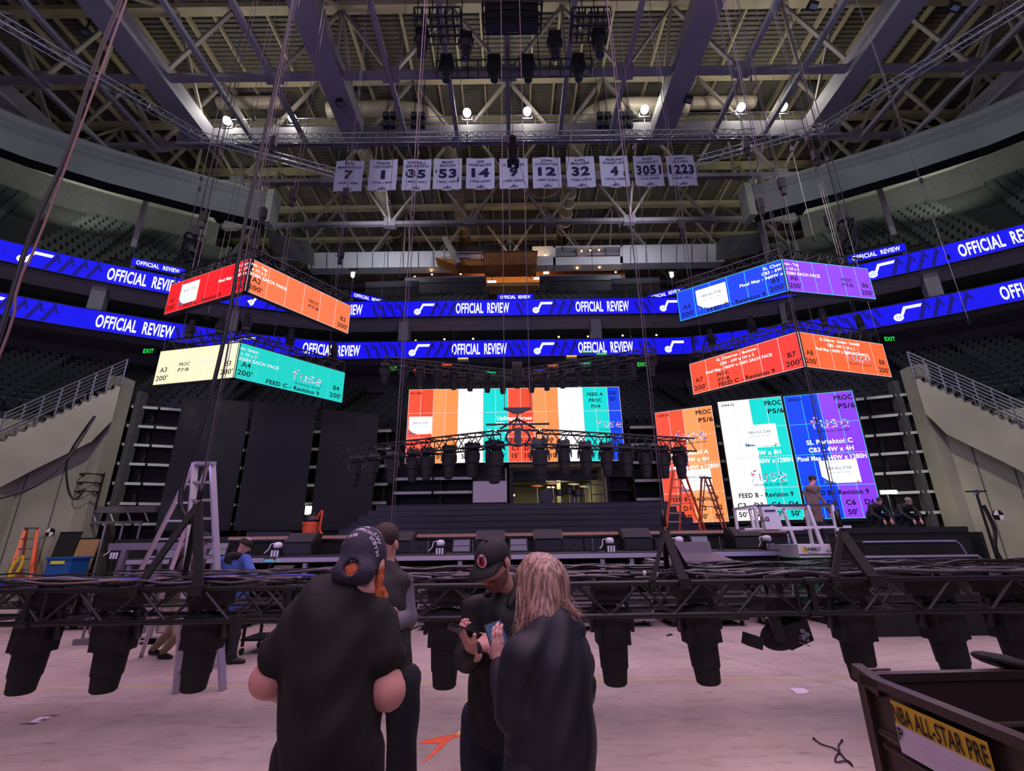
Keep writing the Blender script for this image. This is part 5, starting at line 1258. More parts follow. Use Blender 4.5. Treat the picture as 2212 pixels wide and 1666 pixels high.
solo('yellow_cable_coil',b,'coil of yellow cable hanging on the orange ladder at far left','cable')
# ---------------------------------------------------------------- left floor gear
c0 = at(165,1245,17); BIN = mat('blue_plastic',(30,80,150),.5)
a = at(112,1205,17); z1 = a.z
t = T('blue_bin','blue plastic bin with yellow label beside the left wall','bin',(at(140,1240,17).x,17,0))
x0 = at(112,1240,17).x; x1 = at(166,1240,17).x; b = MB(); b.slab([(x0+.06,16.7,0),(x1-.06,16.7,0),(x1,16.7,z1),(x0,16.7,z1)],(0,.7,0),BIN); part('tub',b,t); b = MB(); b.bx(x0-.03,x1+.03,16.66,17.45,z1-.05,z1+.02,BIN); part('rim',b,t)
b = MB(); b.bx(x0+.15,x0+.6,16.67,16.7,z1-.2,z1-.1,mat('yellow_label',(220,200,60),.6)); part('sticker',b,t)
def board(lab,px0,px1,py0,Y,m,cat='panel',name='leaning_panel'):
    a = at(px0,py0,Y); c = at(px1,py0,Y); b = MB(); b.slab([(a.x,Y-.35,0),(c.x,Y-.35,0),(c.x,Y,a.z),(a.x,Y,a.z)],(0,.06,0),m); b.bx(a.x,c.x,Y-.02,Y+.08,a.z-.03,a.z+.01,DRK); solo(name,b,lab,cat)
board('tall black flat panel standing behind the blue bin at left',131,176,1150,17.9,BLK2); board('tan cardboard sheet standing beside the black panel at left',174,216,1163,17.8,WOODB)
# steel table frame / crowd barrier in front of the left stage
BAR = mat('grey_steel_frame',(120,112,124),.45,.4)
t = T('steel_frame','long grey steel bench frame beside the silver ladder','frame',(-7.6,10.6,0))
xa = at(243,1178,10.6).x; xb = at(470,1178,10.6).x; z = at(350,1180,10.6).z; b = MB(); b.bx(xa,xb,10.5,10.62,z-.07,z+.07,BAR); part('top_rail',b,t)
for x in (xa+.35,(xa+xb)/2,xb-.2): b = MB(); b.bar((x,10.55,z),(x-.12,10.5,0),.1,.1,BAR); part('leg',b,t)
t = T('barrier_stack','row of low grey metal crowd barriers at left in front of the stage','barrier',(-7.4,9.9,0))
for k in range(3):
    x = at(215+70*k,1230,9.9).x; b = MB(); z = .98
    for pts in ([(x,9.9,.1),(x,9.9,z),(x+.62,9.9,z),(x+.62,9.9,.1)],[(x+.1,9.9,.2),(x+.1,9.9,z-.2),(x+.5,9.9,z-.2),(x+.5,9.9,.2)]):
        b.path(pts,.025,6,BAR); b.tube(pts[0],pts[3],.025,6,m=BAR)
    b.bar((x,9.9,.1),(x,9.9,0),.3,.06,BAR,up=(0,1,0)); b.bar((x+.62,9.9,.1),(x+.62,9.9,0),.3,.06,BAR,up=(0,1,0)); part('barrier_frame',b,t)
# scaffold/working platform at left behind: beam on brackets with cage ladder on the wall
t = T('service_gantry','pale steel service gantry with round cage ladder beside the left concrete wall','gantry',at(210,1090,20.2))
a = at(175,1103,20.2); c = at(338,1103,20.2); b = MB(); b.bx(a.x,c.x,20.1,20.3,a.z-.12,a.z+.14,BAR); b.bx(a.x+.3,c.x-.4,20.1,20.2,a.z-.55,a.z-.45,BAR)
for k in range(4): x = a.x+.5+(c.x-a.x-1)*k/3; b.tube((x,20.15,a.z),(x+.3,20.15,a.z-.5),.04,5,m=BAR); b.tube((x,20.15,a.z-.5),(x,20.15,0),.05,5,m=BAR)
part('beam',b,t)
b = MB(); x = at(200,1070,20).x; zc = at(200,1070,20).z
for s in (-.35,0,.35): b.tube((x+s,19.9,a.z),(x+s,19.9,zc+.9),.035,5,m=BLK)
for dz in (.2,.55,.9): b.path([(x+.4*math.cos(q),19.7+.35*math.sin(q),zc+dz-.1) for q in [2*PI*i/12 for i in range(12)]],.03,5,BLK,closed=True)
part('cage_ladder',b,t)
# console cart with monitors in front of the man in the blue top
t = T('control_cart','black wheeled control desk at left by the man in the blue top','desk',(-3.6,9.1,0))
xa = at(555,1250,9.1).x; xb = at(640,1250,9.1).x; b = MB(); b.bx(xa,xb,8.8,9.5,.98,1.05,BLK); b.bx(xa,xb,8.85,9.45,.2,.24,BLK); part('shelf',b,t)
for x in (xa+.04,xb-.04):
    for y in (8.86,9.44): b = MB(); b.bar((x,y,.12),(x,y,1.0),.04,.04,DRK); part('leg',b,t); b = MB(); b.lathe([(.05,-.02),(.05,.02)],(x,y,.05),12,Matrix.Rotation(PI/2,3,'Y'),BLK); part('caster',b,t)
SCB = led((60,130,190),.7)
def monitor(lab,px0,px1,py0,py1,Y,tilt,m2):
    a = at(px0,py0,Y); c = at(px1,py1,Y); t = T('small_screen',lab,'monitor',((a.x+c.x)/2,Y,1.05),'screens on the control desk')
    b = MB(); b.slab([(a.x,Y-tilt,c.z),(c.x,Y-tilt,c.z),(c.x,Y,a.z),(a.x,Y,a.z)],(0,.05,0),BLK); part('housing',b,t)
    b = MB(); n = -.012; b.quad((a.x+.02,Y-tilt+n,c.z+.02),(c.x-.02,Y-tilt+n,c.z+.02),(c.x-.02,Y+n,a.z-.02),(a.x+.02,Y+n,a.z-.02),m2)
    for k in range(3): x = a.x+.05+.1*k; b.quad((x,Y-tilt*.7+n*2,c.z+.06),(x+.07,Y-tilt*.7+n*2,c.z+.06),(x+.07,Y-tilt*.3+n*2,a.z-.07),(x,Y-tilt*.3+n*2,a.z-.07),led((120,170,190),.6))
    part('display',b,t); b = MB(); x = (a.x+c.x)/2; b.bar((x,Y+.05,1.05),(x,Y+.04,a.z-.05),.06,.03,BLK); part('stand',b,t)
monitor('small bright blue screen on the control desk',571,592,1206,1217,9.2,.05,SCB); monitor('tilted flat screen with dim diagrams on the control desk',594,634,1222,1242,8.95,.25,led((50,80,90),.5))
# water bottle helper
def bottle(c,lab,h=.24,gr=None):
    t = T('water_bottle',lab,'bottle',c,gr); PETM = mat('clear_plastic',(170,190,215),.15,trans=.6)
    b = MB(); b.lathe([(.03,0),(.034,.01),(.034,h*.6),(.03,h*.72),(.014,h*.88),(.014,h*.93)],c,14,m=PETM); part('bottle_body',b,t,smooth=True)
    b = MB(); b.lathe([(.0345,h*.3),(.0345,h*.5)],c,14,m=mat('blue_label',(50,110,190),.5)); part('wrapper',b,t,smooth=True); b = MB(); b.lathe([(.016,h*.92),(.016,h)],c,12,m=WHT); part('cap',b,t)
c = at(1705,1172,12.3); bottle((c.x,12.3,FD),'water bottle standing on the right end of the front stage',.36)
# covered lighting desk on a silver flight case, behind the near truss
Yd = 10.9; xa = at(1432,1215,Yd).x; xb = at(1600,1215,Yd).x; zt1 = at(1500,1213,Yd).z
SIL = mat('flight_case_edge',(160,160,172),.35,.8); TARP = mat('grey_vinyl_cover',(96,88,100),.45,bump=.3,bscale=8)
t = T('covered_desk','grey vinyl covered lighting desk on a silver edged flight case behind the near truss','desk',((xa+xb)/2,Yd+.4,0))
b = MB(); b.bx(xa,xb,Yd,Yd+.9,.12,zt1-.16,BLK); part('flight_case',b,t)
for x in (xa+.12,xb-.12):
    for y in (Yd+.1,Yd+.8): b = MB(); b.tube((x-.02,y,.06),(x+.02,y,.06),.06,12,m=BLK); b.obox((x,y,.115),(.1,.1,.02),None,SIL); part('caster',b,t)
for z in (zt1-.16,zt1-.06): b = MB(); b.bx(xa-.2,xb+.06,Yd-.03,Yd+.93,z,z+.05,SIL); part('case_edge',b,t)
b = MB(); b.slab([(xa+.1,Yd,zt1),(xb-.1,Yd,zt1),(xb-.35,Yd+.5,zt1+.16),(xa+.25,Yd+.5,zt1+.16)],(0,.02,.0),TARP); b.slab([(xa+.1,Yd,zt1-.02),(xb-.1,Yd,zt1-.02),(xb-.35,Yd+.5,zt1-.02),(xa+.25,Yd+.5,zt1-.02)],(0,.0,.03),TARP)
b.slab([(xa+.2,Yd+.5,zt1+.1),(xb-.38,Yd+.5,zt1+.1),(xb-.38,Yd+.58,zt1+.40),(xa+.2,Yd+.58,zt1+.40)],(0,.1,0),TARP)
part('dust_cover',b,t)
b = MB(); b.slab([(xa-.32,Yd-.05,zt1+.06),(xa+.1,Yd-.05,zt1-.03),(xa+.1,Yd+.35,zt1-.03),(xa-.3,Yd+.35,zt1+.04)],(0,0,.02),WHT); solo('paper_roll',b,'white rolled paper sheets lying at the left end of the covered desk','paper')
# ---------------------------------------------------------------- scissor lift
WP = mat('lift_white_paint',(206,206,206),.45); GRN = mat('lift_green_paint',(24,110,52),.5)
Yl = 11.2; xa = at(1725,1190,Yl).x; xb = at(1876,1190,Yl).x; z0 = at(1750,1205,Yl).z; z1 = at(1750,1176,Yl).z
t = T('scissor_lift','white scissor lift with green base and guard rails, right of the stage','lift',((xa+xb)/2,Yl+.5,0))
b = MB(); b.bx(xa,xb,Yl,Yl+1.2,z0,z1,WP); b.bx(xa,xb,Yl-.02,Yl,z0+.06,z0+.075,DRK); part('platform',b,t)
b = MB(); b.bx(xa+.12,xb,Yl+.1,Yl+1.1,.25,z0-.01,GRN); part('chassis',b,t)
for x in (xa+.4,xb-.35):
    for y in (Yl+.12,Yl+1.05): b = MB(); b.tube((x,y-.08,.25),(x,y+.08,.25),.25,16,m=BLK); part('wheel',b,t)
zr = at(1700,1092,Yl).z; xr0 = at(1630,1092,Yl).x; xr1 = at(1812,1092,Yl).x
b = MB()
for y in (Yl+.06,Yl+1.1):
    b.bar((xr0,y,zr),(xr1,y,zr),.06,.06,DRK if y<Yl+.5 else WP)
    zm = at(1700,1140,Yl).z; b.bar((xr0+.2,y,zm),(xr1+.2,y,zm),.05,.05,WP)
for px,px2 in ((1747,1778),(1800,1818),(1668,1680),(1632,1640)):
    x = at(px,1092,Yl).x; xq = at(px2,1175,Yl).x if px>1700 else at(px2,1142,Yl).x; zz = z1 if px>1700 else zm
    b.bar((x,Yl+.06,zr),(xq,Yl+.06,zz),.07,.06,WP); b.bar((x,Yl+1.1,zr),(xq,Yl+1.1,zz),.06,.06,WP)
b.bar((xr0,Yl+.06,zr),(xr0,Yl+1.1,zr),.05,.05,WP); b.bar((xr1,Yl+.06,zr),(xr1,Yl+1.1,zr),.05,.05,WP)
b.bar((at(1672,1142,Yl).x,Yl+.06,zm),(at(1694,1108,Yl).x,Yl+.06,zr-.2),.05,.05,WP)
b.bx(xr0+.1,xa+.2,Yl+.0,Yl+1.15,zm-.06,zm-.02,WP)
part('guard_rail',b,t)
b = MB(); x = at(1640,1100,Yl).x; x2 = at(1672,1100,Yl).x; zb_ = at(1650,1144,Yl).z; b.slab([(x,Yl-.12,zr-.03),(x2,Yl-.12,zr-.03),(x2+.06,Yl-.12,zb_),(x+.02,Yl-.12,zb_)],(0,.18,0),WP); b.bx(x+.05,x2-.05,Yl-.14,Yl-.12,zr-.14,zr-.1,DRK)
part('control_box',b,t)
def lab_on(mb,s,px,py,h,m,Y,w=None,bold=.02): c = at(px,py,Y); text_on(mb,s,lambda u,v:V((c.x+u,Y,c.z+v)),0,0,h,m,w,bold)
b = MB(); lab_on(b,'JLG',1652,1126,.09,INK,Yl-.13,.22,.03); lab_on(b,'SUNBELT',1756,1190,.07,INK,Yl-.012,.36,.03); lab_on(b,'RENTALS',1756,1196,.03,INK,Yl-.012,.2,.0); lab_on(b,'106177',1795,1193,.05,DRK,Yl-.012,.22,.0)
part('lettering',b,t)
b = MB(); c = at(1738,1187,Yl-.012); SUN = mat('sun_logo_yellow',(226,190,60),.5)
b.add([c+V((.05*math.cos(2*PI*i/14),0,.05*math.sin(2*PI*i/14))) for i in range(14)],[tuple(range(14))],SUN)
for i in range(10): a = 2*PI*i/10; b.quad(*[c+V((q*math.cos(a+e),-.001,q*math.sin(a+e))) for q,e in ((.06,-.12),(.08,-.1),(.08,.1),(.06,.12))],SUN)
part('sun_logo',b,t)
# black stage steps at right with pale nosing
NOS = mat('pale_step_nosing',(136,130,170),.4,.4)
t = T('stage_steps','wide black stage steps with rounded pale edges at the right','steps',(7.6,10.6,0))
for k,(px0,px1,py,Y,bz) in enumerate([(1850,2116,1200,9.6,0),(1862,2068,1168,10.15,0)]):
    a = at(px0,py,Y); c = at(px1,py,Y); z = at((px0+px1)/2,py,Y).z; b = MB(); b.bx(a.x,c.x,Y,Y+ (.55 if k==0 else 1.1),0,z,BLK2); part('step',b,t)
    b = MB(); b.path([(a.x,Y-.01,z-.02),(c.x-.05,Y-.01,z-.02),(c.x+.03,Y-.01,z-.1),(c.x+.12,Y-.01,z-.36)],.022,6,NOS); part('nosing',b,t)
# long black staging base at floor behind the truss, right
b = MB(); a = atz(1835,1362,0.0); b.slab([(a.x,a.y,.0),(16,a.y-1.2,.0),(16,a.y+.5,.0),(a.x,a.y+1.3,.0)],(0,0,.22),BLK2)
solo('floor_ramp',b,'long low black cable ramp lying on the floor at right behind the near truss','ramp')
# dark gear silhouettes under and before the stage (road cases)
CASE = mat('road_case_laminate',(38,36,44),.6); r = random.Random(11)
for k,(px0,px1,zt2,Y) in enumerate([(905,985,.8,10.9),(1010,1075,.62,11.2),(1235,1330,.85,10.6),(1340,1405,.66,11.0),(640,700,.9,10.8),(480,540,.55,11.4),(1640,1710,.85,10.9),(1905,2010,.8,11.2),(2050,2180,.8,11.0),(170,250,.75,11.6),(60,150,.72,11.4)]):
    xa = at(px0,1250,Y).x; xb = at(px1,1250,Y).x
    t = T('road_case','dark wheeled road case on the floor behind the near truss, '+ordn(sorted([905,1010,1235,1340,640,480,1640,1905,2050,170,60]).index(px0),11),'case',((xa+xb)/2,Y,0),'road cases behind the near truss')
    b = MB(); b.bx(xa,xb,Y,Y+.6,.12,zt2,CASE); part('case_body',b,t)
    b = MB()
    for z in (.12,zt2-.03,zt2*.6): b.bx(xa-.01,xb+.01,Y-.012,Y+.61,z,z+.03,SIL)
    for x in (xa,xb-.03): b.bx(x-.005,x+.035,Y-.014,Y,.12,zt2,SIL)
    part('edging',b,t)
    for x in (xa+.1,xb-.1):
        for y in (Y+.1,Y+.5): b = MB(); b.tube((x-.02,y,.05),(x+.02,y,.05),.05,10,m=BLK); b.bx(x-.04,x+.04,y-.04,y+.04,.095,.12,SIL); part('caster',b,t)
# ---------------------------------------------------------------- large bin in the lower right corner
BINM = mat('brown_metal_bin',(64,52,48),.4,.3,bump=.15,bscale=10)
zt3 = 1.08
c1 = atz(1868,1464,zt3); c2 = atz(2186,1594,zt3); d = (c2-c1); d.z = 0; dn = d.normalized(); L = 1.5; wv = V((-dn.y,dn.x,0))
if wv.x < 0: wv = -wv
c3 = atz(2212,1455,zt3); back = (c3-c1); back.z = 0; back = back.normalized()
t = T('metal_bin','large open brown ribbed metal bin with an all-star sign, lower right corner','bin',(c1+dn*.7+back*.8)*1-V((0,0,zt3)))
def panel(a,dirv,L,nrm,name,ribs=5,lab=None):
    b = MB(); a = V(a); dirv = V(dirv); nrm = V(nrm)
    b.slab([a-V((0,0,zt3)),a+dirv*L-V((0,0,zt3)),a+dirv*L,a],nrm*.02,BINM)
    for k in range(ribs):
        z = -.20-k*.155
        for q,dd in ((0,.012),):
            p0 = a+dirv*.05+V((0,0,z)); p1 = a+dirv*(L-.05)+V((0,0,z))
            b.tube(p0-nrm*.004,p1-nrm*.004,.016,8,m=BINM); b.tube(p0-nrm*.004-V((0,0,.05)),p1-nrm*.004-V((0,0,.05)),.012,8,m=BINM)
            b.tube(p0+nrm*.024,p1+nrm*.024,.016,8,m=BINM)
    b.bar(a+V((0,0,.0)),a+dirv*L,.05,.035,BINM); b.bar(a-V((0,0,zt3)),a,.05,.05,BINM,up=dirv)
    return part(name,b,t)
panel(c1,dn,L,wv,'side_panel'); 
wb = V((-back.y,back.x,0)); wb = wb if wb.y < 0 else -wb
panel(c1,back,1.5,wb,'end_panel')
panel(c1+back*1.5,dn,L,-wv,'side_panel'); panel(c1+dn*L,back,1.5,-wb,'end_panel')
b = MB(); b.slab([c1-V((0,0,zt3-.12)),c1+back*1.5-V((0,0,zt3-.12)),c1+back*1.5+dn*L-V((0,0,zt3-.12)),c1+dn*L-V((0,0,zt3-.12))],(0,0,.02),BINM); part('bottom_panel',b,t)
b = MB(); b.bar(c1+back*.02-dn*.05+V((0,0,.02)),c1+back*.16-dn*.05+V((0,0,.02)),.02,.01,mat('bin_latch',(150,130,135),.4,.7)); b.bar(c1-dn*.05+V((0,0,.02)),c1+dn*.12+V((0,0,-.02)),.05,.06,BINM); part('corner_latch',b,t)
# sign taped to the outer side
g1 = atz(1950,1508,zt3-.03); k0 = (g1-c1).dot(dn); SG = mat('sign_yellow',(206,170,44),.6); 
def sp(u,v,k=.03): return c1+dn*(k0+u)+V((0,0,-.035+v))-wv*k
b = MB(); SW = .46
b.quad(sp(0,-.085),sp(SW,-.085),sp(SW,0),sp(0,0),SG); b.quad(sp(0,-.19),sp(SW,-.19),sp(SW,-.085),sp(0,-.085),mat('sign_paper',(205,195,215),.7))
text_on(b,'NBA ALL-STAR PRE',lambda u,v:sp(u,v,.034),SW/2,-.076,.062,INK,SW*.97,.015); text_on(b,'P',lambda u,v:sp(u,v,.034),.025,-.14,.045,INK,None,.015)
for k in range(3): text_on(b,'~~~ ~~ ~~~',lambda u,v:sp(u,v,.034),.24,-.12-.02*k,.01,mat('faint_print',(150,140,160),.8),.2,0)
part('paper_sign',b,t)
# dark bag resting on the bin's far rim
b = MB(); c = c3+V((-.06,.06,.02)); b.ell(c+V((.05,0,.012)),(.16,.08,.035),14,BLK2,Matrix.Rotation(.25,3,'Y')); b.obox(c+V((.12,-.03,.0)),(.12,.03,.02),None,mat('bin_latch',(150,130,135)))
solo('dark_bag',b,'dark soft bag lying over the far rim of the brown bin','bag')
# ---------------------------------------------------------------- things on the floor
PAP = mat('paper_white',(214,205,222),.7)
def paper(lab,pts):
    b = MB(); b.slab([atz(x,y,.002)*1 for x,y in pts],(0,0,.003),PAP); solo('floor_paper',b,lab,'paper')
paper('white paper taped on the floor at lower left',[(62,1562),(85,1550),(112,1548),(88,1561)])
b = MB(); b.slab([atz(x,y,.0065) for x,y in ((82,1557),(96,1552),(102,1553),(92,1558))],(0,0,.001),mat('grey_ink',(110,100,120))); 
b.slab([atz(x,y,.001) for x,y in ((40,1564),(66,1562),(84,1563),(70,1566))],(0,0,.001),mat('dark_tape',(70,60,70))); b.slab([atz(x,y,.001) for x,y in ((92,1547),(112,1545),(130,1545),(116,1548))],(0,0,.001),mat('dark_tape',(70,60,70)))
solo('floor_tape',b,'dark tape strips around the white paper at lower left','tape')
paper('torn white paper scrap on the floor left of the brown bin',[(1706,1488),(1734,1487),(1750,1493),(1742,1499),(1722,1500)])
YPN = mat('yellow_floor_mark',(214,206,110),.6,var=.15,vscale=14); ORP = mat('orange_floor_mark',(240,104,66),.6,var=.2,vscale=14)  # flat yellow and orange shapes on the floor
b = MB(); b.slab([atz(x,y,.001) for x,y in ((985,1586),(1000,1574),(1020,1566),(1026,1572),(1027,1590),(1014,1584),(998,1590))],(0,0,.002),YPN)
b.slab([atz(x,y,.001) for x,y in ((985,1586),(998,1590),(975,1597),(925,1642),(912,1650),(950,1608),(940,1607),(905,1607),(915,1600),(950,1592))],(0,0,.002),ORP)
solo('floor_mark',b,'yellow and orange mark on the floor beside the jeans','paint mark')
b = MB(); b.slab([atz(x,y,.001) for x,y in ((1004,1516),(1013,1512),(1022,1515),(1016,1520),(1006,1520))],(0,0,.002),YPN); solo('floor_spot',b,'small yellow spot on the floor left of the jeans','paint mark')
b = MB(); b.path(curve([atz(x,y,.012) for x,y in ((1758,1596),(1775,1608),(1800,1616),(1814,1626),(1826,1640),(1840,1652))],4),.006,5,CABLE); b.path(curve([atz(x,y,.012) for x,y in ((1819,1600),(1811,1612),(1814,1624),(1806,1634),(1806,1646),(1832,1644),(1842,1655))],4),.006,5,CABLE)
b.ell(atz(1758,1596,.015),(.012,.012,.012),6,CABLE); b.ell(atz(1819,1600,.015),(.012,.012,.012),6,CABLE)
solo('cable_tie',b,'thin twisted black cable tie on the floor left of the brown bin','cable tie')
b = MB(); b.path(curve([atz(x,y,.02) for x,y in ((866,1378),(880,1365),(905,1352),(930,1345))],4),.012,5,CABLE); b.path([atz(868,1418,.3)+V((.06*math.cos(a),0,.09*math.sin(a)))for a in [2*PI*i/12 for i in range(12)]],.008,5,CABLE,closed=True)
solo('floor_cable',b,'thin black cable on the floor right of the man in the patterned hat','cable')
b = MB(); b.ell(atz(1448,1371,.02),(.05,.02,.02),8,BLK); b.ell(atz(1442,1373,.02),(.03,.02,.015),8,BLK); solo('black_debris',b,'small dark scrap on the floor between two hanging lights','debris')
# tripod stand with cable at the far right, and dark crate beside the right wall
c = at(2146,1240,14.5); t = T('tripod_stand','black tripod stand with small crossbar and cables, at the right wall','stand',(c.x,14.5,0))
top = at(2108,1062,14.5); b = MB(); b.tube((top.x,14.5,.4),(top.x,14.5,top.z),.035,8,m=BLK); part('pole',b,t)
for a in (0,2.1,4.2): b = MB(); b.bar((top.x,14.5,.9),(top.x+.7*math.cos(a),14.5+.7*math.sin(a),0),.05,.03,BLK); part('leg',b,t)
b = MB(); b.bar((top.x-.3,14.5,top.z),(top.x+.3,14.5,top.z),.05,.04,DRK); b.obox((top.x,14.5,top.z-.02),(.1,.1,.14),None,STL); part('crossbar',b,t)
b = MB(); b.path(curve([(top.x+.05,14.45,top.z-.4),(top.x+.1,14.4,1.9),(top.x-.05,14.4,1.3),(top.x+.2,14.4,.6),(top.x+.1,14.4,.3)],4),.05,6,CABLE); part('hanging_cable',b,t)
# targets on columns
for px,py,Y,s in ((107,1150,17.3,'left'),(2158,1113,14,'right')):
    c = at(px,py,Y); b = MB()
    for q in range(4):
        for w_ in range(1): b.add([c]+[c+V((.14*math.cos(a),0,.14*math.sin(a))) for a in [q*PI/2+i*PI/12 for i in range(7)]],[tuple(range(8))],(WHT if q%2 else BLK))
    b.slab([c+V((.14*math.cos(2*PI*i/16),.01,.14*math.sin(2*PI*i/16))) for i in range(16)],(0,.05,0),DRK)
    solo('survey_target',b,'round black and white survey target on the %s concrete column'%s,'target')
# lit wall lamp by the right columns
for px,py,Y,s in ((1922,1063,20,'right of the violet column'),):
    c = at(px,py,Y); b = MB(); b.obox(c,(.55,.1,.08),None,led((255,250,215),10)); b.obox(c+V((0,.12,0)),(.7,.12,.16),None,WHT); b.tube(c+V((0,.16,0)),(c.x,c.y+.16,2.0),.04,6,m=DRK)
    solo('work_lamp',b,'bright white work lamp '+s,'lamp'); lamp('POINT','work_lamp_glow',c+V((0,-.5,0)),55,(1,.97,.8),shadow_soft_size=.2)
for px in (506,667):
    pass
c = at(662,1085,22); lamp('POINT','back_lamp_glow',(c.x,21.8,3.2),25,(1,.97,.8),shadow_soft_size=.2)
b = MB(); b.obox((c.x,22.3,3.25),(.25,.1,.35),None,led((255,250,225),8)); b.obox((c.x,22.4,3.25),(.35,.1,.45),None,BLK); b.tube((c.x,22.45,0),(c.x,22.45,3.1),.03,5,m=BLK); solo('work_lamp',b,'bright lamp glinting through the gap between two dark columns','lamp')
# ================================================================== PEOPLE
def surf(prims, h, k=.02, pad=.05, fold=None):
    """smooth union of tapered capsules and ellipsoids, polygonised by surface nets"""
    P = []
    for p in prims:
        if p[0] == 'c':
            a = np.array(p[1]); b = np.array(p[2]); r1 = p[3]; r2 = p[4]; lo = np.minimum(a,b)-max(r1,r2); hi = np.maximum(a,b)+max(r1,r2)
        elif p[0] == 'e':
            c = np.array(p[1]); R = max(p[2]); lo = c-R; hi = c+R
        P.append((p,lo,hi))
    kk = [(q[5] if q[0]=='c' and len(q)>5 else (q[4] if q[0]=='e' and len(q)>4 else k)) for q in prims]
    lo = np.min([q[1] for q in P],0)-pad; hi = np.max([q[2] for q in P],0)+pad
    n = np.ceil((hi-lo)/h).astype(int)+1; D = np.full(n,.3)
    for (p,l,u),k_ in zip(P,kk):
        m = abs(k_)+3*h; i0 = np.maximum(0,np.floor((l-m-lo)/h).astype(int)); i1 = np.minimum(n,np.ceil((u+m-lo)/h).astype(int)+1)
        ax = [lo[d]+h*np.arange(i0[d],i1[d]) for d in range(3)]; X,Y,Z = np.meshgrid(*ax,indexing='ij'); Q = np.stack([X,Y,Z],-1)
        if p[0] == 'c':
            a = np.array(p[1]); b = np.array(p[2]); ab = b-a; t = np.clip(((Q-a)@ab)/max(1e-9,ab@ab),0,1)
            d = np.linalg.norm(Q-a-t[...,None]*ab,axis=-1)-(p[3]+(p[4]-p[3])*t)
        else:
            c = np.array(p[1]); r = np.array(p[2]); q = Q-c
            if len(p) > 3 and p[3] is not None: q = q@np.array(p[3])
            k0 = np.linalg.norm(q/r,axis=-1); k1 = np.linalg.norm(q/(r*r),axis=-1); d = k0*(k0-1)/np.maximum(k1,1e-9)
        sl = tuple(slice(i0[d_],i1[d_]) for d_ in range(3)); A = D[sl]
        if k_ < 0:   # carve
            k2 = -k_; hh = np.clip(.5-.5*(A+d)/k2,0,1); D[sl] = A*(1-hh)+(-d)*hh+k2*hh*(1-hh)
        else:
            hh = np.clip(.5+.5*(A-d)/k_,0,1); D[sl] = A*(1-hh)+d*hh-k_*hh*(1-hh)
    if fold is not None:
        X,Y,Z = np.meshgrid(*[lo[d]+h*np.arange(n[d]) for d in range(3)],indexing='ij'); D = D+fold(X,Y,Z)
    # surface nets
    S = D < 0; n1 = np.array(D.shape)-1
    cnt = np.zeros(n1); acc = np.zeros((*n1,3))
    cor = [(i,j,k) for i in (0,1) for j in (0,1) for k in (0,1)]
    def sub(A,c): return A[c[0]:c[0]+n1[0], c[1]:c[1]+n1[1], c[2]:c[2]+n1[2]]
    for c in cor:
        for ax in range(3):
            if c[ax] == 0:
                e = list(c); e[ax] = 1; d0 = sub(D,c); d1 = sub(D,e); x = (sub(S,c) != sub(S,e))
                t = np.where(x, d0/np.where(x,d0-d1,1), 0)
                for q in range(3): acc[...,q] += np.where(x, c[q]+(t if q == ax else 0), 0)
                cnt += x
    act = cnt > 0; idx = -np.ones(n1,int); idx[act] = np.arange(act.sum())
    I = np.argwhere(act); vs = lo+h*(I+acc[act]/cnt[act][:,None])
    fs = []
    for ax in range(3):
        b_,c_ = [(1,2),(2,0),(0,1)][ax]
        lo_s = [slice(1,n1[d]) for d in range(3)]; lo_s[ax] = slice(0,n1[ax]); A = S[tuple(lo_s)]
        hi_s = [slice(1,n1[d]) for d in range(3)]; hi_s[ax] = slice(1,n1[ax]+1); B = S[tuple(hi_s)]
        E = np.argwhere(A != B); flip = A[tuple(E.T)]; st = np.ones(3,int); st[ax] = 0; E = E+st
        def g(db,dc):
            q = E.copy(); q[:,b_] -= db; q[:,c_] -= dc; return idx[q[:,0],q[:,1],q[:,2]]
        Qd = np.stack([g(1,1),g(0,1),g(0,0),g(1,0)],1); Qd[~flip] = Qd[~flip][:,::-1]; fs.append(Qd)
    fs = np.concatenate(fs); fs = fs[(fs >= 0).all(1)]
    return vs, fs
def smesh(mb, prims, h, m, k=.02, fold=None, Mx=None):
    vs, fs = surf(prims,h,k,fold=fold)
    if Mx is not None: vs = vs@np.array(Mx.to_3x3()).T+np.array(Mx.translation)
    mb.add(vs.tolist(), fs.tolist(), m)
def L3(a,b,t): return tuple(np.array(a)*(1-t)+np.array(b)*t)
def wr(amp, f=34, ph=0): return lambda X,Y,Z: amp*np.sin(f*Z+9*np.sin(7*X+ph)+5*np.sin(8*Y))*np.sin(6*X+5*Y+ph)
SKIN = mat('skin',(206,150,140),.5,bump=.05,bscale=60); SKIN2 = mat('skin_pale',(214,164,156),.5)
LIP = mat('lips',(160,90,90),.5); EYW = mat('eye_white',(220,215,215),.3); HAIRD = mat('dark_hair',(44,32,28),.7,bump=.6,bscale=90); BEARD = mat('ginger_hair',(190,98,48),.7,bump=.7,bscale=70)
TEE = mat('black_tshirt',(15,14,16),.85,bump=.15,bscale=40); JKT = mat('black_jacket',(14,14,16),.7,bump=.12,bscale=30); NAVY = mat('navy_padded_jacket',(24,26,38),.6,bump=.1,bscale=20)
DEN = mat('dark_denim',(26,34,48),.85,bump=.2,bscale=60); DEN2 = mat('blackish_denim',(20,25,34),.85,bump=.2,bscale=60); SHOE = mat('shoe_black',(20,20,22),.6); GSL = mat('grey_knit',(112,106,120),.85,bump=.2,bscale=50)
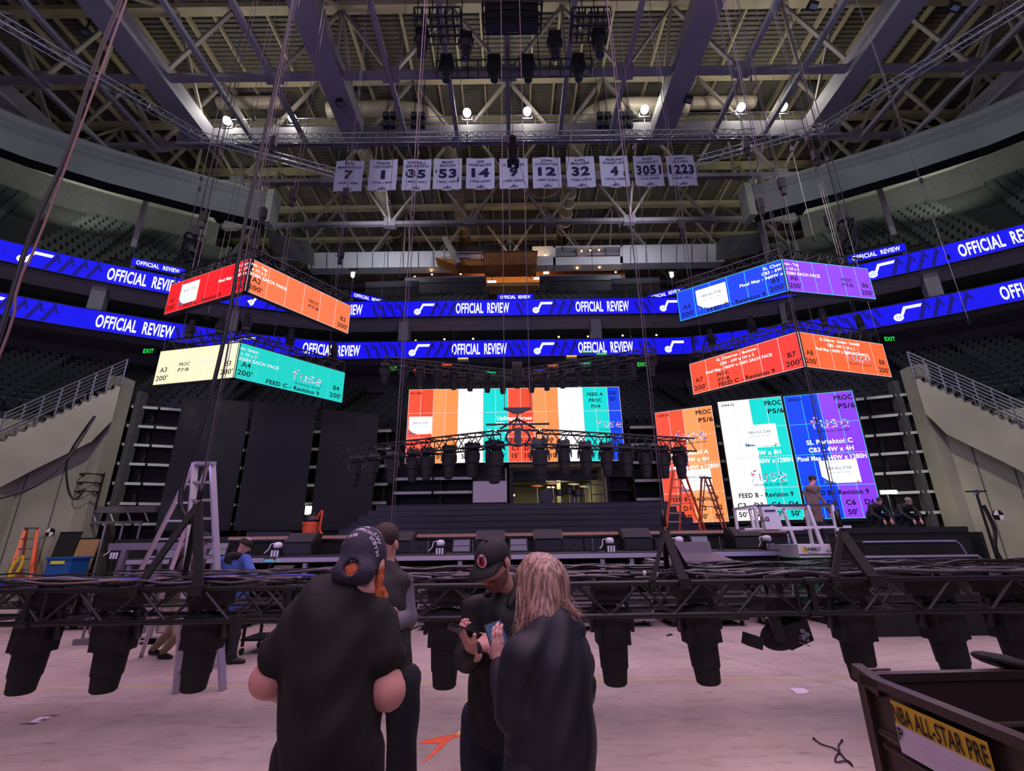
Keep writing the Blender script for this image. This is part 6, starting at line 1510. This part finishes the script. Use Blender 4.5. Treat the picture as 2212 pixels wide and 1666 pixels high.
def head_prims(c, fwd, up, s=1., jaw=1.):
    """c = head centre; returns prims in world space"""
    c = np.array(c); f = np.array(V(fwd).normalized()); u = np.array(V(up).normalized()); u = u-f*(u@f); u /= np.linalg.norm(u); r = np.cross(f,u)
    R = np.stack([r,f,u],1)
    P = lambda x,y,z: tuple(c+s*(r*x+f*y+u*z))
    pr = [('e',P(0,-.012,.03),(.076*s,.096*s,.088*s),R),('e',P(0,.02,-.045),(.058*s*jaw,.068*s,.075*s),R,.03),('e',P(0,.055,-.10),(.028*s*jaw,.026*s,.02*s),R,.025),
          ('c',P(0,.083,.005),P(0,.112,-.036),.009*s,.014*s,.01),('e',P(0,.088,-.068),(.022*s,.011*s,.008*s),R,.008),
          ('e',P(-.03,.086,.012),(.014*s,.012*s,.01*s),R,-.01),('e',P(.03,.086,.012),(.014*s,.012*s,.01*s),R,-.01),
          ('c',P(-.042,.078,.028),P(-.012,.088,.026),.007*s,.007*s,.008),('c',P(.042,.078,.028),P(.012,.088,.026),.007*s,.007*s,.008),
          ('e',P(-.08,-.008,-.01),(.010*s,.02*s,.032*s),R,.008),('e',P(.08,-.008,-.01),(.010*s,.02*s,.032*s),R,.008)]
    return pr, P, R
def hand_prims(w, palmdir, up, thumb, s=1., curl=.6, spread=.0):
    """w wrist, palmdir toward fingers, up = back-of-hand normal, thumb = side of the thumb"""
    w = np.array(w); d = np.array(V(palmdir).normalized()); n = np.array(V(up)); n = n-d*(n@d); n /= np.linalg.norm(n); t = np.cross(d,n); t = t if t@np.array(V(thumb)) > 0 else -t
    pr = [('c',tuple(w-d*.03),tuple(w+d*.02),.026*s,.026*s),('e',tuple(w+d*.055*s),(.040*s,.048*s,.017*s),np.stack([t,d,n],1),.02)]
    lens = [.072,.080,.074,.058]
    for i,Lf in enumerate(lens):
        off = t*(.029-.0195*i)*s; b = w+d*(.092-.004*abs(i-1))*s+off; a = 0; p = b
        for j,fr in enumerate((.45,.32,.23)):
            a += curl*(.55+.5*j); q = p+(d*math.cos(a)-n*math.sin(a))*Lf*fr*s; r0 = (.0095-.001*j)*s
            pr.append(('c',tuple(p),tuple(q),r0,r0-.0012*s,.006)); p = q
    b = w+d*.025*s+t*.026*s; q = b+(d*.6+t*.75-n*.25)*.040*s; e = q+(d*.85+t*.2-n*.5)*.034*s
    pr += [('c',tuple(b),tuple(q),.014*s,.011*s,.014),('c',tuple(q),tuple(e),.010*s,.009*s,.006)]
    return pr
def eyes(mb, P, s=1):
    for x in (-.03,.03): mb.ell(P(x,.079,.010),(.011*s,.011*s,.008*s),8,EYW); mb.ell(P(x,.089,.008),(.005*s,.004*s,.005*s),6,INK)
    mb.tube(P(-.02,.0985,-.068),P(.02,.0985,-.068),.003*s,5,m=LIP)
def cap(mb, P, R, m, brim=1, back=False, s=1., z=.035):
    f = -1 if back else 1; vs = []
    c = P(0,-.008,z); mb.ell(c,(.088*s,.106*s,.088*s),20,m,Matrix(R.tolist()),-.08,1.)
    mb.ell(P(0,-.008,z+.088),(.010*s,.010*s,.005*s),8,m)
    if brim:
        pts = []
        N = 12
        out = [P(.082*s*math.sin(a),f*(.085+.085*math.cos(a)**.8) if abs(a)<1.5 else f*.03,z-.012-.012*abs(math.sin(a))**2) for a in [-1.5+3.*i/N for i in range(N+1)]]
        inn = [P(.080*math.sin(a),f*.098*math.cos(a)-.008,z-.004) for a in [-1.5+3.*i/N for i in range(N+1)]]
        n = V(P(0,0,.006))-V(P(0,0,0)); k = len(out)
        vs = out+inn+[tuple(V(q)+n) for q in out+inn]; fs = []
        for i in range(N): fs += [(i,i+1,k+i+1,k+i),(2*k+i,3*k+i,3*k+i+1,2*k+i+1),(i,2*k+i,2*k+i+1,i+1)]
        mb.add(vs,fs,m)
def shoe(mb, ankle, toe, s=1.):
    a = V(ankle); d = (V(toe)-a); d.z = 0; d.normalize(); z = 0
    base = a.copy(); f = lambda y,zz: tuple(V((a.x,a.y,a.z-.09))+d*y+V((0,0,zz)))
    smesh(mb,[('c',f(-.04,.045),f(.12,.035),.045*s,.038*s),('c',f(.10,.035),f(.17,.03),.040*s,.030*s),('c',f(-.02,.05),f(-.01,.11),.045*s,.045*s)],.012,SHOE,.02)
def person(lab, J, o):
    """J: joints dict in world space. o: options"""
    s = o.get('s',1.); h = o.get('h',.012); root = V((J['pelvis'][0],J['pelvis'][1],o.get('z0',0)))
    t = T('person',lab,'person',root,o.get('group'))
    hp, P, R = head_prims(J['head'],J['face'],J.get('hup',(0,0,1)),s,o.get('jaw',1.))
    q = o.get('bulk',1.); body = [('c',J['chest'],J['pelvis'],.10*q,.10*q),('c',J['neck'],J['chest'],.05,.10*q)]; aq = o.get('arm',q)
    for a in 'lr':
        body += [('c',J['sh'+a],J['el'+a],.048*aq,.042*aq),('c',J['el'+a],J['wr'+a],.044*aq,.028),('c',J['hip'+a],J['kn'+a],.08*q,.052),('c',J['kn'+a],J['an'+a],.052,.034)]
    bm = MB(); smesh(bm,body,max(h,.014),o['skin'],.03)
    hb = hp+[('c',J['neck'],P(0,-.02,-.06),.055*s*q**.5,.050*s)]; smesh(bm,hb,h*.45 if h < .02 else h*.7,o['skin'],.015)
    for a in 'lr':
        if 'hand'+a in o: smesh(bm,hand_prims(J['wr'+a],*o['hand'+a]),h*.30 if h<.02 else .007,o['skin'],.008)
    if o.get('eyes'): eyes(bm,P,s)
    part('body',bm,t,smooth=True)
    # top
    c_ = np.array(J['chest']); p_ = np.array(J['pelvis']); ax = np.array(V(J['shr'])-V(J['shl'])); w = np.linalg.norm(ax)/2; ax = ax/np.linalg.norm(ax)
    up = c_-p_; up /= np.linalg.norm(up); fw = np.cross(up,ax); fw /= np.linalg.norm(fw); Rm = np.stack([ax,fw,up],1)
    g = o.get('thick',.018); top = [('e',tuple(c_+up*.0),(w*.98,.125*q+g,.22),Rm,.05),('e',tuple(c_*.45+p_*.55),(w*.86*o.get('waist',1.),.135*q*o.get('belly',1)+g,.24),Rm,.06),('e',tuple(p_+up*.02),(w*.84*o.get('hipw',1.),.135*q*o.get('belly',1)+g,.15),Rm,.06)]
    top += [('c',tuple(c_),tuple(p_-up*.04),.125*q+g,.125*q+g,.05),('c',J['shl'],J['shr'],.052*q+g,.052*q+g,.05),('c',tuple(c_+up*.12),tuple(np.array(J['neck'])*.86+c_*.14),.11*q,.070,.05)]
    if o.get('hem'): top.append(('c',tuple(p_),tuple(p_-np.array((0,0,o['hem']))),w*.74*o.get('hipw',1.),w*.80*o.get('hipw',1.),.06))
    sl = o.get('sleeve','long')
    for a in 'lr':
        S_,E_,W_ = J['sh'+a],J['el'+a],J['wr'+a]
        if sl == 'short': top.append(('c',S_,L3(S_,E_,.50),.058*aq+g,.060*aq+g,.02))
        elif 'arm_m' not in o: top += [('c',S_,E_,.050*aq+g,.046*aq+g,.016),('c',E_,L3(E_,W_,.93),.046*aq+g,.030+g*.7,.02)]
    tb = MB(); smesh(tb,top,h,o['top'],.03,fold=wr(o.get('fold',.004),30,o.get('ph',0)))
    part(o.get('topname','jacket'),tb,t,smooth=True)
    if 'arm_m' in o:
        tb = MB()
        for a in 'lr': S_,E_,W_ = J['sh'+a],J['el'+a],J['wr'+a]; smesh(tb,[('c',S_,E_,.052*aq+g,.048*aq+g,.04),('c',E_,L3(E_,W_,.93),.048*aq+g,.035+g*.7,.02)],h,o['arm_m'],.03,fold=wr(.004,30))
        part('sleeves',tb,t,smooth=True)
    lg = [('e',tuple(p_-np.array((0,0,.06))),(w*.70*o.get('hipw',1.),.13*q,.13),None,.04)]
    for a in 'lr': lg += [('c',J['hip'+a],J['kn'+a],.088*q+.01,.066*q**.5+.01,.03),('c',J['kn'+a],L3(J['kn'+a],J['an'+a],.94),.064*q**.5+.01,.055,.03)]
    lb = MB(); smesh(lb,lg,max(h,.013),o['legs'],.03,fold=wr(.004,26,2)); part('trousers',lb,t,smooth=True)
    for a in 'lr':
        sb = MB(); f = o.get('toe',J['face']); shoe(sb,J['an'+a],V(J['an'+a])+V(f)); part('shoe',sb,t,smooth=True)
    return t,P,R
A_ = lambda px,py,Y: tuple(at(px,py,Y))
def legs(J, fx, w=.10, z0=0., kn=None, spread=.0):
    """straight legs under the pelvis; fx = right axis"""
    p = V(J['pelvis']); r = V(fx).normalized(); H = p.z-z0
    for a,sg in (('l',-1),('r',1)):
        J['hip'+a] = tuple(p+r*sg*w-V((0,0,.05))); J['kn'+a] = tuple(p+r*sg*(w+spread*.5)-V((0,0,H*.5))+V((0,0,0))); q = p+r*sg*(w+spread); J['an'+a] = (q.x,q.y,z0+.09)
# --- man in patterned backward hat, seen from behind
J = dict(head=A_(784,1220,1.98), face=(.06,.9,-.40), hup=(.02,.42,.9), neck=A_(776,1276,1.93), chest=A_(714,1398,1.92), pelvis=A_(714,1595,1.90),
 shl=A_(654,1360,1.90), shr=A_(806,1343,1.96), ell=A_(580,1468,1.88), elr=A_(838,1494,1.92), wrl=A_(650,1518,2.12), wrr=A_(770,1518,2.16))
legs(J,(1,.05,0),.07,spread=.08)
o = dict(skin=SKIN,top=TEE,legs=mat('black_trousers',(13,15,16),.8),sleeve='short',topname='tshirt',bulk=1.2,arm=1.28,belly=1.15,waist=1.0,hipw=1.0,h=.009,fold=.006,jaw=1.12,s=.98,thick=.012,toe=(.1,1,0),hem=.12,
 handl=((.75,.35,.1),(0,.3,1),(0,1,0)), handr=((-.8,.25,.1),(0,.3,1),(0,1,0)))
tm,P,R = person('man seen from behind in a black t-shirt and patterned hat, nearest the camera',J,o)
HATM = mat('hat_navy_print',(50,48,66),.8,bump=.2,bscale=60); HATW = mat('hat_print_white',(190,186,205),.8)
b = MB(); Rm = Matrix(R.tolist()); C = P(0,-.006,.045)
smesh(b,[('e',P(0,-.012,.035),(.085,.112,.108),R),('c',P(-.035,-.075,-.06),P(.035,-.075,-.06),.045,.045,.04),('e',P(0,-.130,-.055),(.030,.05,.032),R,-.008),('e',P(0,.12,-.12),(.13,.12,.11),R,-.01),('e',P(0,-.05,-.185),(.13,.13,.055),R,-.012)],.005,HATM,.02)
hat = part('hat',b,tm,smooth=True)
b = MB()
def hp(u,v,k=1.02):   # u: azimuth from the back, v: elevation
    x = math.sin(u)*math.cos(v); y = -math.cos(u)*math.cos(v); z = math.sin(v); return P(.085*x*k,-.012+.112*y*k,.035+.108*z*k)
def patch(cx,cy,w,h,txt,rot=0.):
    vs,fs = glyphs(txt,.03); x0 = min(q[0] for q in vs); x1 = max(q[0] for q in vs); 
    def m_(q): 
        a = ((q[0]-x0)/(x1-x0)-.5)*w; c = (q[1]/.7-.5)*h; return hp(cx+a*math.cos(rot)-c*math.sin(rot),cy+a*math.sin(rot)+c*math.cos(rot),1.035)
    b.add([m_(q) for q in vs],fs,HATW)
for q in ((.35,.55,.75,.16,'SPECIAL',-.25),(.28,.85,.4,.14,'48',-.25),(-.45,.95,.45,.2,'SFX',.2),(.1,1.35,.5,.14,'BLACK',0.),(-.25,.30,.5,.16,'WM',.1),(-.9,.35,.5,.16,'MFX',.5),(.95,.35,.5,.2,'LW',-.9),(1.2,.9,.5,.2,'MM',-.6),(.95,-.05,.55,.16,'SYM',-.9),(-.2,-.55,.55,.14,'MNH',0),(.42,-.45,.4,.14,'AMW',.7),(-1.3,.75,.5,.2,'KX',.8)): patch(*q)
for q in ((.0,.62,.4,.12,'SFX',.1),(-.7,.75,.4,.15,'48',.5),(.75,.2,.4,.14,'SFX',-.5),(-.95,.05,.5,.14,'SPEC',.6),(.62,1.1,.5,.14,'FX',-.4),(-.75,1.15,.4,.14,'IAL',.4),(.12,-.72,.5,.10,'SPECIAL',.0)): patch(*q)
b2 = part('printed_pattern',b,hat)
b = MB(); smesh(b,[('e',P(0,-.07,-.06),(.05,.035,.04),R),('c',P(-.082,-.0,-.03),P(-.075,.02,-.09),.012,.016),('c',P(.082,-.01,-.02),P(.078,.02,-.12),.013,.017),('c',P(-.06,.07,-.11),P(.06,.07,-.11),.035,.035,.03),('c',P(.06,.06,-.10),P(.04,.08,-.17),.035,.02,.03)],.006,BEARD,.02,fold=wr(.003,160)); part('ginger_beard',b,tm,smooth=True)
# --- man in the black cap, looking down at a phone
c = A_(1066,1215,2.62)
J = dict(head=c, face=(-.42,-.72,-.55), hup=(-.3,-.45,.84), neck=A_(1092,1278,2.76), chest=A_(1080,1385,2.76), pelvis=A_(1072,1530,2.80),
 shl=A_(1128,1306,2.80), shr=A_(1028,1318,2.72), ell=A_(1120,1420,2.72), elr=A_(1010,1420,2.66), wrl=A_(1063,1400,2.50), wrr=A_(1022,1405,2.42))
J['shl'],J['shr'] = J['shl'],J['shr']
legs(J,(-1,.12,0),.085,spread=.02)
o = dict(skin=SKIN,top=JKT,legs=DEN,bulk=1.0,arm=1.0,h=.011,thick=.02,hem=.05,jaw=1.1,eyes=True,toe=(-.3,-1,0),belly=1.1,ph=1,
 handl=((-.85,.05,.35),(.2,-.6,.7),(0,-.2,1),1.,.55), handr=((-.35,-.25,.55),(-.7,-.4,-.1),(.6,.2,.6),1.,.7))
tm,P,R = person('man in a black cap with red emblem, black jacket and jeans, looking down',J,o)
CAPM = mat('black_cap',(30,29,31),.8,bump=.15,bscale=60)
b = MB(); cap(b,P,R,CAPM); part('cap',b,tm,smooth=True)
def front_disc(P_,az,el,r,m,k=1.03,n=18):
    vs = []
    for i in range(n):
        a = 2*PI*i/n; u = az+r*math.cos(a); v = el+r*1.05*math.sin(a); vs.append(P_(.088*k*math.sin(u)*math.cos(v),-.008+.106*k*math.cos(u)*math.cos(v),.035+.088*k*math.sin(v)))
    return vs
b = MB(); EW = mat('emblem_white',(225,220,228),.6); ERD = mat('emblem_red',(190,24,44),.6)
b.add(front_disc(P,-.05,.40,.34,EW,1.03),[tuple(range(18))],EW)
vs,fs = glyphs('U',.07); 
b.add([(lambda u,v:P(.088*1.05*math.sin(u)*math.cos(v),-.008+.106*1.05*math.cos(u)*math.cos(v),.035+.088*1.05*math.sin(v)))(-.05-(q[0]-.36)*-.62,.40+(q[1]-.35)*.62) for q in vs],fs,ERD)
part('emblem',b,tm)
STUB = mat('stubble',(120,84,80),.8,bump=.4,bscale=200)
b = MB(); smesh(b,[('e',P(0,.022,-.055),(.0625*1.08,.070,.078),R),('e',P(0,.060,-.106),(.034,.029,.022),R,.025),('e',P(0,.055,.035),(.10,.10,.083),R,-.01),('e',P(0,.10,-.069),(.024,.03,.010),R,-.006)],.004,STUB,.012); part('beard',b,tm,smooth=True)
b = MB(); smesh(b,[('e',P(0,-.02,.0),(.082,.095,.06),R),('e',P(0,.12,-.02),(.12,.12,.12),R,-.01)],.006,HAIRD,.01); part('short_hair',b,tm,smooth=True)
b = MB(); n_ = V(J['neck']); smesh(b,[('c',tuple(n_+V((-.09,-.04,-.02))),tuple(n_+V((-.02,.07,.05))),.03,.035),('c',tuple(n_+V((-.02,.07,.05))),tuple(n_+V((.07,.0,.04))),.035,.035),('c',tuple(n_+V((.07,.0,.04))),tuple(n_+V((.02,-.09,-.06))),.03,.022)],.008,JKT,.03); part('collar',b,tm,smooth=True)
def phone(lab, c, a, n, m_back, m_face, w=.075, L=.15, face=True):
    """c centre, a long axis, n screen normal"""
    a = V(a).normalized(); n = V(n); n = (n-a*n.dot(a)).normalized(); s_ = a.cross(n); R_ = Matrix((s_,a,n)).transposed(); t = T('phone',lab,'phone',c)
    b = MB(); b.obox(c,(w,L,.008),R_,m_back); b.obox(V(c)-s_*w*.3+a*L*.35-n*.005,(.018,.03,.004),R_,m_back); part('phone_body',b,t)
    b = MB(); b.obox(V(c)+n*.0045,(w*.92,L*.95,.001),R_,m_face)
    if face:
        for k in range(4): b.obox(V(c)+n*.0058+a*(-.05+.03*k)+s_*.008*(k%2),(w*.6,.012,.0006),R_,[led((190,200,210),.5),led((60,80,100),.5)][k%2])
        b.obox(V(c)+n*.0062+a*.02,(w*.5,.02,.0006),R_,led((40,130,220),.9))
    part('phone_screen',b,t)
phone('black phone held by the man in the black cap',at(1003,1364,2.38),(-.75,-.2,.30),(.35,.5,.75),mat('phone_black',(24,24,28),.3),mat('screen_dark',(40,42,50),.1),.075,.15,False)
# --- woman with long hair
c = A_(1165,1268,1.98)
J = dict(head=c, face=(-.62,.66,-.42), hup=(-.2,.25,.95), neck=A_(1180,1352,1.95), chest=A_(1185,1440,1.92), pelvis=A_(1188,1620,1.90),
 shl=A_(1118,1412,1.84), shr=A_(1248,1392,2.02), ell=A_(1112,1532,1.80), elr=A_(1262,1500,2.18), wrl=A_(1086,1442,2.02), wrr=A_(1125,1430,2.12))
J['ell'] = A_(1108,1530,1.84)
J['shl'] = A_(1130,1415,1.84); J['shr'] = A_(1238,1424,1.98); J['elr'] = A_(1250,1500,2.16)
legs(J,(.8,.6,0),.08,spread=.01)
o = dict(skin=SKIN2,top=NAVY,legs=DEN2,bulk=.92,arm=.95,h=.011,thick=.022,jaw=.92,s=.96,toe=(-.6,.7,0),hipw=1.25,waist=.98,belly=1.1,hem=.14,ph=2,fold=.008,
 handl=((-.28,.12,.95),(-.5,-.75,0),(.9,.1,.3),.92,.32), handr=((-.85,.0,.45),(.1,.8,.3),(0,-.2,1),.92,.5))
tm,P,R = person('woman with long blond hair and dark hooded jacket, seen from behind',J,o)
HB = bpy.data.materials.new('long_blond_hair'); HB.use_nodes = True; n = HB.node_tree; bs = n.nodes['Principled BSDF']; bs.inputs['Roughness'].default_value = .45
tc = n.nodes.new('ShaderNodeTexCoord'); nz = n.nodes.new('ShaderNodeTexNoise'); mp = n.nodes.new('ShaderNodeMapping'); mp.inputs['Scale'].default_value = (95,95,6); nz.inputs['Scale'].default_value = 1.; nz.inputs['Detail'].default_value = 4
rp = n.nodes.new('ShaderNodeValToRGB'); rp.color_ramp.elements[0].position = .38; rp.color_ramp.elements[0].color = (*lin((104,78,72)),1); rp.color_ramp.elements[1].position = .64; rp.color_ramp.elements[1].color = (*lin((192,158,140)),1)
n.links.new(tc.outputs['Object'],mp.inputs[0]); n.links.new(mp.outputs[0],nz.inputs['Vector']); n.links.new(nz.outputs['Fac'],rp.inputs[0]); n.links.new(rp.outputs[0],bs.inputs['Base Color'])
b = MB(); hh = V(c)
smesh(b,[('e',P(0,-.015,.035),(.082,.104,.090),R),('c',P(-.03,-.06,0),A_(1142,1378,1.86),.05,.020,.05),('c',P(.03,-.05,.0),A_(1220,1325,1.92),.05,.03,.05),('c',P(0,-.06,-.02),A_(1182,1340,1.86),.055,.03,.05),('c',P(-.07,.02,-.02),A_(1124,1384,1.90),.024,.008,.03),('c',A_(1218,1322,1.92),A_(1252,1334,1.90),.026,.006,.02),('e',P(0,.14,-.06),(.10,.10,.13),R,-.02)],.007,HB,.03,fold=wr(.0025,18))
hr = part('long_hair',b,tm,smooth=True)
b = MB(); r = random.Random(2)
for i in range(460):
    a = r.uniform(-2.5,2.0)+PI; e = r.uniform(.25,1.3); st = P(.078*math.sin(a)*math.cos(e),-.015+.099*math.cos(a)*math.cos(e),.035+.085*math.sin(e))
    tx = r.gauss(0,1); side = r.random()
    end = A_(1136+tx*13,1378+r.uniform(-25,12),1.86+r.uniform(-.03,.05)) if side < .55 else A_(1238+tx*12,1332+r.uniform(-12,14),1.88+r.uniform(-.03,.05))
    d0 = V(st)-hh; m1 = hh+V((d0.x*1.27,d0.y*1.27,d0.z*.30)); m1 = m1*.8+V(end)*.2; m2 = m1*.45+V(end)*.55+V((r.uniform(-.012,.012),r.uniform(-.02,.0),0))
    b.path(curve([st,tuple(m1),tuple(m2),end],4),[.0016]*6+[.0013,.0011,.0010,.0009,.0007,.0005,.0003],4,HB)
part('hair_strands',b,hr)
b = MB(); smesh(b,[('e',A_(1206,1374,1.90),(.085,.055,.045),np.array([[.85,-.53,0],[.53,.85,0],[0,0,1.]]),.05),('e',A_(1226,1362,1.93),(.06,.05,.035),None,.06),('e',A_(1190,1362,1.93),(.09,.07,.04),None,.05)],.009,NAVY,.05,fold=wr(.004,24)); part('hood',b,tm,smooth=True)
phone('phone with a lit blue screen held by the woman with long hair',at(1077,1386,2.05),(-.30,.25,.75),(.2,-.85,.45),mat('phone_black',(24,24,28),.3),led((50,75,120),.6),.072,.145)
# --- person behind the man in the hat, only shoulder, arm and leg show
J = dict(head=A_(830,1175,3.1), face=(-.3,-.9,-.35), neck=A_(832,1225,3.1), chest=A_(832,1300,3.1), pelvis=A_(836,1450,3.1),
 shl=A_(868,1262,3.1), shr=A_(796,1262,3.1), ell=A_(876,1335,3.12), elr=A_(785,1340,3.1), wrl=A_(838,1350,2.9), wrr=A_(812,1355,2.9))
legs(J,(-1,0,0),.10,spread=.02)
o = dict(skin=SKIN,top=mat('charcoal_vest',(40,38,42),.8),arm_m=GSL,legs=DEN2,h=.014,toe=(0,-1,0),topname='vest',handl=((-.8,-.3,.3),(.0,-.6,.7),(0,0,1)),handr=((.5,-.3,.5),(.0,-.6,.7),(0,0,1)))
tm,P,R = person('person mostly hidden behind the man in the patterned hat, with bent grey sleeve',J,o)
b = MB(); smesh(b,[('e',P(0,-.015,.04),(.085,.10,.085),R),('e',P(0,.13,-.03),(.1,.1,.1),R,-.01)],.012,HAIRD,.01); part('hair',b,tm,smooth=True)
# --- man in the blue top at the control desk
J = dict(head=A_(530,1178,8.3), face=(.85,.1,-.5), neck=A_(520,1195,8.3), chest=A_(508,1228,8.35), pelvis=A_(510,1310,8.35),
 shl=A_(498,1210,8.55), shr=A_(524,1212,8.1), ell=A_(530,1246,8.7), elr=A_(548,1250,8.1), wrl=A_(562,1256,8.9), wrr=A_(575,1262,8.5))
w_ = .18
J['shl'] = tuple(V(J['chest'])+V((-.26,.10,.12))); J['shr'] = tuple(V(J['chest'])+V((.22,-.12,.14)))
legs(J,(.6,-.6,0),.10,spread=.1)
o = dict(skin=SKIN,top=mat('blue_sweatshirt',(60,92,168),.85),legs=mat('dark_work_trousers',(24,26,34),.8),h=.02,toe=(1,.2,0),topname='sweatshirt',bulk=1.15,belly=1.1,waist=1.0,handl=((.9,.2,-.1),(0,0,1),(0,-1,0)),handr=((.9,.3,-.1),(0,0,1),(0,1,0)))
tm,P,R = person('man in a blue top, dark hood and black knitted hat working at the control desk',J,o)
b = MB(); cap(b,P,R,BLK2,0,z=.02,s=1.08); part('knitted_hat',b,tm,smooth=True)
b = MB(); n_ = V(J['neck']); smesh(b,[('c',tuple(n_+V((-.14,-.02,-.06))),tuple(n_+V((.02,-.10,-.04))),.08,.06),('c',tuple(n_+V((-.14,-.03,-.10))),tuple(n_+V((-.06,-.08,-.18))),.09,.05)],.02,BLK2,.04); part('hood',b,tm,smooth=True)
# --- person in brown coat and khaki trousers by the silver ladder, stooping forward
J = dict(head=A_(440,1165,8.6), face=(.8,-.2,-.45), neck=A_(425,1185,8.6), chest=A_(408,1225,8.6), pelvis=A_(395,1300,8.6),
 shl=A_(408,1205,8.8), shr=A_(420,1210,8.4), ell=A_(430,1250,8.8), elr=A_(438,1255,8.35), wrl=A_(455,1270,8.8), wrr=A_(462,1270,8.4))
J['shl'] = tuple(V(J['chest'])+V((-.14,.15,.15))); J['shr'] = tuple(V(J['chest'])+V((.14,-.12,.15)))
p = V(J['pelvis']); J['hipl'] = tuple(p+V((0,.1,-.05))); J['hipr'] = tuple(p+V((0,-.1,-.05)))
J['knl'] = A_(368,1365,8.6); J['knr'] = A_(385,1370,8.3); J['anl'] = tuple(atz(332,1402,.09)); J['anr'] = tuple(atz(352,1410,.09))
o = dict(skin=SKIN,top=mat('brown_coat',(74,58,54),.85),legs=mat('khaki_trousers',(132,118,98),.85),h=.02,toe=(1,-.2,0),topname='coat',bulk=1.05,handl=((.9,.2,-.1),(0,0,1),(0,-1,0)),handr=((.9,.3,-.1),(0,0,1),(0,1,0)))
tm,P,R = person('person in a brown coat and khaki trousers stooping behind the silver ladder',J,o)
b = MB(); cap(b,P,R,BLK2,1,s=1.05); b.ell(P(.06,.07,.07),(.018,.018,.018),8,mat('gold_badge',(200,160,70),.4,.6)); part('cap',b,tm,smooth=True)
b = MB(); smesh(b,[('c',P(0,-.06,.0),tuple(V(J['chest'])+V((-.20,-.1,.1))),.08,.07),('c',tuple(V(J['chest'])+V((-.20,-.1,.1))),tuple(V(J['chest'])+V((-.26,-.12,-.25))),.07,.04)],.02,HAIRD,.04,fold=wr(.006,10)); part('long_hair',b,tm,smooth=True)
# --- man standing on the scissor lift, back to the camera
Ym = 11.8; zf = z1
J = dict(head=A_(1755,1037,Ym), face=(.4,.9,-.1), neck=A_(1752,1050,Ym), chest=A_(1755,1075,Ym), pelvis=A_(1766,1120,Ym),
 shl=(0,0,0), shr=(0,0,0), ell=A_(1752,1098,Ym-.05), elr=A_(1782,1088,Ym-.1), wrl=A_(1760,1112,Ym+.1), wrr=A_(1794,1108,Ym))
ch = V(J['chest']); J['shl'] = tuple(ch+V((-.15,.02,.13))); J['shr'] = tuple(ch+V((.13,-.02,.13)))
legs(J,(1,-.1,0),.09,z0=zf)
o = dict(skin=SKIN,top=mat('grey_hoodie',(112,92,82),.85),legs=mat('dark_work_trousers',(24,26,34),.8),h=.016,z0=zf,bulk=.72,thick=.006,hipw=1.0,toe=(.2,1,0),topname='hoodie',handl=((.3,.3,-.8),(0,-1,0),(1,0,0)),handr=((.3,.3,-.8),(0,-1,0),(-1,0,0)))
tm,P,R = person('man in a grey hooded top standing on the scissor lift, seen from behind',J,o)
b = MB(); smesh(b,[('e',P(0,-.01,.035),(.084,.102,.09),R),('e',P(0,.13,-.05),(.12,.11,.12),R,-.01)],.014,HAIRD,.01); part('short_hair',b,tm,smooth=True)
b = MB(); n_ = V(J['neck']); smesh(b,[('c',tuple(n_+V((-.12,-.06,-.06))),tuple(n_+V((.10,-.08,-.06))),.07,.07),('c',tuple(n_+V((-.04,-.1,-.08))),tuple(n_+V((.0,-.12,-.16))),.08,.04)],.02,o['top'],.04); part('hood',b,tm,smooth=True)
# --- two crew bending over on the stage at right
for k,(px,py,Yk,fc,lab) in enumerate([(1912,1150,15.9,(-.2,-.9,-.6),'crew member in black crouching on the stage beside the violet column'),(1978,1158,16.1,(.5,-.8,-.5),'crew member with grey hair crouching on the stage, farther right than the other')]):
    hx = at(px,py-8,Yk); z0 = 2.0; pz = V((hx.x+.05,Yk+.5,z0+.42)); ch = V((hx.x-.0,Yk+.2,z0+.62)); hd = V((hx.x,Yk-.05,z0+.84))
    J = dict(head=tuple(hd),face=fc,hup=(0,-.5,.8),neck=tuple(hd+V((0,.1,-.10))),chest=tuple(ch),pelvis=tuple(pz),shl=tuple(ch+V((.2,-.05,.07))),shr=tuple(ch+V((-.2,-.05,.07))),ell=tuple(ch+V((.28,-.2,-.2))),elr=tuple(ch+V((-.28,-.2,-.2))),wrl=tuple(ch+V((.12,-.4,-.38))),wrr=tuple(ch+V((-.12,-.4,-.38))),
      hipl=tuple(pz+V((.1,0,-.02))),hipr=tuple(pz+V((-.1,0,-.02))),knl=tuple(pz+V((.2,-.42,-.02))),knr=tuple(pz+V((-.2,-.42,-.02))),anl=(pz.x+.17,pz.y-.1,z0+.09),anr=(pz.x-.17,pz.y-.1,z0+.09))
    o = dict(skin=SKIN,top=BLK2,legs=mat('dark_work_trousers',(24,26,34),.8),h=.024,z0=z0,toe=(0,-1,0),group='crew crouching on the stage',handl=((0,-.3,-.9),(0,-1,0),(-1,0,0)),handr=((0,-.3,-.9),(0,-1,0),(1,0,0)))
    tm,P,R = person(lab,J,o)
    b = MB(); smesh(b,[('e',P(0,-.015,.035),(.084,.102,.088),R),('e',P(0,.13,-.05),(.12,.11,.12),R,-.01)],.014,HAIRD if k==0 else mat('grey_hair',(130,118,112),.8),.01); part('hair',b,tm,smooth=True)
